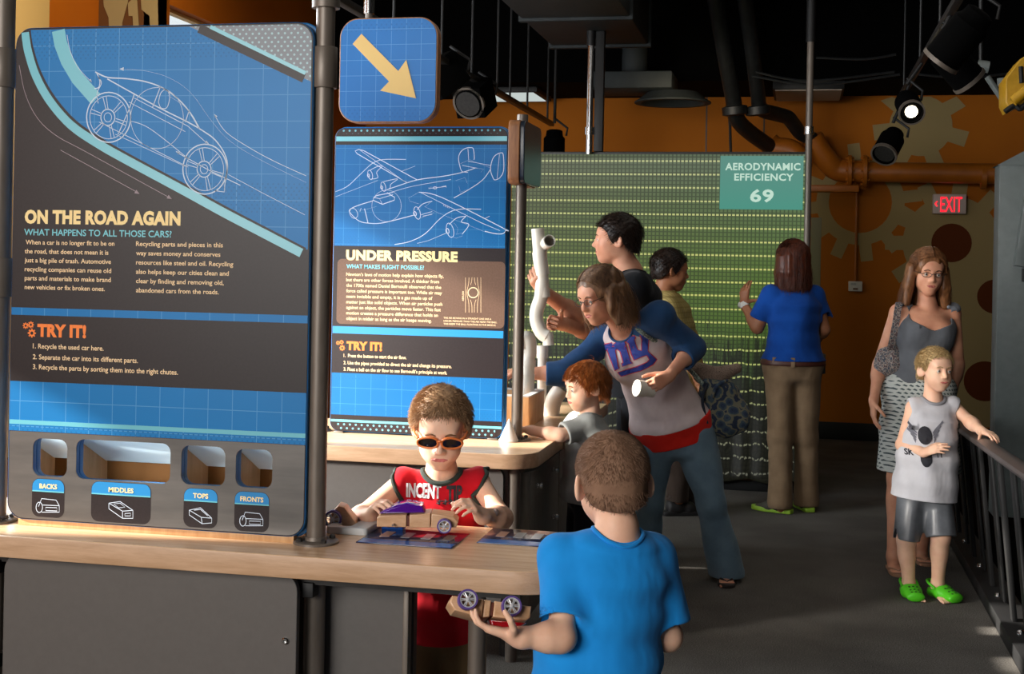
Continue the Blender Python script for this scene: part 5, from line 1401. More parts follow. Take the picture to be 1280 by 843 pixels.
        # ears
        for q in (-1, 1):
            Re = tilt(R, yaw=q * 28, pitch=-8)
            E((q * .080, -.012, -.008), (.0075, .021, .031), .006, 'u', Re); E((q * .073, -.004, -.020), (.008, .014, .016), .008, 'u', Re)
            E((q * .089, -.005, -.003), (.0085, .012, .021), .004, 's', Re)
        # neck
        v.cone(s.J['N'] - s.tan(.95) * .01, H((0, -.022, -.055)), s.k['neck'] * 1.05, s.k['neck'] * .92, .014)
        v.cone(s.J['N'] - s.tan(.95) * .02, s.J['N'] + s.tan(.95) * .015, s.k['neck'] * 1.08, s.k['neck'], .02)
    def face_parts(s, iris='5a3d25', lip='b5675a', brow='6b4a30', lids=True, brow_h=.0):
        H, R, S = s.H, s.hR, s.s
        Rm = Matrix(R.tolist())
        white = M['eye_white']; im = newmat('iris', iris, .2)
        for q in (-1, 1):
            c = H((q * .031, .0795, -.0025))
            e = MB().sphere(c, .0118 * S, 16, 10).build('eye', white, s.root, smooth=True)
            MB().sphere(c + R @ V3((0, .0072 * S, 0)), 0, 12, 6, Rm, (.0068 * S, .0052 * S, .0068 * S)).build('iris', im, e, smooth=True)
            MB().sphere(c + R @ V3((0, .0106 * S, 0)), 0, 10, 6, Rm, (.003 * S, .0024 * S, .003 * S)).build('pupil', M['black'], e, smooth=True)
        lm = newmat('lip_skin', lip, .5)
        v = Vol(H((0, .09, -.06)) - .05, H((0, .09, -.06)) + .05, .0014)
        on = lambda x, z, i: s.onskin(V3((x, .115, z))) - R @ V3((0, i * S, 0))
        mo = s.mouth * .006
        for q in (-1, 1):
            v.cone(on(q * .003, -.0580, .0020), on(q * .012, -.0585, .0021), .0027 * S, .0024 * S, .003); v.cone(on(q * .012, -.0585, .0021), on(q * .0225, -.0606, .0016), .0024 * S, .0014 * S, .003)
            v.cone(on(0, -.0648 - mo, .0022), on(q * .011, -.0643 - mo, .0022), .0032 * S, .0027 * S, .003); v.cone(on(q * .011, -.0643 - mo, .0022), on(q * .0215, -.0612, .0016), .0027 * S, .0014 * S, .003)
        v.build('lips', lm, s.root)
        if brow:
            bm_ = newmat('brow_hair', brow, .8)
            for q in (-1, 1):
                mb = MB(); pts = [s.onskin(V3((q * .014, .12, .016 + brow_h))), s.onskin(V3((q * .028, .12, .021 + brow_h))), s.onskin(V3((q * .045, .12, .015 + brow_h)))]
                mb.tube(spline([tuple(p) for p in pts], 4), [.0022 * S] * 4 + [.0026 * S] * 4 + [.001 * S], 6)
                mb.build('eyebrow', bm_, s.root)
    def onskin(s, p):
        """march from p (head frame) backwards to the body surface"""
        v = s.skin_v
        for i in range(80):
            q = s.H(p); g = np.clip(np.round((q - v.lo) / v.res).astype(int), 0, v.n - 1)
            if v.D[tuple(g)] < .0012: break
            p = p - V3((0, .001, 0))
        return s.H(p)
    def skin(s, mat, hands, legs='full', bare_feet=None, head_kw={}, arms=True):
        v = s.vol(); s.torso(v, 0.0); s.shoulders(v)
        for q in 'LR':
            s.arm(v, q); s.leg(v, q)
            if q in hands: s.tips = getattr(s, 'tips', {}); s.tips[q] = s.hand(v, q, **hands[q])
            if bare_feet: s.foot_bare(v, q, bare_feet[q][0], bare_feet[q][1])
        s.head(v, **head_kw); s.skin_v = v
        return v.build('body', mat, s.root)
    # ---- clothes
    def plane_cut(s, v, t, keep_up=True, tiltv=None):
        n = s.tan(t) * (-1 if keep_up else 1)
        v.cut(s.spine(t), n)
    def merge(s, v, w, k):
        h = np.maximum(k - np.abs(v.D - w.D), 0) / k; v.D = (np.minimum(v.D, w.D) - h * h * k * .25).astype(np.float32)
    def cuffs(s, v, sleeve, inf, flare):
        K = s.k
        for q in 'LR':
            S_, E_, W_ = s.J['s' + q], s.J['e' + q], s.J['w' + q]
            if sleeve <= 1: a = S_ + (E_ - S_) * sleeve; dv = nrm(E_ - S_); r_ = K['ua'][0] + (K['ua'][1] - K['ua'][0]) * sleeve + inf + .003 + flare
            else: a = E_ + (W_ - E_) * (sleeve - 1); dv = nrm(W_ - E_); r_ = K['fa'][0] + (K['fa'][1] - K['fa'][0]) * (sleeve - 1) + inf + flare
            b = a + dv * .004
            v.op(lambda x, y, z, b=b, dv=dv, r_=r_: np.maximum(-((x - b[0]) * dv[0] + (y - b[1]) * dv[1] + (z - b[2]) * dv[2]), np.sqrt((x - b[0]) ** 2 + (y - b[1]) ** 2 + (z - b[2]) ** 2) - r_ * 1.5), b - r_ * 1.6, b + r_ * 1.6, .004, 's')
            v.cone(a - dv * .006, a + dv * .05, r_ - .008, r_ - .005, .003, 's')
    def neck_hole(s, v, nr, drop=.35, scoop=None):
        K = s.k; N = s.J['N']; up = nrm(s.tan(1.0)); f = nrm(s.fwd_at(1.0)); sd = s.side(1.0)
        pn = nrm(up + f * drop); ax_ = nrm(up + f * .15); base = N + up * .004
        s.neck = (base, ax_, pn, f, sd, nr)
        def fn(x, y, z):
            px_, py_, pz_ = x - base[0], y - base[1], z - base[2]
            h = px_ * pn[0] + py_ * pn[1] + pz_ * pn[2]; t = px_ * ax_[0] + py_ * ax_[1] + pz_ * ax_[2]
            r_ = np.sqrt(np.maximum((px_ - t * ax_[0]) ** 2 + (py_ - t * ax_[1]) ** 2 + (pz_ - t * ax_[2]) ** 2, 0))
            return np.maximum(r_ - nr * (1 + .8 * np.maximum(t, 0)), -(h + .012))
        v.op(fn, base - nr * 1.6, base + nr * 1.6 + up * .1, .006, 's')
        if scoop:   # (depth down the chest, half width)
            d_, w_ = scoop; c = N + f * (K['chest'][1] * .62) - up * d_ * .25
            v.ell(c, (w_, .075, d_), np.stack([s.side(.95), f, np.cross(s.side(.95), f)], 1), .006, 's')
    def collar(s, v, name, mat, r=.005, grow=1.06, n=44):
        base, ax_, pn, f, sd, nr = s.neck; pts = []
        sd = nrm(np.cross(ax_, f)); ff = nrm(np.cross(sd, ax_))
        if ff @ f < 0: ff = -ff
        for i in range(n):
            a = i / n * 2 * math.pi; d = sd * math.cos(a) + ff * math.sin(a)
            h = cloth_hit(v, base + d * nr * grow + ax_ * .09, -ax_, 260)
            if h is not None: pts.append(h)
        for _ in range(3): pts = [(pts[i - 1] + pts[i] * 2 + pts[(i + 1) % len(pts)]) / 4 for i in range(len(pts))]
        pts = [tuple(p) for p in pts]
        return MB().tube(pts + pts[:2], r, 8, cap=False).build(name, mat, s.root)
    def top(s, name, mat, hem=.02, sleeve=.55, inf=.012, flare=.012, wr=.004, seed=1, neck_r=None, loose=.01, hem_flare=.0, wfreq=26, scoop=None, armhole=False, opening=True, hem_tilt=None, res=None, belly=0, drop=.35, extra=None, stretch=(1, 1, .45)):
        v = s.vol(res=res); K = s.k
        st = [(hem - .1, (K['hip'][0] + loose + hem_flare, K['hip'][1] + loose + hem_flare)), (.10, (K['hip'][0] + loose * .7 + hem_flare * .7, K['hip'][1] + loose + hem_flare * .7)), (.38, (K['waist'][0] + loose * 1.3 + hem_flare * .4, K['waist'][1] + loose + hem_flare * .4)), (.62, (K['under'][0] + loose * .7, K['under'][1] + loose * .6)), (.80, K['chest']), (.94, (K['chest'][0] * .74, K['chest'][1] * .72))]
        s.torso(v, inf, .035, st, belly); s.shoulders(v, inf)
        if sleeve > 0:
            sv = s.vol(res=res)
            for q in 'LR': s.arm(sv, q, inf + .003, 0, sleeve, .02, flare)
            if opening: s.cuffs(sv, sleeve, inf, flare)
            s.merge(v, sv, .022)
        else:
            for q in 'LR': v.cone(s.J['s' + q], s.J['s' + q] + (s.J['e' + q] - s.J['s' + q]) * .05, K['ua'][0] + inf * .7, K['ua'][0] + inf * .7, .02)
        if extra: extra(v)
        if wr: v.wrinkle(wr, wfreq, stretch, seed)
        n = -s.tan(hem) if hem_tilt is None else -nrm(s.tan(hem) + V3(hem_tilt)); v.cut(s.spine(hem), n)
        s.neck_hole(v, neck_r or K['neck'] * 1.28, drop, scoop)
        if armhole:
            for q in 'LR':
                S_ = s.J['s' + q]; E_ = s.J['e' + q]; o_ = nrm((S_ - s.spine(.86)) - s.tan(.9) * ((S_ - s.spine(.86)) @ s.tan(.9)))
                v.cone(S_ + o_ * (armhole if not isinstance(armhole, bool) else .012) - s.tan(.9) * .01, S_ + o_ * .2 + (E_ - S_) * .3 - s.tan(.9) * .02, K['ua'][0] * 1.35, K['ua'][0] * 2.2, .006, 's')
                v.cone(S_ + o_ * .02, E_, K['ua'][0] * 1.12, K['ua'][1] * 1.3, .006, 's')
        s.top_v = v
        return v.build(name, mat, s.root)
    def rim_band(s, name, mat, path_fn, r, n=40, closed=True):
        pts = [path_fn(i / n * 2 * math.pi) for i in range(n + (1 if closed else 0))]
        return MB().tube([tuple(p) for p in pts], r, 8, cap=False).build(name, mat, s.root)
    def pants(s, name, mat, f1=1.95, inf=.012, flare=.0, waist=.14, wr=.005, seed=3, res=None, wfreq=24, stretch=(1, 1, .5)):
        v = s.vol(res=res); K = s.k
        st = [(-.06, (K['hip'][0] * .82, K['hip'][1] * .9)), (.10, K['hip']), (.34, (K['waist'][0] * 1.04, K['waist'][1] * 1.04))]
        s.torso(v, inf, .03, st)
        for q in 'LR': s.leg(v, q, inf, 0, f1, .03, flare)
        if wr: v.wrinkle(wr, wfreq, stretch, seed)
        v.cut(s.spine(waist), s.tan(waist))
        for q in 'LR':
            A, B, C = s.J['h' + q], s.J['k' + q], s.J['a' + q]
            if f1 <= 1: a = A + (B - A) * f1; dv = nrm(B - A); r_ = K['th'][0] + (K['th'][1] - K['th'][0]) * f1 + inf + flare
            else: a = B + (C - B) * (f1 - 1); dv = nrm(C - B); r_ = K['ca'][1] + inf + flare
            b = a + dv * .004
            v.op(lambda x, y, z, b=b, dv=dv, r_=r_: np.maximum(-((x - b[0]) * dv[0] + (y - b[1]) * dv[1] + (z - b[2]) * dv[2]), np.sqrt((x - b[0]) ** 2 + (y - b[1]) ** 2 + (z - b[2]) ** 2) - r_ * 1.25), b - r_ * 1.4, b + r_ * 1.4, .004, 's')
            v.cone(a - dv * .03, a + dv * .05, r_ - .008, r_ - .004, .004, 's')
        s.pants_v = v
        return v.build(name, mat, s.root)
    # ---- hair
    def scalp_cap(s, name, mat, line, grow=.010, wr=.002, freq=90, stretch=(1, 1, 1), top=0.0, res=.0025, sub=None, add=None):
        """line: [(y, z)] lower hairline in the head frame"""
        ys, zs = np.array([p[0] for p in line]), np.array([p[1] for p in line]); o_ = np.argsort(ys); ys, zs = ys[o_], zs[o_]
        lo, hi = s.hc - .19 * s.s, s.hc + .19 * s.s
        v = Vol(lo, hi, res); R = s.hR; S = s.s
        v.ell(s.H((0, -.012, .034)), (V3((.076, .095, .080)) + V3((grow, grow, grow + top))) * S, R, .01)
        v.ell(s.H((0, -.03, -.02)), (V3((.068, .072, .07)) + grow * .8) * S, R, .02)
        if add: add(v)
        if wr: v.wrinkle(wr, freq, stretch, 5)
        hc = s.hc
        def f(x, y, z):
            px, py, pz = x - hc[0], y - hc[1], z - hc[2]
            yy = (px * R[0, 1] + py * R[1, 1] + pz * R[2, 1]) / S; zz = (px * R[0, 2] + py * R[1, 2] + pz * R[2, 2]) / S
            return (zz - np.interp(yy, ys, zs)) * S * .8     # negative below the hairline
        v.op(f, lo, hi, .006, 's')
        s.line = (ys, zs); s.hair_v = v
        return v.build(name, mat, s.root)
    def strands(s, parent, mat, n, length, flow, r=.0006, seg=4, lift=.3, jitter=.35, grow=.006, seed=2, grav=0.0, name='hair_strands', zmax=9, wave=0.0):
        """fine hairs rooted on the scalp; flow(p) gives the combing direction in the head frame"""
        g = np.random.default_rng(seed); ys, zs = s.line; out = []
        rad = V3((.076, .095, .080)) + grow; c0 = V3((0, -.012, .034))
        gd = s.hR.T @ V3((0, 0, -1))
        P_, ok = [], 0
        while ok < n:
            d = g.normal(size=(n * 3, 3)); d /= np.linalg.norm(d, axis=1)[:, None]
            low = g.uniform(size=len(d)) < .3
            ci = np.where(low[:, None], V3((0, -.03, -.02)), c0); ri = np.where(low[:, None], V3((.068, .072, .07)) + grow * .8, rad)
            p = ci + d * ri; m = (p[:, 2] > np.interp(p[:, 1], ys, zs) + .004) & (~low | ((p[:, 2] < -.012) & (p[:, 1] < -.02)))
            P_.append(np.concatenate([p, ci, ri], 1)[m]); ok += m.sum()
        p = np.concatenate(P_)[:n]; c0 = p[:, 3:6]; rad = p[:, 6:9]; p = p[:, :3]
        nr_ = (p - c0) / rad ** 2; nr_ /= np.linalg.norm(nr_, axis=1)[:, None]
        fl = np.array([flow(q) for q in p]); fl /= np.maximum(np.linalg.norm(fl, axis=1), 1e-6)[:, None]
        L = length(p) if callable(length) else np.full(n, length); L = L * g.uniform(.7, 1.15, n)
        pts = [p]; ph = g.uniform(0, 6.28, n)
        jt = g.normal(size=(n, 3)) * jitter
        for j in range(seg):
            u = (j + 1) / seg
            nn = (pts[-1] - c0) / rad ** 2; nn /= np.linalg.norm(nn, axis=1)[:, None]
            d = fl + jt * .5 + gd * grav * u
            d = d - nn * np.minimum((d * nn).sum(1), 0)[:, None] if grav == 0 else d
            d = d + nn * lift * (1 - u)
            if wave: d = d + wave * np.stack([np.sin(ph + 7 * u), np.cos(ph + 6 * u), 0 * ph], 1)
            d /= np.maximum(np.linalg.norm(d, axis=1), 1e-6)[:, None]
            q = pts[-1] + d * (L / seg)[:, None]
            e = (q - c0) / rad; l = np.linalg.norm(e, axis=1); push = l < 1
            q[push] = (c0 + e / np.maximum(l, 1e-6)[:, None] * rad)[push]
            pts.append(q)
        A = np.stack(pts, 1) * s.s @ s.hR.T + s.hc          # n, seg+1, 3
        return strand_mesh(A, r, name, mat, parent)

def strand_mesh(A, r, name, mat, parent):
    n, m, _ = A.shape
    T = np.gradient(A, axis=1); T /= np.maximum(np.linalg.norm(T, axis=2), 1e-9)[..., None]
    u = np.cross(T, np.array((.31, .52, .79))); u /= np.maximum(np.linalg.norm(u, axis=2), 1e-9)[..., None]; w = np.cross(T, u)
    rr = r * np.linspace(1, .45, m)[None, :, None]
    ring = np.stack([A + rr * (u * math.cos(a) + w * math.sin(a)) for a in (0, 2.094, 4.189)], 2)   # n,m,3,3
    Vt = ring.reshape(-1, 3)
    i = np.arange(n)[:, None, None] * m * 3; j = np.arange(m - 1)[None, :, None] * 3; k = np.arange(3)[None, None, :]; k2 = (k + 1) % 3
    Q = np.stack([i + j + k, i + j + k2, i + j + 3 + k2, i + j + 3 + k], -1).reshape(-1, 4)
    me = bpy.data.meshes.new(name)
    me.vertices.add(len(Vt)); me.vertices.foreach_set('co', Vt.astype(np.float32).ravel())
    me.loops.add(len(Q) * 4); me.loops.foreach_set('vertex_index', Q.astype(np.int32).ravel())
    me.polygons.add(len(Q)); me.polygons.foreach_set('loop_start', np.arange(0, len(Q) * 4, 4, dtype=np.int32)); me.polygons.foreach_set('loop_total', np.full(len(Q), 4, dtype=np.int32))
    me.update(calc_edges=True)
    o = link_mesh(name, me, mat, parent, smooth=True); o['kind'] = 'stuff'
    return o

def drape(fig, n, roots, ends, bulge, r, name, mat, parent, jit=.006, seg=9, seed=4, wave=.006, curl_in=.0):
    """long hair: strands laid from root points over the skull to end points. roots/ends: functions of (u in 0..1, v in 0..1), head frame"""
    g = np.random.default_rng(seed); A = []
    c0 = V3((0, -.012, .034)); rad = V3((.076, .095, .080)) + .010
    for i in range(n):
        u, w = g.uniform(), g.uniform()
        a, b = roots(u, w), ends(u, w); pts = []
        ph, am = g.uniform(0, 6.28), g.uniform(.3, 1) * wave; lay = g.uniform(0, .012); off = g.normal(size=3) * jit
        side = bulge(u, w)
        for j in range(seg + 1):
            t = j / seg
            p = (1 - t) ** 2 * a + 2 * t * (1 - t) * side + t * t * b
            p = p + off * t + V3((math.sin(ph + 8 * t), math.cos(ph + 7 * t), 0)) * am * t
            e = (p - c0) / (rad + lay); l = np.linalg.norm(e)
            if l < 1: p = c0 + e / l * (rad + lay)
            pts.append(p)
        A.append(pts)
    A = np.array(A) * fig.s @ fig.hR.T + fig.hc
    return strand_mesh(A, r, name, mat, parent)

def m_skin(name, c, c2, rough=.5):
    m = newmat(name, c, rough, spec=.35); t = NT(m)
    f = t.noise(t.obj(), 14, 4); t.link(t.ramp(f, [(.35, lin(c2)), (.62, lin(c))]), t.b.inputs['Base Color'])
    t.b.inputs['Subsurface Weight'].default_value = .12; t.b.inputs['Subsurface Radius'].default_value = (.02, .008, .004); t.b.inputs['Subsurface Scale'].default_value = .3
    return m
def m_cloth(name, c, c2=None, rough=.9, bump=.15, scale=420, fold=14):
    c2 = c2 or c
    m = newmat(name, c, rough, spec=.15); t = NT(m)
    f = t.noise(t.obj(), 9, 4); t.link(t.ramp(f, [(.35, lin(c2)), (.65, lin(c))]), t.b.inputs['Base Color'])
    n1 = t.noise(t.obj(), 7, 1); wv = t.add('ShaderNodeVectorMath', operation='ADD'); t.link(t.scaled(t.obj(), (1, 1, .5)), wv.inputs[0]); t.link(t.math('MULTIPLY', n1, .05), wv.inputs[1])
    g = t.noise(wv.outputs[0], fold, 2, .5); t.bump(g, .3, .025); t.b.inputs['Sheen Weight'].default_value = .08
    return m
def m_hair(name, c, c2, rough=.45, scale=(60, 60, 14)):
    m = newmat(name, c, rough, spec=.3); t = NT(m)
    f = t.noise(t.scaled(t.obj(), scale), 1.6, 3, .5); t.link(t.ramp(f, [(.25, lin(c2)), (.7, lin(c))]), t.b.inputs['Base Color'])
    return m
M['eye_white'] = newmat('eye_white', 'cbc3ba', .3)
def px(x, y, d): return np.array(at(x, y, d=d))
def lenlog(F, nm):
    if DEBUG_LEN:
        J = F.J; D = lambda a, b: round(float(np.linalg.norm(J[a] - J[b])), 3)
        print('LEN', nm, 'ua', D('sL', 'eL'), D('sR', 'eR'), 'fa', D('eL', 'wL'), D('eR', 'wR'), 'sh', D('sL', 'sR'), 'hip', D('hL', 'hR'), 'th', D('hL', 'kL'), D('hR', 'kR'), 'ca', D('kL', 'aL'), D('kR', 'aR'), 'trunk', D('P', 'N'), 'aZ', J['aL'][2].round(3), J['aR'][2].round(3), 'headtop', (F.hc[2] + F.k['hh'] / 2).round(3))
DEBUG_LEN = False
IMG_L = -np.array(rgt); TO_CAM = -np.array(fwd)
def facing(left, toward): return nrm(IMG_L * left + TO_CAM * toward)
# ================================================================ the nine visitors
SK_PALE = m_skin('fair_skin', 'ecc0a4', 'e2b094'); SK_PINK = m_skin('pink_skin', 'd59c7e', 'c98c70'); SK_TAN = m_skin('tan_skin', 'b57a58', 'a66c4c')
def H2B(F): return basis(F)
# ---------------------------------------------------------------- boy with sunglasses
D = 3.6
J = dict(N=px(552, 597, 3.60), sR=px(505, 603, 3.60), sL=px(597, 602, 3.61), eR=px(451, 647, 3.52), eL=px(628, 648, 3.52), wR=px(462, 645, 3.42), wL=px(602, 645, 3.40),
         hR=px(524, 772, 3.68), hL=px(578, 772, 3.68), kR=px(520, 872, 3.66), kL=px(582, 872, 3.66), aR=px(518, 967, 3.72), aL=px(584, 967, 3.72))
hf = facing(0, 1)
A1 = Fig('child', J, px(551.5, 535, 3.54), tilt(basis(facing(-.02, 1)), yaw=0, pitch=-17, roll=-1), hf, res=.0032, scale=.98, hh=.198,
         label='boy in orange sunglasses and red tank top playing with a wooden car at the table')
tocar = nrm(px(525, 650, 3.36) - J['wR']); 
DEBUG_LEN = bool(__import__("os").environ.get("LENLOG"))
A1.skin(SK_PALE, {'R': dict(d=nrm(px(480, 636, 3.345) - J['wR']) + V3((0, 0, .35)), n=(.75, -.25, -.6), curl=(30, 38, 25), thumb=(.5, .55, .5), tc=15),
                  'L': dict(d=nrm(px(580, 637, 3.33) - J['wL']) + V3((0, 0, .3)), n=(-.75, -.2, -.55), curl=(34, 42, 28), thumb=(.5, .55, .5), tc=15)}, bare_feet={'L': (hf, .17), 'R': (hf, .17)})
A1.face_parts(brow='7a5638', lip='c8706a')
RED = m_cloth('red_jersey', 'c01424', 'ac0f1e', .85)
A1.top('tank_top', RED, hem=-.10, sleeve=0, inf=.010, drop=.55, wr=.004, wfreq=30, neck_r=.047, armhole=.006, loose=.012)
# trims: collar and armholes
def ringband(F, name, mat, c, ux, uz, rx, rz, r, lift=None, n=36, a0=0, a1=360):
    pts = []
    for i in range(n + 1):
        a = math.radians(a0 + (a1 - a0) * i / n); pts.append(V3(c) + ux * rx * math.cos(a) + uz * rz * math.sin(a) + (lift(a) if lift else 0))
    return MB().tube([tuple(p) for p in pts], r, 8).build(name, mat, F.root)
def surf_band(F, v, name, mat, pts, r, inward, steps=60, thick=1.0):
    """lay a band on a cloth surface: each point is marched along inward until it meets the cloth"""
    out = []
    for p in pts:
        p = V3(p); d = nrm(inward)
        for i in range(steps):
            g = np.clip(np.round((p - v.lo) / v.res).astype(int), 0, v.n - 1)
            if v.D[tuple(g)] < .001: break
            p = p + d * .002
        out.append(tuple(p))
    return MB().tube(spline(out, 3), r, 8).build(name, mat, F.root)
def cloth_hit(v, p, d, steps=300, st=.001):
    p = V3(p); d = nrm(d)
    for i in range(steps):
        g = np.round((p - v.lo) / v.res).astype(int)
        if (g >= 0).all() and (g < v.n).all() and v.D[tuple(g)] < .0008: return p
        p = p + d * st
    return None
def decal(F, v, name, mat, polys, o, ex, ey, inward, off=.0008, sub=.012):
    """flat printed shapes laid on the cloth: polys in local (x, y), o origin, ex/ey axes; marched along inward"""
    mb = MB(); inward = nrm(inward); ex, ey = V3(ex), V3(ey)
    for me in polys:
        b = bmesh.new(); b.from_mesh(me)
        for it in range(5):
            lg = [e for e in b.edges if e.calc_length() > sub]
            if not lg: break
            bmesh.ops.subdivide_edges(b, edges=lg, cuts=1)
            bmesh.ops.triangulate(b, faces=[f_ for f_ in b.faces if len(f_.verts) > 4])
        b.verts.ensure_lookup_table(); b.verts.index_update(); vs = []
        for vv in b.verts:
            p = V3(o) + ex * vv.co.x + ey * vv.co.y - inward * .09
            h = cloth_hit(v, p, inward, 260)
            h = p + inward * .09 if h is None else h
            vs.append(tuple(h - inward * (off + .0008)))
        mb.faces(vs, [[q.index for q in f_.verts] for f_ in b.faces]); b.free(); bpy.data.meshes.remove(me)
    return mb.build(name, mat, F.root, smooth=60)
A1.collar(A1.top_v, 'collar', M['green_black'], .0075, 1.12)
for q in 'RL':
    S_, up = J['s' + q], A1.tan(.95); o_ = A1.ss * (1 if q == 'R' else -1); pts = []
    for i in range(25):
        a = i / 24 * 2 * math.pi
        base = S_ - o_ * .004 - up * .022 + up * .056 * math.cos(a) + A1.fwd_at(.9) * .05 * math.sin(a)
        h = cloth_hit(A1.top_v, base + o_ * .05, -o_, 110)
        pts.append(tuple(base + o_ * .004 if h is None else h))
    MB().tube(spline(pts, 2), .0058, 8, cap=False).build('armhole_trim', M['green_black'], A1.root)
# printed lettering
KH = m_cloth('khaki_twill', '7a6446', '6d583c', .9)
A1.pants('cargo_shorts', KH, f1=1.05, inf=.016, flare=.012, waist=.12, wr=.005)
LPRT = newmat('print_silver', 'cfd0d4', .5); LDK = newmat('print_dark', '23242a', .6)
cc = px(541, 614, 3.5)
def printed_word(F, v, word, cpx, d, w, h, mat, inward, name, bold=.05, slant=0.0, roll=0.0, off=.0008):
    me_ = text_mesh(word, bold); xs = [q.co.x for q in me_.vertices]; lo_, hi_ = min(xs), max(xs)
    for q in me_.vertices: q.co = Vector(((q.co.x - lo_) / (hi_ - lo_) * w - w / 2 + q.co.y * slant * h, q.co.y / .73 * h - h / 2, 0))
    o_ = px(cpx[0], cpx[1], d); ex = np.array(rgt) * math.cos(roll) + V3((0, 0, 1)) * math.sin(roll); ey = -np.array(rgt) * math.sin(roll) + V3((0, 0, 1)) * math.cos(roll)
    return decal(F, v, name, mat, [me_], o_, ex, ey, inward, off)
printed_word(A1, A1.top_v, 'INCENT', (528, 617), 3.5, .094, .036, LPRT, fwd, 'chest_print', .05)
printed_word(A1, A1.top_v, 'TIP', (567, 620), 3.5, .042, .038, LDK, fwd, 'chest_print', .05)
printed_word(A1, A1.top_v, '***', (556, 633), 3.5, .05, .022, LDK, fwd, 'chest_print', .02)
# sunglasses
sg_ = thing('sunglasses', 'orange framed dark sunglasses worn by the boy in the red tank top', 'sunglasses', tuple(A1.H((0, .09, 0))))
OR = newmat('orange_acetate', 'd8743a', .3); DKL = newmat('dark_lens', '1a1214', .08)
S1 = A1.s
for q in (-1, 1):
    out = []
    for a in np.linspace(0, 2 * math.pi, 28, endpoint=False):
        x_ = .034 + .030 * math.cos(a) * (1.0 + .05 * math.cos(a)); z_ = -.002 + .0165 * math.copysign(abs(math.sin(a)) ** .75, math.sin(a)) * (1 - .10 * math.cos(a))
        z_ -= .10 * max(0, x_ - .03); y_ = .105 - 3.4 * (abs(x_) - .01) ** 2
        out.append((q * x_, y_, z_))
    pts = [tuple(A1.H(p)) for p in out]
    MB().tube(pts + [pts[0], pts[1]], .0036 * S1, 8, cap=False).build('rim', OR, sg_, smooth=True)
    mb = MB(); ctr = A1.H((q * .034, .105, -.002)); vs = [tuple(ctr)] + pts + [tuple(A1.H((p[0], p[1] - .003, p[2]))) for p in out] ; n_ = len(pts)
    mb.faces(vs, [(0, 1 + i, 1 + (i + 1) % n_) for i in range(n_)]); mb.build('lens', DKL, sg_, smooth=True)
    MB().tube(spline([tuple(A1.H((q * .063, .090, .004))), tuple(A1.H((q * .074, .066, .006))), tuple(A1.H((q * .079, .03, .006))), tuple(A1.H((q * .080, -.005, .008))), tuple(A1.H((q * .078, -.024, -.012)))], 5), [.0045 * S1] * 6 + [.0034 * S1] * 15, 8).build('temple', OR, sg_, smooth=True)
MB().tube(spline([tuple(A1.H((-.008, .107, .002))), tuple(A1.H((0, .110, .006))), tuple(A1.H((.008, .107, .002)))], 4), .0036 * S1, 8).build('bridge', OR, sg_, smooth=True)
HB1 = m_hair('light_brown_hair', 'b8946f', '7e5e44')
line = [(.12, .070), (.085, .066), (.06, .058), (.045, .030), (.022, -.004), (.008, -.012), (-.012, .012), (-.028, -.02), (-.07, -.052), (-.12, -.062)]
A1.scalp_cap('hair', HB1, line, grow=.008, wr=.002, freq=110, top=.006)
hp_ = A1.root.children[-1]
def flow_short(crown, fr=1.0, side=0.0, up=0.0):
    cw = V3(crown)
    def f(p):
        d = p - cw; d = d + V3((side, fr, up)); return d
    return f
A1.strands(hp_, HB1, 5200, lambda p: .020 + .012 * (p[:, 1] > .04), flow_short((.0, -.045, .11), .03, .015, .01), r=.0008, seg=4, lift=.42, jitter=.22, grow=.008)
# small plaster on the forearm
m1 = J['eL'] * .45 + J['wL'] * .55
MB().sphere(tuple(px(620, 641, 3.435)), 0, 10, 6, None, (.008, .006, .010)).build('plaster', newmat('forearm_mark', '6b5a55', .7), A1.root)
lenlog(A1, 'sunglasses')

# ---------------------------------------------------------------- boy in blue, from behind
J = dict(N=px(772, 668, 2.75), sL=px(703, 697, 2.76), sR=px(816, 697, 2.80), eL=px(703, 797, 2.66), wL=px(648, 797, 2.635), eR=px(836, 797, 2.80), wR=px(806, 782, 2.94),
         hL=px(704, 905, 2.78), hR=px(770, 905, 2.80), kL=px(700, 1040, 2.76), kR=px(776, 1040, 2.82), aL=px(698, 1162, 2.8), aR=px(780, 1148, 2.86))
bf = -facing(.12, 1)
A2 = Fig('child', J, px(765, 603, 2.78), tilt(basis(-facing(-.16, 1)), pitch=-4, roll=-2), bf, res=.0032, label='boy in a bright blue T-shirt seen from behind holding a wooden car', hh=.205)
A2.skin(SK_PALE, {'L': dict(d=nrm(IMG_L + V3((0, 0, .28))), n=(-.05, .25, 1), curl=(14, 28, 24), thumb=(.15, 1.0, .5), tc=38, spread=.08),
                  'R': dict(d=nrm(V3(px(806, 772, 3.0)) - J['wR']), n=(-.9, 0, .3), curl=(30, 35, 25))}, bare_feet={'L': (bf, .17), 'R': (bf, .17)})
BLUE = m_cloth('blue_jersey', '1b8fe0', '1885d4', .85)
A2.top('t_shirt', BLUE, hem=-.16, sleeve=.80, inf=.011, flare=.010, wr=.004, wfreq=22, neck_r=.050, loose=.016, hem_flare=.018, seed=8, stretch=(1.0, 1.0, .5))
A2.collar(A2.top_v, 'collar', BLUE, .005)
A2.pants('shorts', m_cloth('navy_shorts', '2a3140'), f1=1.0, inf=.014, flare=.012)
HB2 = m_hair('buzzed_brown_hair', '8a6a54', '6c4f3c', .75, (14, 14, 14))
line = [(.12, .07), (.085, .066), (.06, .055), (.03, .01), (.012, -.005), (-.012, .014), (-.03, -.015), (-.05, -.045), (-.12, -.072)]
h = A2.scalp_cap('hair', HB2, line, grow=.003, wr=.0005, freq=160)
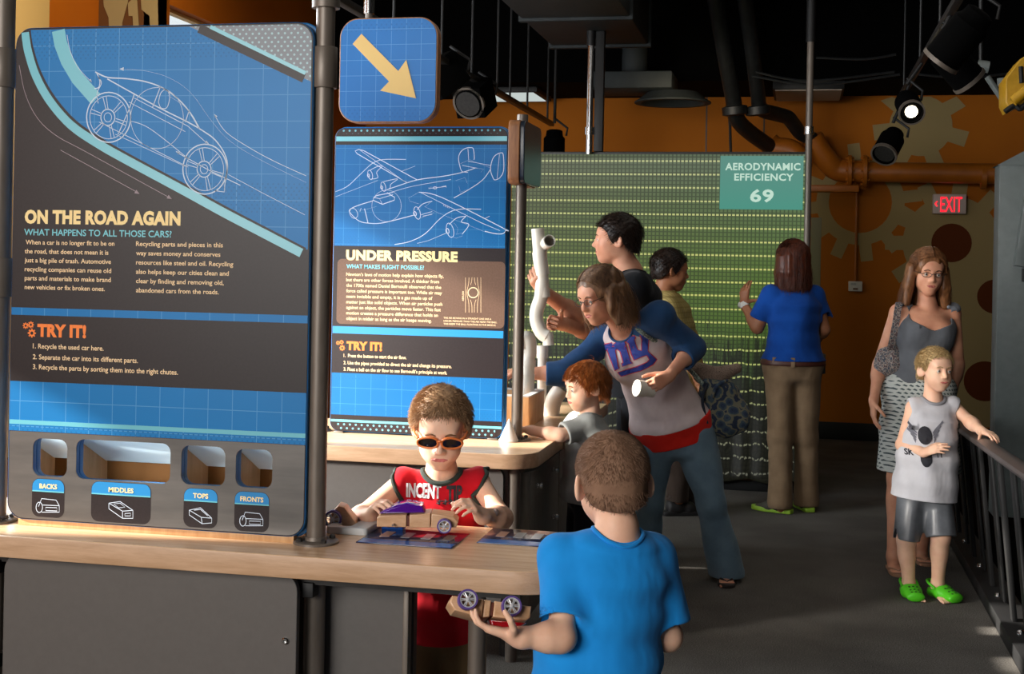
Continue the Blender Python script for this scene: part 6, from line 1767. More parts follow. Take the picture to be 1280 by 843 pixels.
A2.strands(h, HB2, 6000, .008, flow_short((0, -.05, .09), 0, 0, -.02), r=.0005, seg=2, lift=.35, jitter=.15, grow=.003)
lenlog(A2, 'blue')

# ---------------------------------------------------------------- woman in the raglan shirt leaning over
hf = facing(.15, 1)
J = dict(N=px(780, 411, 5.93), sR=px(757, 426, 6.06), sL=px(824, 397, 5.82), eR=px(706, 467, 5.98), wR=px(647, 467, 5.98), eL=px(866, 436, 5.92), wL=px(835, 471, 5.74),
         hR=px(818, 545, 6.20), hL=px(867, 540, 6.14), kR=px(811, 632, 6.12), kL=px(889, 630, 6.14), aR=px(803, 706, 6.22), aL=px(907, 711, 6.2))
A3 = Fig('woman', J, px(751, 370, 5.82), tilt(basis(facing(.80, .60)), pitch=-16, roll=4), facing(.45, .9), hf, res=.004, label='woman in glasses leaning over in a white and blue raglan shirt and jeans', scale=1.0, bend=(J['N'] + (J['hR'] + J['hL']) / 2) / 2 + V3((0, .02, .05)), hh=.228)
A3.skin(SK_PINK, {'R': dict(d=IMG_L + V3((0, 0, .02)), n=(0, 0, -1), curl=(18, 24, 15)), 'L': dict(d=nrm(px(813, 485, 5.66) - J['wL']), n=nrm(IMG_L * .5 - TO_CAM * .5 + V3((0, 0, -.3))), curl=(42, 50, 30), thumb=(.6, .5, .5), tc=22)},
        head_kw=dict(mouth_open=.55, nose=1.1, lid=.7), bare_feet={'L': (nrm(TO_CAM + IMG_L * .1), .2), 'R': (nrm(TO_CAM * .8 + IMG_L * .5), .2)})
A3.face_parts(iris='4a5a60', lip='c06a60', brow='6f5038')
RAGW = m_cloth('heathered_white_jersey', 'd3c3c0', 'c4b2b0', .9); RAGB = m_cloth('raglan_blue', '284a72', '223f64', .9)
A3.top('shirt_body', RAGW, hem=.09, sleeve=0, inf=.011, wr=.005, wfreq=20, neck_r=.068, loose=.010, seed=5, stretch=(.5, .5, 1.0), drop=.55)
# raglan sleeves run from the collar over the shoulder
v = A3.vol()
N_ = J['N']; 
for q, fl in (('R', .008), ('L', .010)):
    v.cone(N_ + (J['s' + q] - N_) * .38 - A3.tan(.95) * .035, J['s' + q], .064, A3.k['ua'][0] + .018, .03)
    A3.arm(v, q, .016, 0, 1.38, .02, .004)
    v.cone(J['s' + q] - A3.tan(.9) * .06 + (N_ - J['s' + q]) * .1, J['s' + q], .055, .062, .03)
v.wrinkle(.006, 24, (1, 1, 1), 14)
A3.neck_hole(v, .068, .55)
for q in 'RL':
    E_, W_ = J['e' + q], J['w' + q]; dv = nrm(W_ - E_); a = E_ + (W_ - E_) * .40
    v.op(lambda x, y, z, b=a, dv=dv: np.maximum(-((x - b[0]) * dv[0] + (y - b[1]) * dv[1] + (z - b[2]) * dv[2]), np.sqrt((x - b[0]) ** 2 + (y - b[1]) ** 2 + (z - b[2]) ** 2) - .075), a - .08, a + .08, .004, 's')
    v.cone(a - dv * .03, a + dv * .05, .040, .044, .004, 's')
v.build('raglan_sleeves', RAGB, A3.root)
A3.collar(A3.top_v, 'collar', RAGB, .0055)
v = A3.vol(); A3.torso(v, .018, .03, [(-.1, (A3.k['hip'][0], A3.k['hip'][1])), (.10, A3.k['hip']), (.30, A3.k['waist'])]); v.wrinkle(.004, 30, (1, 1, .4), 2)
v.cut(A3.spine(-.03), -A3.tan(-.02)); v.cut(A3.spine(.11), A3.tan(.1)); v.build('red_undershirt', m_cloth('red_jersey_hem', 'd8281c', 'c82014'), A3.root)
JEAN = m_cloth('blue_denim', '6f8796', '5f7686', .9, .35, 500)
v = A3.vol(); A3.torso(v, .009, .03, [(-.06, (A3.k['hip'][0] * .84, A3.k['hip'][1] * .92)), (.10, A3.k['hip']), (.3, A3.k['waist'])])
for q in 'LR':
    A3.leg(v, q, .013, 0, 1.6, .035, .004); B_, C_ = J['k' + q], J['a' + q]
    v.cone(B_ + (C_ - B_) * .3, C_ + (C_ - B_) * .07, .064, .088, .02)
v.wrinkle(.006, 20, (1, 1, .6), 9); v.cut(A3.spine(.04), A3.tan(0)); v.cut((0, 0, .022), (0, 0, -1))
v.build('jeans', JEAN, A3.root)
printed = []
NYB = newmat('logo_blue', '24388c', .7); NYR = newmat('logo_red', 'c2303c', .7); NYW = newmat('logo_white', 'd8cfd2', .7)
# chest monogram: lower-case n y with a tail bar
def poly_mesh(loops):
    return flat_mesh(loops, 0.0)
k4 = 1 / 4.214
def q2(L): return [(690 + x * k4, 320 + y * k4) for x, y in L]
n_out = [(272, 478), (318, 462), (322, 474), (352, 450), (382, 455), (396, 500), (414, 560), (424, 566), (376, 586), (372, 572), (380, 566), (362, 505), (345, 492), (336, 500), (352, 590), (358, 596), (338, 612), (312, 540), (300, 505), (282, 505)]
y_out = [(388, 432), (432, 420), (436, 432), (430, 440), (448, 495), (470, 500), (472, 440), (452, 398), (478, 384), (500, 400), (506, 440), (500, 500), (520, 520), (548, 545), (530, 570), (470, 605), (372, 642), (354, 622), (440, 590), (500, 560), (512, 545), (496, 520), (470, 528), (432, 548), (420, 520), (404, 462), (390, 450)]
def decal_px(F, vv, name, mat, loops, d, inward, off=.0008):
    ms = []
    o_ = px(*loops[0][0], d); ex, ey = np.array(rgt), V3((0, 0, 1)); L2_ = []
    for lp_ in loops:
        L2_.append([((lambda w: (w @ ex, w @ ey))(px(p[0], p[1], d) - o_)) for p in lp_])
    return decal(F, vv, name, mat, [poly_mesh(L2_)], o_, ex, ey, inward, off)
def grow(L, g):
    c = np.mean(L, 0); out = []
    m = len(L)
    ar = sum(L[i][0] * L[(i + 1) % m][1] - L[(i + 1) % m][0] * L[i][1] for i in range(m))
    for i in range(m):
        a, b, e = np.array(L[i - 1]), np.array(L[i]), np.array(L[(i + 1) % m]); t = (b - a) / max(np.linalg.norm(b - a), 1e-6) + (e - b) / max(np.linalg.norm(e - b), 1e-6)
        nn = np.array((t[1], -t[0])); nn = nn / max(np.linalg.norm(nn), 1e-6) * (1 if ar > 0 else -1); out.append(tuple(b + nn * g))
    return out
for L in (n_out, y_out):
    decal_px(A3, A3.top_v, 'monogram_edge', NYR, [q2(grow(L, 5))], 5.88, fwd, .001); decal_px(A3, A3.top_v, 'monogram', NYB, [q2(L)], 5.88, fwd, .004)
HB3 = m_hair('brown_bob_hair', '8c684a', '4c3424', .4)
line = [(.12, .075), (.08, .066), (.05, .05), (.03, .0), (.01, -.02), (-.02, -.04), (-.06, -.06), (-.13, -.08)]
def long_hair_mass(F, name, mat, ends_z, back_y=-.06, width=.088, front_y=.045, part=.015, r=.03, wr=.004, out=1.05, face_cut=True, seed=3, flip=0.0, fq=60):
    """hair as one body: skull cap plus curtains that fall past the ears"""
    lo = F.H((0, 0, 0)) - .34 * F.s; hi = F.H((0, 0, 0)) + .30 * F.s; v = Vol(lo, hi, .0032); S = F.s
    v.ell(F.H((0, -.016, .036)), V3((.076 + .016, .095 + .014, .080 + .014)) * S, F.hR, .01)
    for a in np.linspace(-205, 25, 24):
        ar = math.radians(a); x_, y_ = math.cos(ar), math.sin(ar)
        top = V3((x_ * (width - .004), -.012 + y_ * .092 if y_ < 0 else -.012 + y_ * front_y * 1.6, .02)); endz = ends_z(a) if callable(ends_z) else ends_z
        bot = V3((x_ * width * out, (-.012 + y_ * (.092 + flip) if y_ < 0 else top[1]), endz))
        v.cone(F.H(top), F.H((top + bot) / 2), r * .62 * S, r * .66 * S, .012); v.cone(F.H((top + bot) / 2), F.H(bot), r * .66 * S, r * .42 * S, .012)
    v.wrinkle(wr, fq, (1, 1, .22), seed)
    if face_cut:
        v.ell(F.H((0, .115, -.035)), V3((.066, .085, .098)) * S, F.hR, .012, 's')
        v.ell(F.H((0, .06, -.16)), V3((.075, .09, .13)) * S, F.hR, .012, 's')
    return v.build(name, mat, F.root)
h = long_hair_mass(A3, 'hair', HB3, lambda a: -.125 if -180 < a < 0 else -.115, width=.09, out=1.12, r=.036, wr=.006, flip=.012)
def bob_roots(part_x, yf=.074, yb=-.085):
    def f(u, w):
        y = yf + (yb - yf) * w; return V3((part_x + (.004 if u > .5 else -.004), y, .034 + .090 * math.sqrt(max(0, 1 - ((y + .012) / .105) ** 2))))
    return f
def rim(part, zend, wx=.102, yb=-.105, yf=.05, zj=.02, xs=1.0):
    def f(u, w):
        sgn = 1 if (u > .5) else -1; t = (abs(u - .5) * 2)
        a = math.radians(22 - 112 * w); g = V3((sgn * math.cos(a) * wx * xs, math.sin(a) * (yf if a > 0 else -yb) - .012, zend + zj * math.sin(40 * u + 9 * w)))
        return g
    return f
def side_b(wx=.115, z=.05):
    def f(u, w):
        sgn = 1 if (u > .5) else -1; a = math.radians(22 - 112 * w); return V3((sgn * math.cos(a) * wx, math.sin(a) * (.075 if a > 0 else .13) - .012, z))
    return f
drape(A3, 2600, bob_roots(.012), rim(0, -.125, wx=.108), side_b(.118, .06), .0012, 'hair_strands', HB3, h, wave=.012, jit=.011)
def eyeglasses(F, label, c='2a2422', r=.0013, wz=.0135, wx=.0235):
    g = thing('eyeglasses', label, 'glasses', tuple(F.H((0, .1, 0)))); m = newmat('thin_frame', c, .3, .4); S = F.s
    for q in (-1, 1):
        pts = [tuple(F.H((q * (.032 + wx * math.cos(a)), .1045 - .004 * abs(math.cos(a)) * (1 if math.cos(a) > 0 else 0), -.004 + wz * math.sin(a)))) for a in np.linspace(0, 2 * math.pi, 24, endpoint=False)]
        rm_ = MB().tube(pts + pts[:2], r * S, 6, cap=False).build('rim', m, g, smooth=True)
        MB().tube(spline([tuple(F.H((q * .056, .101, 0))), tuple(F.H((q * .072, .07, .004))), tuple(F.H((q * .080, .0, .004)))], 4), r * S * 1.1, 6).build('temple', m, g, smooth=True)
        mb = MB(); mb.faces([tuple(F.H((q * .032, .1045, -.004)))] + pts, [(0, 1 + i, 1 + (i + 1) % 24) for i in range(24)]); mb.build('lens', M['glass'], g)
    MB().tube(spline([tuple(F.H((-.009, .106, -.001))), tuple(F.H((0, .108, .003))), tuple(F.H((.009, .106, -.001)))], 3), r * S, 6).build('bridge', m, g)
    return g
eyeglasses(A3, 'thin framed glasses on the leaning woman in the raglan shirt')
# thong sandals, one per foot
SOLE = newmat('dark_sandal', '2a211d', .7)
def sandal(F, q, f, L, label, group):
    g = F.J['a' + q].copy(); g[2] = 0; f = nrm(f); sd = np.cross(f, (0, 0, 1)); t = thing('sandal', label, 'sandal', tuple(g), group)
    lp_ = [(-.26, -.13), (-.30, 0), (-.26, .13), (0, .15), (.4, .2), (.68, .17), (.80, 0), (.68, -.17), (.4, -.2), (0, -.15)]
    lp_ = [(p.x * L, p.y * L) for p in spline([(a_, b_, 0) for a_, b_ in lp_], 4, True)]
    me_ = flat_mesh([lp_], .016, .003)
    for vv in me_.vertices: w = g + f * vv.co.x + sd * vv.co.y; vv.co = Vector((w[0], w[1], vv.co.z + .001))
    link_mesh('sole', me_, SOLE, t, smooth=30)
    for s_ in (-1, 1): MB().tube(spline([tuple(g + f * L * .56 + V3((0, 0, L * .10))), tuple(g + f * L * .42 + sd * s_ * L * .12 + V3((0, 0, L * .14))), tuple(g + f * L * .15 + sd * s_ * L * .17 + V3((0, 0, .016)))], 5), .005, 8).build('strap', SOLE, t)
    return t
sandal(A3, 'L', nrm(TO_CAM + IMG_L * .1), .2, 'dark thong sandal under the right hand trouser leg of the leaning woman', 'dark sandals of the leaning woman')
sandal(A3, 'R', nrm(TO_CAM * .8 + IMG_L * .5), .2, 'dark thong sandal on the rear foot of the leaning woman', 'dark sandals of the leaning woman')
# white pipe fitting in her hand
pf = thing('pipe_fitting', 'short white pipe fitting in the hand of the leaning woman', 'pipe fitting', tuple(px(806, 488, 5.62)))
p0, p1 = px(801, 486, 5.69), px(813, 488, 5.71)
ax_ = nrm(p1 - p0)
MB().tube([tuple(p0 - ax_ * .014), tuple(p1 + ax_ * .012)], .030, 24, cap=True).build('body', M['white_pvc'], pf); MB().tube([tuple(p0 - ax_ * .022), tuple(p0 + ax_ * .012)], .036, 24).build('collar', M['white_pvc'], pf)
# shoulder bag
def m_floral(name, cs, scale):
    m = newmat(name, cs[0], .85); t = NT(m)
    vo = t.add('ShaderNodeTexVoronoi'); t.link(t.obj(), vo.inputs['Vector']); vo.inputs['Scale'].default_value = scale
    n = t.noise(t.obj(), scale * 1.6, 3)
    f = t.math('ADD', t.math('MULTIPLY', vo.outputs['Distance'], .75), t.math('MULTIPLY', n, .4))
    t.link(t.ramp(f, [(.0, lin(cs[0]))] + [(.28 + .14 * i, lin(c)) for i, c in enumerate(cs[1:])], 'CONSTANT'), t.b.inputs['Base Color']); return m
bg = thing('shoulder_bag', 'blue floral cloth shoulder bag hanging at the hip of the leaning woman', 'bag', tuple(px(905, 548, 6.1)))
c = px(903, 512, 6.14); v = Vol(c - .26, c + .26, .004)
v.ell(px(900, 505, 6.14), (.10, .06, .125), np.array(tilt(np.stack([np.array(rgt), np.array(fwd), V3((0, 0, 1))], 1), roll=-12)), .02); v.ell(px(910, 524, 6.14), (.095, .06, .085), None, .04); v.ell(px(888, 488, 6.14), (.05, .045, .07), None, .03); v.cone(px(930, 518, 6.14), px(910, 490, 6.14), .02, .03, .03)
v.wrinkle(.008, 28, (1, 1, .6), 6)
v.cone(px(886, 462, 6.12), px(915, 470, 6.12), .045, .04, .02, 's')
FLOR = m_floral('navy_floral_cotton', ['1d2a3e', '26364e', '3a4a55', '6c6a58', '1f2c42'], 24); v.build('bag_body', FLOR, bg)
MB().tube(spline([tuple(px(884, 480, 6.1)), tuple(px(878, 500, 6.06)), tuple(px(884, 530, 6.05))], 5), .007, 8).build('piping', newmat('navy_binding', '141d2c', .8), bg)
MB().tube(spline([tuple(px(922, 512, 6.1)), tuple(px(914, 478, 6.08)), tuple(px(897, 482, 6.06)), tuple(px(890, 497, 6.06))], 5), .008, 8).build('handle', FLOR, bg)
hits = [cloth_hit(A3.top_v, px(x, y, 5.2), fwd, 900) for x, y in ((800, 402), (808, 414), (820, 424), (834, 434))]
strap = [tuple(px(792, 398, 5.84) + V3((0, 0, .01)))] + [tuple(hh_ - np.array(fwd) * .008) for hh_ in hits if hh_ is not None] + [tuple(px(846, 444, 5.98)), tuple(px(862, 462, 6.04)), tuple(px(878, 480, 6.06))]
STR = m_floral('beaded_strap', ['23302c', '3d5048', '8a9a90', '2a3834', 'b0b8a8'], 160)
MB().tube(spline(strap, 4), .011, 8).build('strap', STR, bg)
cl = thing('folded_cardigan', 'nubby grey brown cardigan lying over the blue floral bag', 'cardigan', tuple(px(893, 478, 6.2)))
c = px(893, 468, 6.2); v = Vol(c - .2, c + .2, .004); v.cone(px(872, 462, 6.16), px(900, 470, 6.18), .035, .038, .02); v.cone(px(898, 470, 6.18), px(920, 462, 6.18), .036, .026, .02); v.cone(px(876, 472, 6.16), px(898, 478, 6.18), .03, .03, .02); v.wrinkle(.006, 40, (1, 1, 1), 4)
v.build('knit', m_floral('nubby_knit', ['5a4a42', '6c5a50', '7d6a5e', '8a786a', '4e4038'], 260), cl)
lenlog(A3, 'NY')

# ---------------------------------------------------------------- red-haired small boy
f = facing(.9, .42); dd = 5.32
J = dict(N=px(737, 521, dd), sL=px(735, 531, dd - .06), sR=px(722, 528, dd + .10), eL=px(700, 545, dd - .12), wL=px(663, 538, dd - .08), eR=px(703, 553, dd + .08), wR=px(678, 546, dd + .05),
         hL=px(741, 620, dd - .05), hR=px(729, 620, dd + .06), kL=px(733, 700, dd - .05), kR=px(722, 700, dd + .07), aL=px(738, 774, dd - .04), aR=px(727, 774, dd + .08))
A4 = Fig('child', J, px(732.5, 483.5, dd - .02), tilt(basis(facing(.92, .38)), pitch=-8, roll=-2), f, res=.0034, scale=.93, hh=.184, label='small red-haired boy in a grey T-shirt resting his arms on the table')
A4.skin(SK_PALE, {'L': dict(d=IMG_L * 1.0 + V3((0, 0, .1)), n=(0.2, 0, -1), curl=(25, 40, 25)), 'R': dict(d=IMG_L, n=(0, 0, -1), curl=(25, 30, 20))}, head_kw=dict(nose=.9, lid=.4), bare_feet={'L': (f, .15), 'R': (f, .15)})
A4.face_parts(iris='5a6a78', lip='c06a60', brow='a0683c')
GREY = m_cloth('grey_jersey', 'a0a39f', '939693', .9)
A4.top('t_shirt', GREY, hem=-.06, sleeve=.82, inf=.010, flare=.009, wr=.004, wfreq=32, neck_r=.046, loose=.012, hem_flare=.008, seed=21)
A4.collar(A4.top_v, 'collar', GREY, .0045)
A4.pants('shorts', m_cloth('black_shorts', '17181c'), f1=1.1, inf=.012, flare=.006)
HB4 = m_hair('copper_hair', 'a8602c', '6c3814', .4)
line = [(.125, .052), (.09, .048), (.07, .040), (.05, .018), (.035, -.006), (.015, -.02), (0, -.012), (-.016, .006), (-.03, -.03), (-.07, -.07), (-.12, -.082)]
h = A4.scalp_cap('hair', HB4, line, grow=.010, wr=.003, freq=100, top=.004, stretch=(1, 1, .3))
A4.strands(h, HB4, 3800, lambda p: np.where(p[:, 1] > .035, .026, .036), flow_short((0, -.045, .10), .02, 0, -.05), r=.0009, seg=5, lift=.10, jitter=.12, grow=.011)
lenlog(A4, 'red')

# ---------------------------------------------------------------- man in black holding the pipe
f = facing(.98, -.1); dd = 6.7
J = dict(N=px(788, 343, dd), sL=px(793, 360, dd - .17), sR=px(781, 358, dd + .19), eL=px(722, 396, dd - .16), wL=px(678, 364, dd - .38), eR=px(738, 414, dd + .0), wR=px(702, 405, dd - .3),
         hL=px(802, 478, dd - .10), hR=px(796, 478, dd + .10), kL=px(797, 588, dd - .1), kR=px(790, 586, dd + .12), aL=px(804, 680, dd - .08), aR=px(797, 676, dd + .14))
A5 = Fig('man', J, px(771, 300, dd), tilt(basis(facing(.985, -.12)), pitch=2), f, res=.0042, label='dark-haired man in a black T-shirt reaching up to hold white pipes')
pd = nrm(px(680, 372, 6.27) - px(674, 318, 6.27))
A5.skin(SK_PINK, {'L': dict(d=nrm(px(664, 352, 6.22) - J['wL']) + V3((0, 0, .4)), n=(-.2, .85, .2), curl=(48, 55, 35), thumb=(.7, .5, .3), tc=25),
                  'R': dict(d=nrm(px(680, 402, 6.3) - J['wR']), n=nrm(TO_CAM * .9 + IMG_L * .3), curl=(40, 50, 30), tc=25)}, head_kw=dict(nose=1.15), bare_feet={'L': (f, .24), 'R': (f, .24)})
A5.face_parts(iris='3a2a20', lip='b06a5c', brow='2a1c14')
BLK = m_cloth('black_jersey', '15171c', '101216', .9)
A5.top('t_shirt', BLK, hem=-.1, sleeve=.72, inf=.016, flare=.02, wr=.006, wfreq=18, neck_r=.072, loose=.02, belly=.0, seed=33)
A5.collar(A5.top_v, 'collar', BLK, .006)
A5.pants('trousers', m_cloth('black_trousers', '17181c'), f1=1.97, inf=.016, flare=.012)
HB5 = m_hair('near_black_hair', '2a1c14', '140c08', .4)
line = [(.125, .062), (.09, .058), (.065, .048), (.045, .03), (.03, -.005), (.012, -.022), (0, -.018), (-.018, .012), (-.034, -.02), (-.07, -.055), (-.12, -.066)]
h = A5.scalp_cap('hair', HB5, line, grow=.012, wr=.002, freq=110, top=.006)
A5.strands(h, HB5, 2600, .022, flow_short((0, -.045, .10), .03, 0, 0), r=.0009, seg=3, lift=.5, jitter=.35, grow=.011)
lenlog(A5, 'man')
def shoe(F, q, f, L, label, group, up, sole, name='shoe'):
    g = F.J['a' + q].copy(); g[2] = 0; f = nrm(f); sd = np.cross(f, (0, 0, 1)); t = thing(name, label, 'shoe', tuple(g), group)
    c = g + f * L * .22; v = Vol(c - L * .75, c + L * .75, .004); Z = V3((0, 0, 1))
    v.flat(g - f * L * .16 + Z * L * .17, g + f * L * .3 + Z * L * .15, (L * .145, L * .16), (L * .16, L * .13), sd, .02); v.flat(g + f * L * .25 + Z * L * .13, g + f * L * .62 + Z * L * .08, (L * .17, L * .13), (L * .15, L * .08), sd, .03)
    v.cone(g + Z * L * .15, g + Z * L * .36, L * .15, L * .14, .03); v.cut(g + Z * .012, (0, 0, -1)); v.cut(g + Z * L * .36, (0, 0, 1)); v.build('upper', up, t)
    lp_ = [(-.30, -.13), (-.335, 0), (-.30, .13), (0, .15), (.4, .185), (.68, .15), (.78, 0), (.68, -.15), (.4, -.185), (0, -.15)]
    lp_ = [(p.x * L, p.y * L) for p in spline([(a_, b_, 0) for a_, b_ in lp_], 4, True)]
    me_ = flat_mesh([lp_], .026, .005)
    for vv in me_.vertices: w = g + f * vv.co.x + sd * vv.co.y; vv.co = Vector((w[0], w[1], vv.co.z + .001 + .012 * max(0, vv.co.x / L - .4)))
    link_mesh('sole', me_, sole, t, smooth=30); return t
DKS = newmat('dark_shoe', '1c1a1a', .6)
shoe(A5, 'L', f, .27, 'black shoe of the man in the black T-shirt nearer the photographer', 'shoes of the man in black', DKS, DKS); shoe(A5, 'R', f, .27, 'black shoe of the man in the black T-shirt on his far foot', 'shoes of the man in black', DKS, DKS)

shoe(A4, 'L', facing(.9, .42), .18, 'small dark shoe of the red-haired boy nearer the photographer', 'shoes of the red-haired boy', DKS, DKS); shoe(A4, 'R', facing(.9, .42), .18, 'small dark shoe of the red-haired boy nearer the table', 'shoes of the red-haired boy', DKS, DKS)
# ---------------------------------------------------------------- man in the yellow shirt
f = facing(-.96, -.25); dd = 7.9
J = dict(N=px(829, 370, dd), sR=px(835, 388, dd - .17), sL=px(841, 384, dd + .18), eR=px(850, 436, dd - .2), wR=px(872, 476, dd - .15), eL=px(862, 434, dd + .2), wL=px(880, 472, dd + .15),
         hR=px(845, 478, dd - .09), hL=px(852, 478, dd + .09), kR=px(850, 560, dd - .08), kL=px(858, 560, dd + .1), aR=px(846, 628, dd - .08), aL=px(856, 624, dd + .1))
A6 = Fig('man', J, px(837.5, 338, dd), tilt(basis(facing(-.96, -.2)), pitch=-4), f, res=.0045, scale=.95, label='dark-haired man in a yellow plaid shirt facing the green screen', hh=.23)
A6.skin(SK_TAN, {'L': dict(d=(.3, 0, -1), n=(-.5, 0, 0)), 'R': dict(d=(.3, 0, -1), n=(-.5, 0, 0))}, head_kw=dict(nose=1.15), bare_feet={'L': (f, .24), 'R': (f, .24)})
A6.face_parts(iris='2a1c14', lip='7a4a3c', brow='140c08')
def m_plaid(name, c, c2, c3, k=.03):
    m = newmat(name, c, .9, spec=.1); t = NT(m); sp_ = t.add('ShaderNodeSeparateXYZ'); t.link(t.obj(), sp_.inputs[0])
    fx = t.math('FRACT', t.math('DIVIDE', t.math('ADD', sp_.outputs[0], sp_.outputs[1]), k)); fz = t.math('FRACT', t.math('DIVIDE', sp_.outputs[2], k))
    a = t.mix(t.math('MULTIPLY', t.math('LESS_THAN', fx, .22), .7), lin(c), lin(c2)); b = t.mix(t.math('MULTIPLY', t.math('LESS_THAN', fz, .22), .7), a, lin(c3)); t.link(b, t.b.inputs['Base Color']); return m
YEL = m_plaid('yellow_plaid', 'b8a468', '8c7c4c', '9c8a50')
A6.top('shirt', YEL, hem=-.12, sleeve=.9, inf=.016, flare=.02, wr=.006, wfreq=18, neck_r=.07, loose=.02, seed=43)
A6.collar(A6.top_v, 'collar', YEL, .012, 1.02)
A6.pants('trousers', m_cloth('brown_trousers', '3a2f28'), f1=1.97, inf=.016, flare=.012)
h = A6.scalp_cap('hair', HB5, line, grow=.012, wr=.002, freq=110, top=.004)
A6.strands(h, HB5, 1600, .018, flow_short((0, -.045, .10), .03, 0, 0), r=.0011, seg=3, lift=.45, jitter=.3, grow=.011)
shoe(A6, 'L', f, .27, 'dark shoe of the man in the yellow shirt on his far foot', 'shoes of the man in yellow', DKS, DKS); shoe(A6, 'R', f, .27, 'dark shoe of the man in the yellow shirt on his near foot', 'shoes of the man in yellow', DKS, DKS)
lenlog(A6, 'yellow')

# ---------------------------------------------------------------- guide in the blue polo
f = -facing(-.12, 1); dd = 8.0
J = dict(N=px(993, 362, dd), sL=px(966, 369, dd), sR=px(1019, 370, dd + .03), eL=px(947, 410, dd + .04), wL=px(930, 381, dd + .12), eR=px(1030, 412, dd + .05), wR=px(1022, 424, dd + .26),
         hL=px(976, 464, dd), hR=px(1006, 464, dd), kL=px(976, 548, dd - .02), kR=px(1007, 548, dd + .02), aL=px(975, 628, dd - .04), aR=px(1008, 626, dd + .05))
A7 = Fig('woman', J, px(990, 326, dd + .02), tilt(basis(-facing(-.25, 1)), pitch=-2), f, res=.0042, label='auburn-haired guide in a blue T-shirt and khaki trousers gesturing at the screen')
A7.skin(SK_TAN, {'L': dict(d=V3((.02, .0, 1)), n=nrm(-IMG_L * .4 + V3((0, .9, 0))), curl=(14, 20, 12), per=(-8, 4, 12, 18), spread=.16, thumb=(.25, .85, .45), tc=-8), 'R': dict(d=(0, 1, .1), n=(-.3, 0, -1))}, bare_feet={'L': (f, .22), 'R': (f, .22)})
A7.face_parts()
NAVY = m_cloth('royal_blue_jersey', '12489c', '0f3f8c', .9)
A7.top('t_shirt', NAVY, hem=.13, sleeve=.70, inf=.013, flare=.016, wr=.006, wfreq=18, neck_r=.062, loose=.012, seed=51)
A7.collar(A7.top_v, 'collar', NAVY, .006)
KHK = m_cloth('khaki_trousers', '8a7258', '7d664e', .9)
v = A7.vol(); K7 = A7.k; A7.torso(v, .010, .03, [(-.06, (K7['hip'][0] * .84, K7['hip'][1] * .92)), (.10, K7['hip']), (.34, K7['waist'])])
for q in 'LR':
    A7.leg(v, q, .014, 0, 1.6, .035, .004); B_, C_ = J['k' + q], J['a' + q]; v.cone(B_ + (C_ - B_) * .3, C_ + (C_ - B_) * .02, .066, .078, .02)
v.wrinkle(.005, 18, (1, 1, .5), 3); v.cut(A7.spine(.15), A7.tan(.15)); v.cut((0, 0, .03), (0, 0, -1)); v.build('trousers', KHK, A7.root)
for x_ in (981, 1003):
    hh_ = cloth_hit(v, px(x_, 458, dd - .4), fwd, 600)
    if hh_ is not None: MB().box(tuple(hh_ - np.array(fwd) * .004), (.012, .006, .03), None, .002).build('belt_loop', KHK, A7.root)
v = A7.vol(); A7.torso(v, .019, .03, [(.0, K7['hip']), (.10, K7['hip']), (.34, K7['waist'])]); v.cut(A7.spine(.15), A7.tan(.15)); v.cut(A7.spine(.075), -A7.tan(.1)); v.build('belt', newmat('brown_leather', '4a241a', .5), A7.root)
HB7 = m_hair('auburn_hair', '5e2c18', '2c120a', .4)
h = long_hair_mass(A7, 'hair', HB7, -.165, width=.086, out=1.05, r=.034, wr=.006, flip=.004, fq=70)
drape(A7, 2200, bob_roots(0), rim(0, -.17, wx=.09, yb=-.10), side_b(.108, .05), .0013, 'hair_strands', HB7, h, wave=.012, jit=.01)
wv = thing('wristwatch', 'white wristwatch on the raised arm of the guide in blue', 'watch', tuple(J['wL']))
wd = nrm(J['wL'] - J['eL']); a = J['wL'] - wd * .018
MB().tube([tuple(a), tuple(a + wd * .03)], .031, 16).build('band', M['white'], wv); MB().sphere(tuple(a + wd * .015 + IMG_L * .028), 0, 12, 6, None, (.012, .018, .018)).build('case', M['white'], wv)
pc = thing('phone_pouch', 'black pouch clipped on the belt of the guide in blue', 'pouch', tuple(px(1028, 465, dd)))
MB().box(tuple(px(1028, 455, dd + .0)), (.018, .03, .06), None, .008).build('pouch_body', M['black'], pc); MB().box(tuple(px(1028, 446, dd - .01)), (.019, .031, .015), None, .004).build('flap', M['steel_dark'], pc)
LIME = newmat('lime_sole', '9cc83c', .5); GSH = newmat('grey_mesh_shoe', '4c4840', .8)
shoe(A7, 'L', nrm(f * .6 + IMG_L * .8), .235, 'grey trainer with lime sole on the left foot of the guide', 'trainers of the guide', GSH, LIME); shoe(A7, 'R', f, .235, 'grey trainer with lime sole on the right foot of the guide', 'trainers of the guide', GSH, LIME)
lenlog(A7, 'guide')

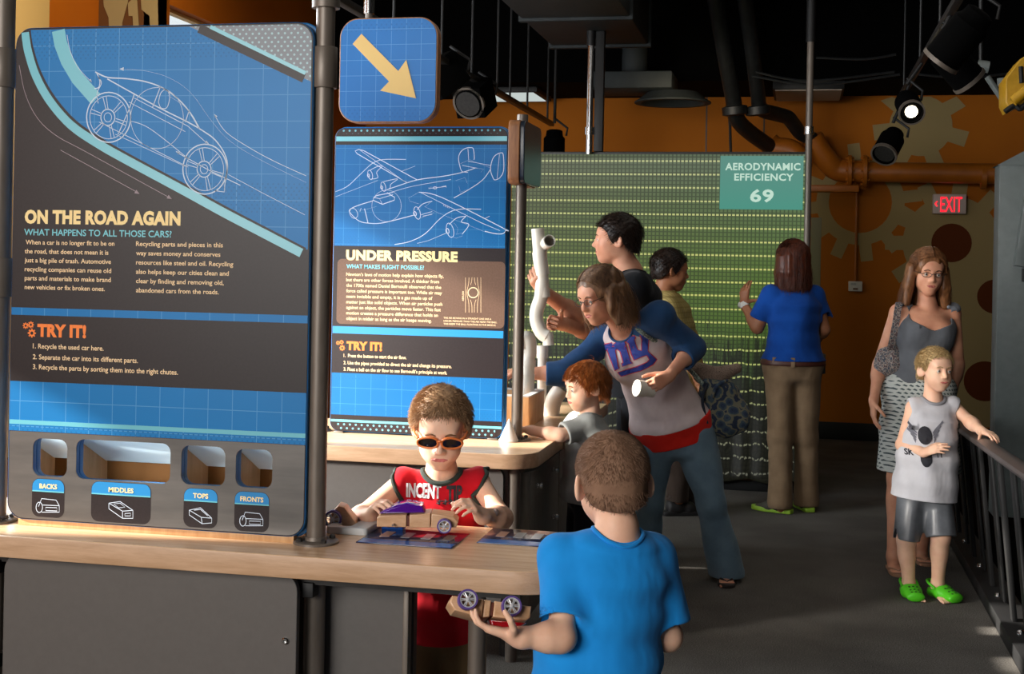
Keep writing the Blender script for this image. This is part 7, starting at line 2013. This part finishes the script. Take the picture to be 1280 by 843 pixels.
# ---------------------------------------------------------------- woman in the grey tank top
f = facing(.06, 1); dd = 6.5
J = dict(N=px(1159, 386, dd), sR=px(1123, 391, dd), sL=px(1190, 392, dd + .02), eR=px(1100, 455, dd + .04), wR=px(1092, 502, dd - .06), eL=px(1197, 455, dd + .05), wL=px(1188, 502, dd - .02),
         hR=px(1130, 490, dd), hL=px(1168, 490, dd), kR=px(1122, 598, dd - .02), kL=px(1165, 598, dd + .12), aR=px(1117, 696, dd - .02), aL=px(1150, 692, dd + .22))
A8 = Fig('woman', J, px(1160, 341, dd - .02), tilt(basis(facing(.05, 1)), pitch=-5, roll=-3), f, res=.004, scale=.88, label='woman in glasses with grey tank top and patterned skirt walking behind the blond boy', hh=.210)
A8.bust = .047
A8.skin(SK_PINK, {'R': dict(d=(.02, -.1, -1), n=(.9, .2, 0), curl=(14, 18, 12)), 'L': dict(d=(0, -.1, -1), n=(-.9, .2, 0), curl=(14, 18, 12))}, head_kw=dict(mouth_open=.25), bare_feet={'L': (f, .2), 'R': (f, .2)})
A8.face_parts(iris='4a3a2c', lip='b5635c', brow='5c4030')
TANK = m_cloth('charcoal_jersey', '5f6268', '55585e', .9)
A8.top('tank_top', TANK, hem=.10, sleeve=0, inf=.007, wr=.003, wfreq=24, neck_r=.075, loose=.004, armhole=-.012, scoop=(.105, .105), seed=61)
K8 = A8.k; v = A8.vol(); A8.torso(v, .014, .03, [(-.06, (K8['hip'][0] * 1.0, K8['hip'][1] * 1.0)), (.10, K8['hip']), (.30, (K8['waist'][0] * 1.02, K8['waist'][1] * 1.02))])
P_ = A8.J['P']; v.flat(P_, P_ - V3((0, 0, .17)), (K8['hip'][0] + .016, K8['hip'][1] + .016), (K8['hip'][0] + .03, K8['hip'][1] + .05), A8.sh, .05); v.flat(P_ - V3((0, 0, .17)), P_ - V3((0, 0, .42)), (K8['hip'][0] + .03, K8['hip'][1] + .05), (K8['hip'][0] + .055, K8['hip'][1] + .09), A8.sh, .05)
v.wrinkle(.008, 22, (1, 1, .25), 7); v.cut(A8.spine(.19), A8.tan(.19)); v.cut(P_ - V3((0, 0, .385)), (0, 0, -1)); v.flat(P_ - V3((0, 0, .30)), P_ - V3((0, 0, .48)), (K8['hip'][0] + .025, K8['hip'][1] + .05), (K8['hip'][0] + .04, K8['hip'][1] + .075), A8.sh, .01, 's')
def m_leafprint():
    m = newmat('leaf_print_cotton', 'c8ccc8', .9, spec=.1); t = NT(m); sp_ = t.add('ShaderNodeSeparateXYZ'); t.link(t.obj(), sp_.inputs[0])
    x_ = t.math('ADD', t.math('DIVIDE', sp_.outputs[0], .024), t.math('DIVIDE', sp_.outputs[1], .024)); z_ = t.math('DIVIDE', sp_.outputs[2], .0185)
    row = t.math('MULTIPLY', t.math('MODULO', t.math('ABSOLUTE', t.math('FLOOR', z_)), 2.0), .5)
    fx = t.math('SUBTRACT', t.math('FRACT', t.math('ADD', x_, row)), .5); fz = t.math('SUBTRACT', t.math('FRACT', z_), .5)
    v_ = t.math('ADD', t.math('ABSOLUTE', fz), t.math('MULTIPLY', t.math('ABSOLUTE', fx), .85))
    a = t.math('LESS_THAN', v_, .40); n_ = t.math('MULTIPLY', a, t.math('GREATER_THAN', t.math('ADD', fz, t.math('MULTIPLY', fx, .5)), -.12))
    t.link(t.mix(n_, lin('b2b6b2'), lin('465053')), t.b.inputs['Base Color']); return m
v.build('skirt', m_leafprint(), A8.root)
# ruffle on the shoulder strap
mb = Vol(px(1180, 410, dd - .1) - .12, px(1180, 410, dd - .1) + .12, .003)
for (x_, y_) in ((1192, 386), (1188, 394), (1184, 402), (1178, 408), (1170, 412), (1165, 417), (1182, 397)):
    hh_ = cloth_hit(A8.top_v, px(x_, y_, dd - .4), fwd, 700); hh_ = px(x_, y_, dd - .11) if hh_ is None else hh_
    mb.ell(hh_, (.022, .012, .016), None, .006)
mb.wrinkle(.008, 90, (1, 1, 1), 3); mb.build('ruffle', TANK, A8.root)
HB8 = m_hair('light_brown_hair_long', '8a5c3a', '553620', .4)
h = long_hair_mass(A8, 'hair', HB8, lambda a: -.165, width=.088, out=1.22, r=.034, wr=.006, flip=.0, fq=60)
drape(A8, 2200, bob_roots(-.006), rim(0, -.168, wx=.112), side_b(.116, .05), .0012, 'hair_strands', HB8, h, wave=.010, jit=.009)
eyeglasses(A8, 'dark rimmed glasses on the woman in the grey tank top', r=.0016, wz=.012)
for q in (-1, 1):
    er = thing('earring', 'round pale drop earring on the %s side of the woman in grey' % ('left' if q > 0 else 'right'), 'earring', tuple(A8.H((q * .082, .01, -.06))), 'earrings of the woman in grey')
    MB().lathe(tuple(A8.H((q * .082, .012, -.062))), tuple(A8.hR[:, 1]), [(0, .001), (0, .012), (.002, .012), (.002, .001)], 14).build('disc', newmat('horn_disc', 'a08a68', .4), er); MB().tube([tuple(A8.H((q * .080, .004, -.038))), tuple(A8.H((q * .082, .012, -.05)))], .001, 6).build('hook', M['chrome'], er)
pb_ = thing('shoulder_purse', 'patterned cloth purse under the arm of the woman in grey', 'purse', tuple(px(1112, 466, dd + .02)))
PATT = m_floral('paisley_cotton', ['4a4444', '7a6e66', '3c4858', '9c9088', '5a4a4c'], 70)
c = px(1113, 450, dd + .0); v = Vol(c - .16, c + .16, .0035); v.ell(c, (.07, .045, .075), None, .02); v.ell(px(1111, 458, dd), (.075, .05, .05), None, .02); v.wrinkle(.005, 40, (1, 1, .6), 6); v.build('purse_body', PATT, pb_)
stp = []
for (x_, y_) in ((1124, 379), (1122, 390), (1120, 404), (1117, 420), (1113, 438)): stp.append(tuple(px(x_, y_, dd - (.085 if y_ < 425 else .05)) ))
mb = MB(); P3_ = spline(stp, 4); vs = []
for p in P3_:
    for s_ in (-1, 1):
        for z_ in (0, .004): vs.append(Vector(p) + rgt * (.017 * s_) + fwd * z_)
fs = []
for i in range(len(P3_) - 1):
    a = i * 4; b = a + 4; fs += [(a, a + 2, b + 2, b), (a + 1, b + 1, b + 3, a + 3), (a, b, b + 1, a + 1), (a + 2, a + 3, b + 3, b + 2)]
mb.faces(vs, fs); mb.build('strap', PATT, pb_)
TSN = newmat('tan_sandal', '9a7258', .7); SOLE = TSN
sandal(A8, 'R', f, .2, 'tan sandal on the forward foot of the woman in the patterned skirt', 'tan sandals of the woman in grey'); sandal(A8, 'L', f, .2, 'tan sandal on the rear foot of the woman in the patterned skirt', 'tan sandals of the woman in grey')
lenlog(A8, 'tank')

# ---------------------------------------------------------------- blond boy with green clogs
f = facing(-.10, 1); dd = 5.98
J = dict(N=px(1166, 503, dd), sR=px(1141, 510, dd), sL=px(1191, 508, dd), eR=px(1127, 556, dd + .02), wR=px(1156, 566, dd - .12), eL=px(1213, 528, dd - .05), wL=px(1227, 539, dd - .18),
         hR=px(1141, 614, dd), hL=px(1169, 614, dd), kR=px(1133, 676, dd - .02), kL=px(1176, 672, dd - .06), aR=px(1136, 731, dd + .0), aL=px(1172, 731, dd - .02))
A9 = Fig('child', J, px(1169, 463, dd - .02), tilt(basis(facing(-.24, 1)), pitch=2, roll=-2), f, res=.0032, scale=.97, hh=.187, label='blond boy in a white sleeveless shirt with his hand on the railing')
A9.skin(SK_PALE, {'R': dict(d=nrm(px(1176, 562, dd - .17) - J['wR']) + V3((0, 0, .1)), n=(0, .7, -.6), curl=(16, 20, 14), spread=.14), 'L': dict(d=nrm(px(1240, 544, dd - .24) - J['wL']), n=(.1, .0, -1), curl=(14, 18, 14), tc=5)}, bare_feet={'L': (f, .17), 'R': (f, .17)})
A9.face_parts(iris='4a4a48', lip='c06a62', brow='a88a60')
WHT = m_cloth('white_jersey', 'c9c9cf', 'bdbdc4', .9)
A9.top('sleeveless_shirt', WHT, hem=-.08, sleeve=0, drop=.5, inf=.012, wr=.005, wfreq=24, neck_r=.046, armhole=.012, loose=.022, hem_flare=.016, seed=71)
A9.collar(A9.top_v, 'collar', m_cloth('grey_rib', '8c8c92'), .0085, 1.12)
SAT = noisy('grey_satin', '6c7076', '5c6066', 20, .35, spec=.6)
A9.pants('shorts', SAT, f1=.98, inf=.012, flare=.010, waist=.05, wr=.006, wfreq=34, stretch=(1, 1, .35))
INK = newmat('dark_ink', '24242c', .8)
def blob(cx, cy, rx, ry, n=20): return oval(cx, cy, rx, ry, n)
decal_px(A9, A9.top_v, 'shirt_emblem', INK, [blob(1157, 545, 8.5, 11.5)], dd - .1, fwd, .001); decal_px(A9, A9.top_v, 'shirt_emblem', INK, [blob(1157, 572, 7, 12)], dd - .1, fwd, .001)
for s_ in (-1, 1):
    L_ = []
    for i in range(5):
        decal_px(A9, A9.top_v, 'shirt_wing', newmat('wing_ink', '6a6a74', .8), [[(1157 + s_ * (9 + i * .3), 541 + i * 3), (1157 + s_ * (22 - i * 2.5), 526 + i * 5), (1157 + s_ * (23 - i * 2.5), 529 + i * 5), (1157 + s_ * (9.5 + i * .3), 543 + i * 3)]], dd - .1, fwd, .001)
printed_word(A9, A9.top_v, 'SK', (1139, 566), dd - .1, .035, .026, INK, fwd, 'shirt_lettering', .03); printed_word(A9, A9.top_v, 'TY', (1174, 568), dd - .1, .035, .026, INK, fwd, 'shirt_lettering', .03)
HB9 = m_hair('blond_hair', 'c4aa7c', '9a7e52', .45)
line = [(.125, .066), (.09, .062), (.065, .052), (.045, .028), (.028, .0), (.012, -.012), (-.012, .010), (-.03, -.02), (-.07, -.055), (-.12, -.066)]
h = A9.scalp_cap('hair', HB9, line, grow=.006, wr=.002, freq=120, top=.006)
A9.strands(h, HB9, 3000, .018, flow_short((0, -.05, .10), .02, .01, .01), r=.0009, seg=3, lift=.4, jitter=.22, grow=.007)
# clogs
GRN = newmat('green_foam', '4fc41c', .5)
def clog(F, q, f, L, label):
    g = F.J['a' + q].copy(); g[2] = 0; f = nrm(f); sd = np.cross(f, (0, 0, 1)); Z = V3((0, 0, 1)); t = thing('clog', label, 'shoe', tuple(g), 'green clogs of the blond boy')
    c = g + f * L * .22; v = Vol(c - L * .8, c + L * .8, .0028)
    v.flat(g - f * L * .14 + Z * L * .12, g + f * L * .2 + Z * L * .14, (L * .17, L * .14), (L * .2, L * .15), sd, .02); v.flat(g + f * L * .2 + Z * L * .15, g + f * L * .58 + Z * L * .11, (L * .21, L * .16), (L * .2, L * .11), sd, .03)
    v.ell(g - f * L * .02 + Z * L * .31, (L * .16, L * .22, L * .15), np.stack([sd, f, Z], 1), .012, 's'); v.cut(g + Z * .002, (0, 0, -1))
    v.build('shell', GRN, t)
    mb = MB(); dk = newmat('vent_dark', '1e5a10', .8)
    for i in range(3):
        for j in (-1, 0, 1):
            p = g + f * L * (.34 + .11 * i) + sd * L * .085 * j + Z * .2; 
            h_ = cloth_hit(v, p, (0, 0, -1), 300)
            if h_ is not None: mb.sphere(tuple(h_), 0, 8, 5, None, (.0055, .0055, .003))
    mb.build('vents', dk, t)
    MB().tube(spline([tuple(g + sd * L * .18 + Z * L * .24 + f * L * .12), tuple(g + sd * L * .17 - f * L * .12 + Z * L * .33), tuple(g - f * L * .30 + Z * L * .34), tuple(g - sd * L * .17 - f * L * .12 + Z * L * .33), tuple(g - sd * L * .18 + Z * L * .24 + f * L * .12)], 5), .006, 8).build('heel_strap', GRN, t)
clog(A9, 'R', nrm(f * 1.0 + IMG_L * .12), .2, 'bright green clog on the blond boy, further from the railing'); clog(A9, 'L', nrm(f - IMG_L * .35), .2, 'bright green clog on the blond boy, nearer the railing')
lenlog(A9, 'white')

# ================================================================ toy cars
cr = at(523, 651, d=3.36)
toy_car('wooden toy car with a purple top between the hands of the boy in sunglasses', (cr.x, cr.y, TZ + .0165), Matrix(((CY, -SY, 0), (SY, CY, 0), (0, 0, 1))), '5a12a0', L=.205, r=.0185, skip=((0, -1),))
cf = at(611, 752, d=2.68)
fx_ = Vector(-(rgt * .95) + Vector((0, 0, .15)) - fwd * .1).normalized(); uz = Vector((0, 0, -1.0)) - fwd * .45; uz = (uz - fx_ * uz.dot(fx_)).normalized(); ly = uz.cross(fx_)
toy_car('upside-down wooden toy car with a red top in the hand of the boy in blue', cf, Matrix(((fx_.x, ly.x, uz.x), (fx_.y, ly.y, uz.y), (fx_.z, ly.z, uz.z))), 'b0101c', L=.165, r=.0205)
# loose car nose standing behind the post
lc = at(430, 646, d=3.42)
t = thing('car_front_block', 'loose wooden car nose with one wheel lying behind the right post', 'toy car part', (lc.x, lc.y, TZ))
me = flat_mesh([[(-.034, 0.0), (.032, 0.0), (.036, .012), (.004, .052), (-.012, .056), (-.034, .03)]], .06, .003)
for v_ in me.vertices: q = Vector((lc.x, lc.y, TZ + .004)) + Vector((CY, SY, 0)) * v_.co.x + Vector((SY, -CY, 0)) * (-.03 + v_.co.z) + Vector((0, 0, v_.co.y)); v_.co = q
link_mesh('block', me, M['toy_wood'], t, smooth=30)
wheel(t, Vector((lc.x, lc.y, TZ + .027)) - fwd * .036 - rgt * .024, -fwd, .023)
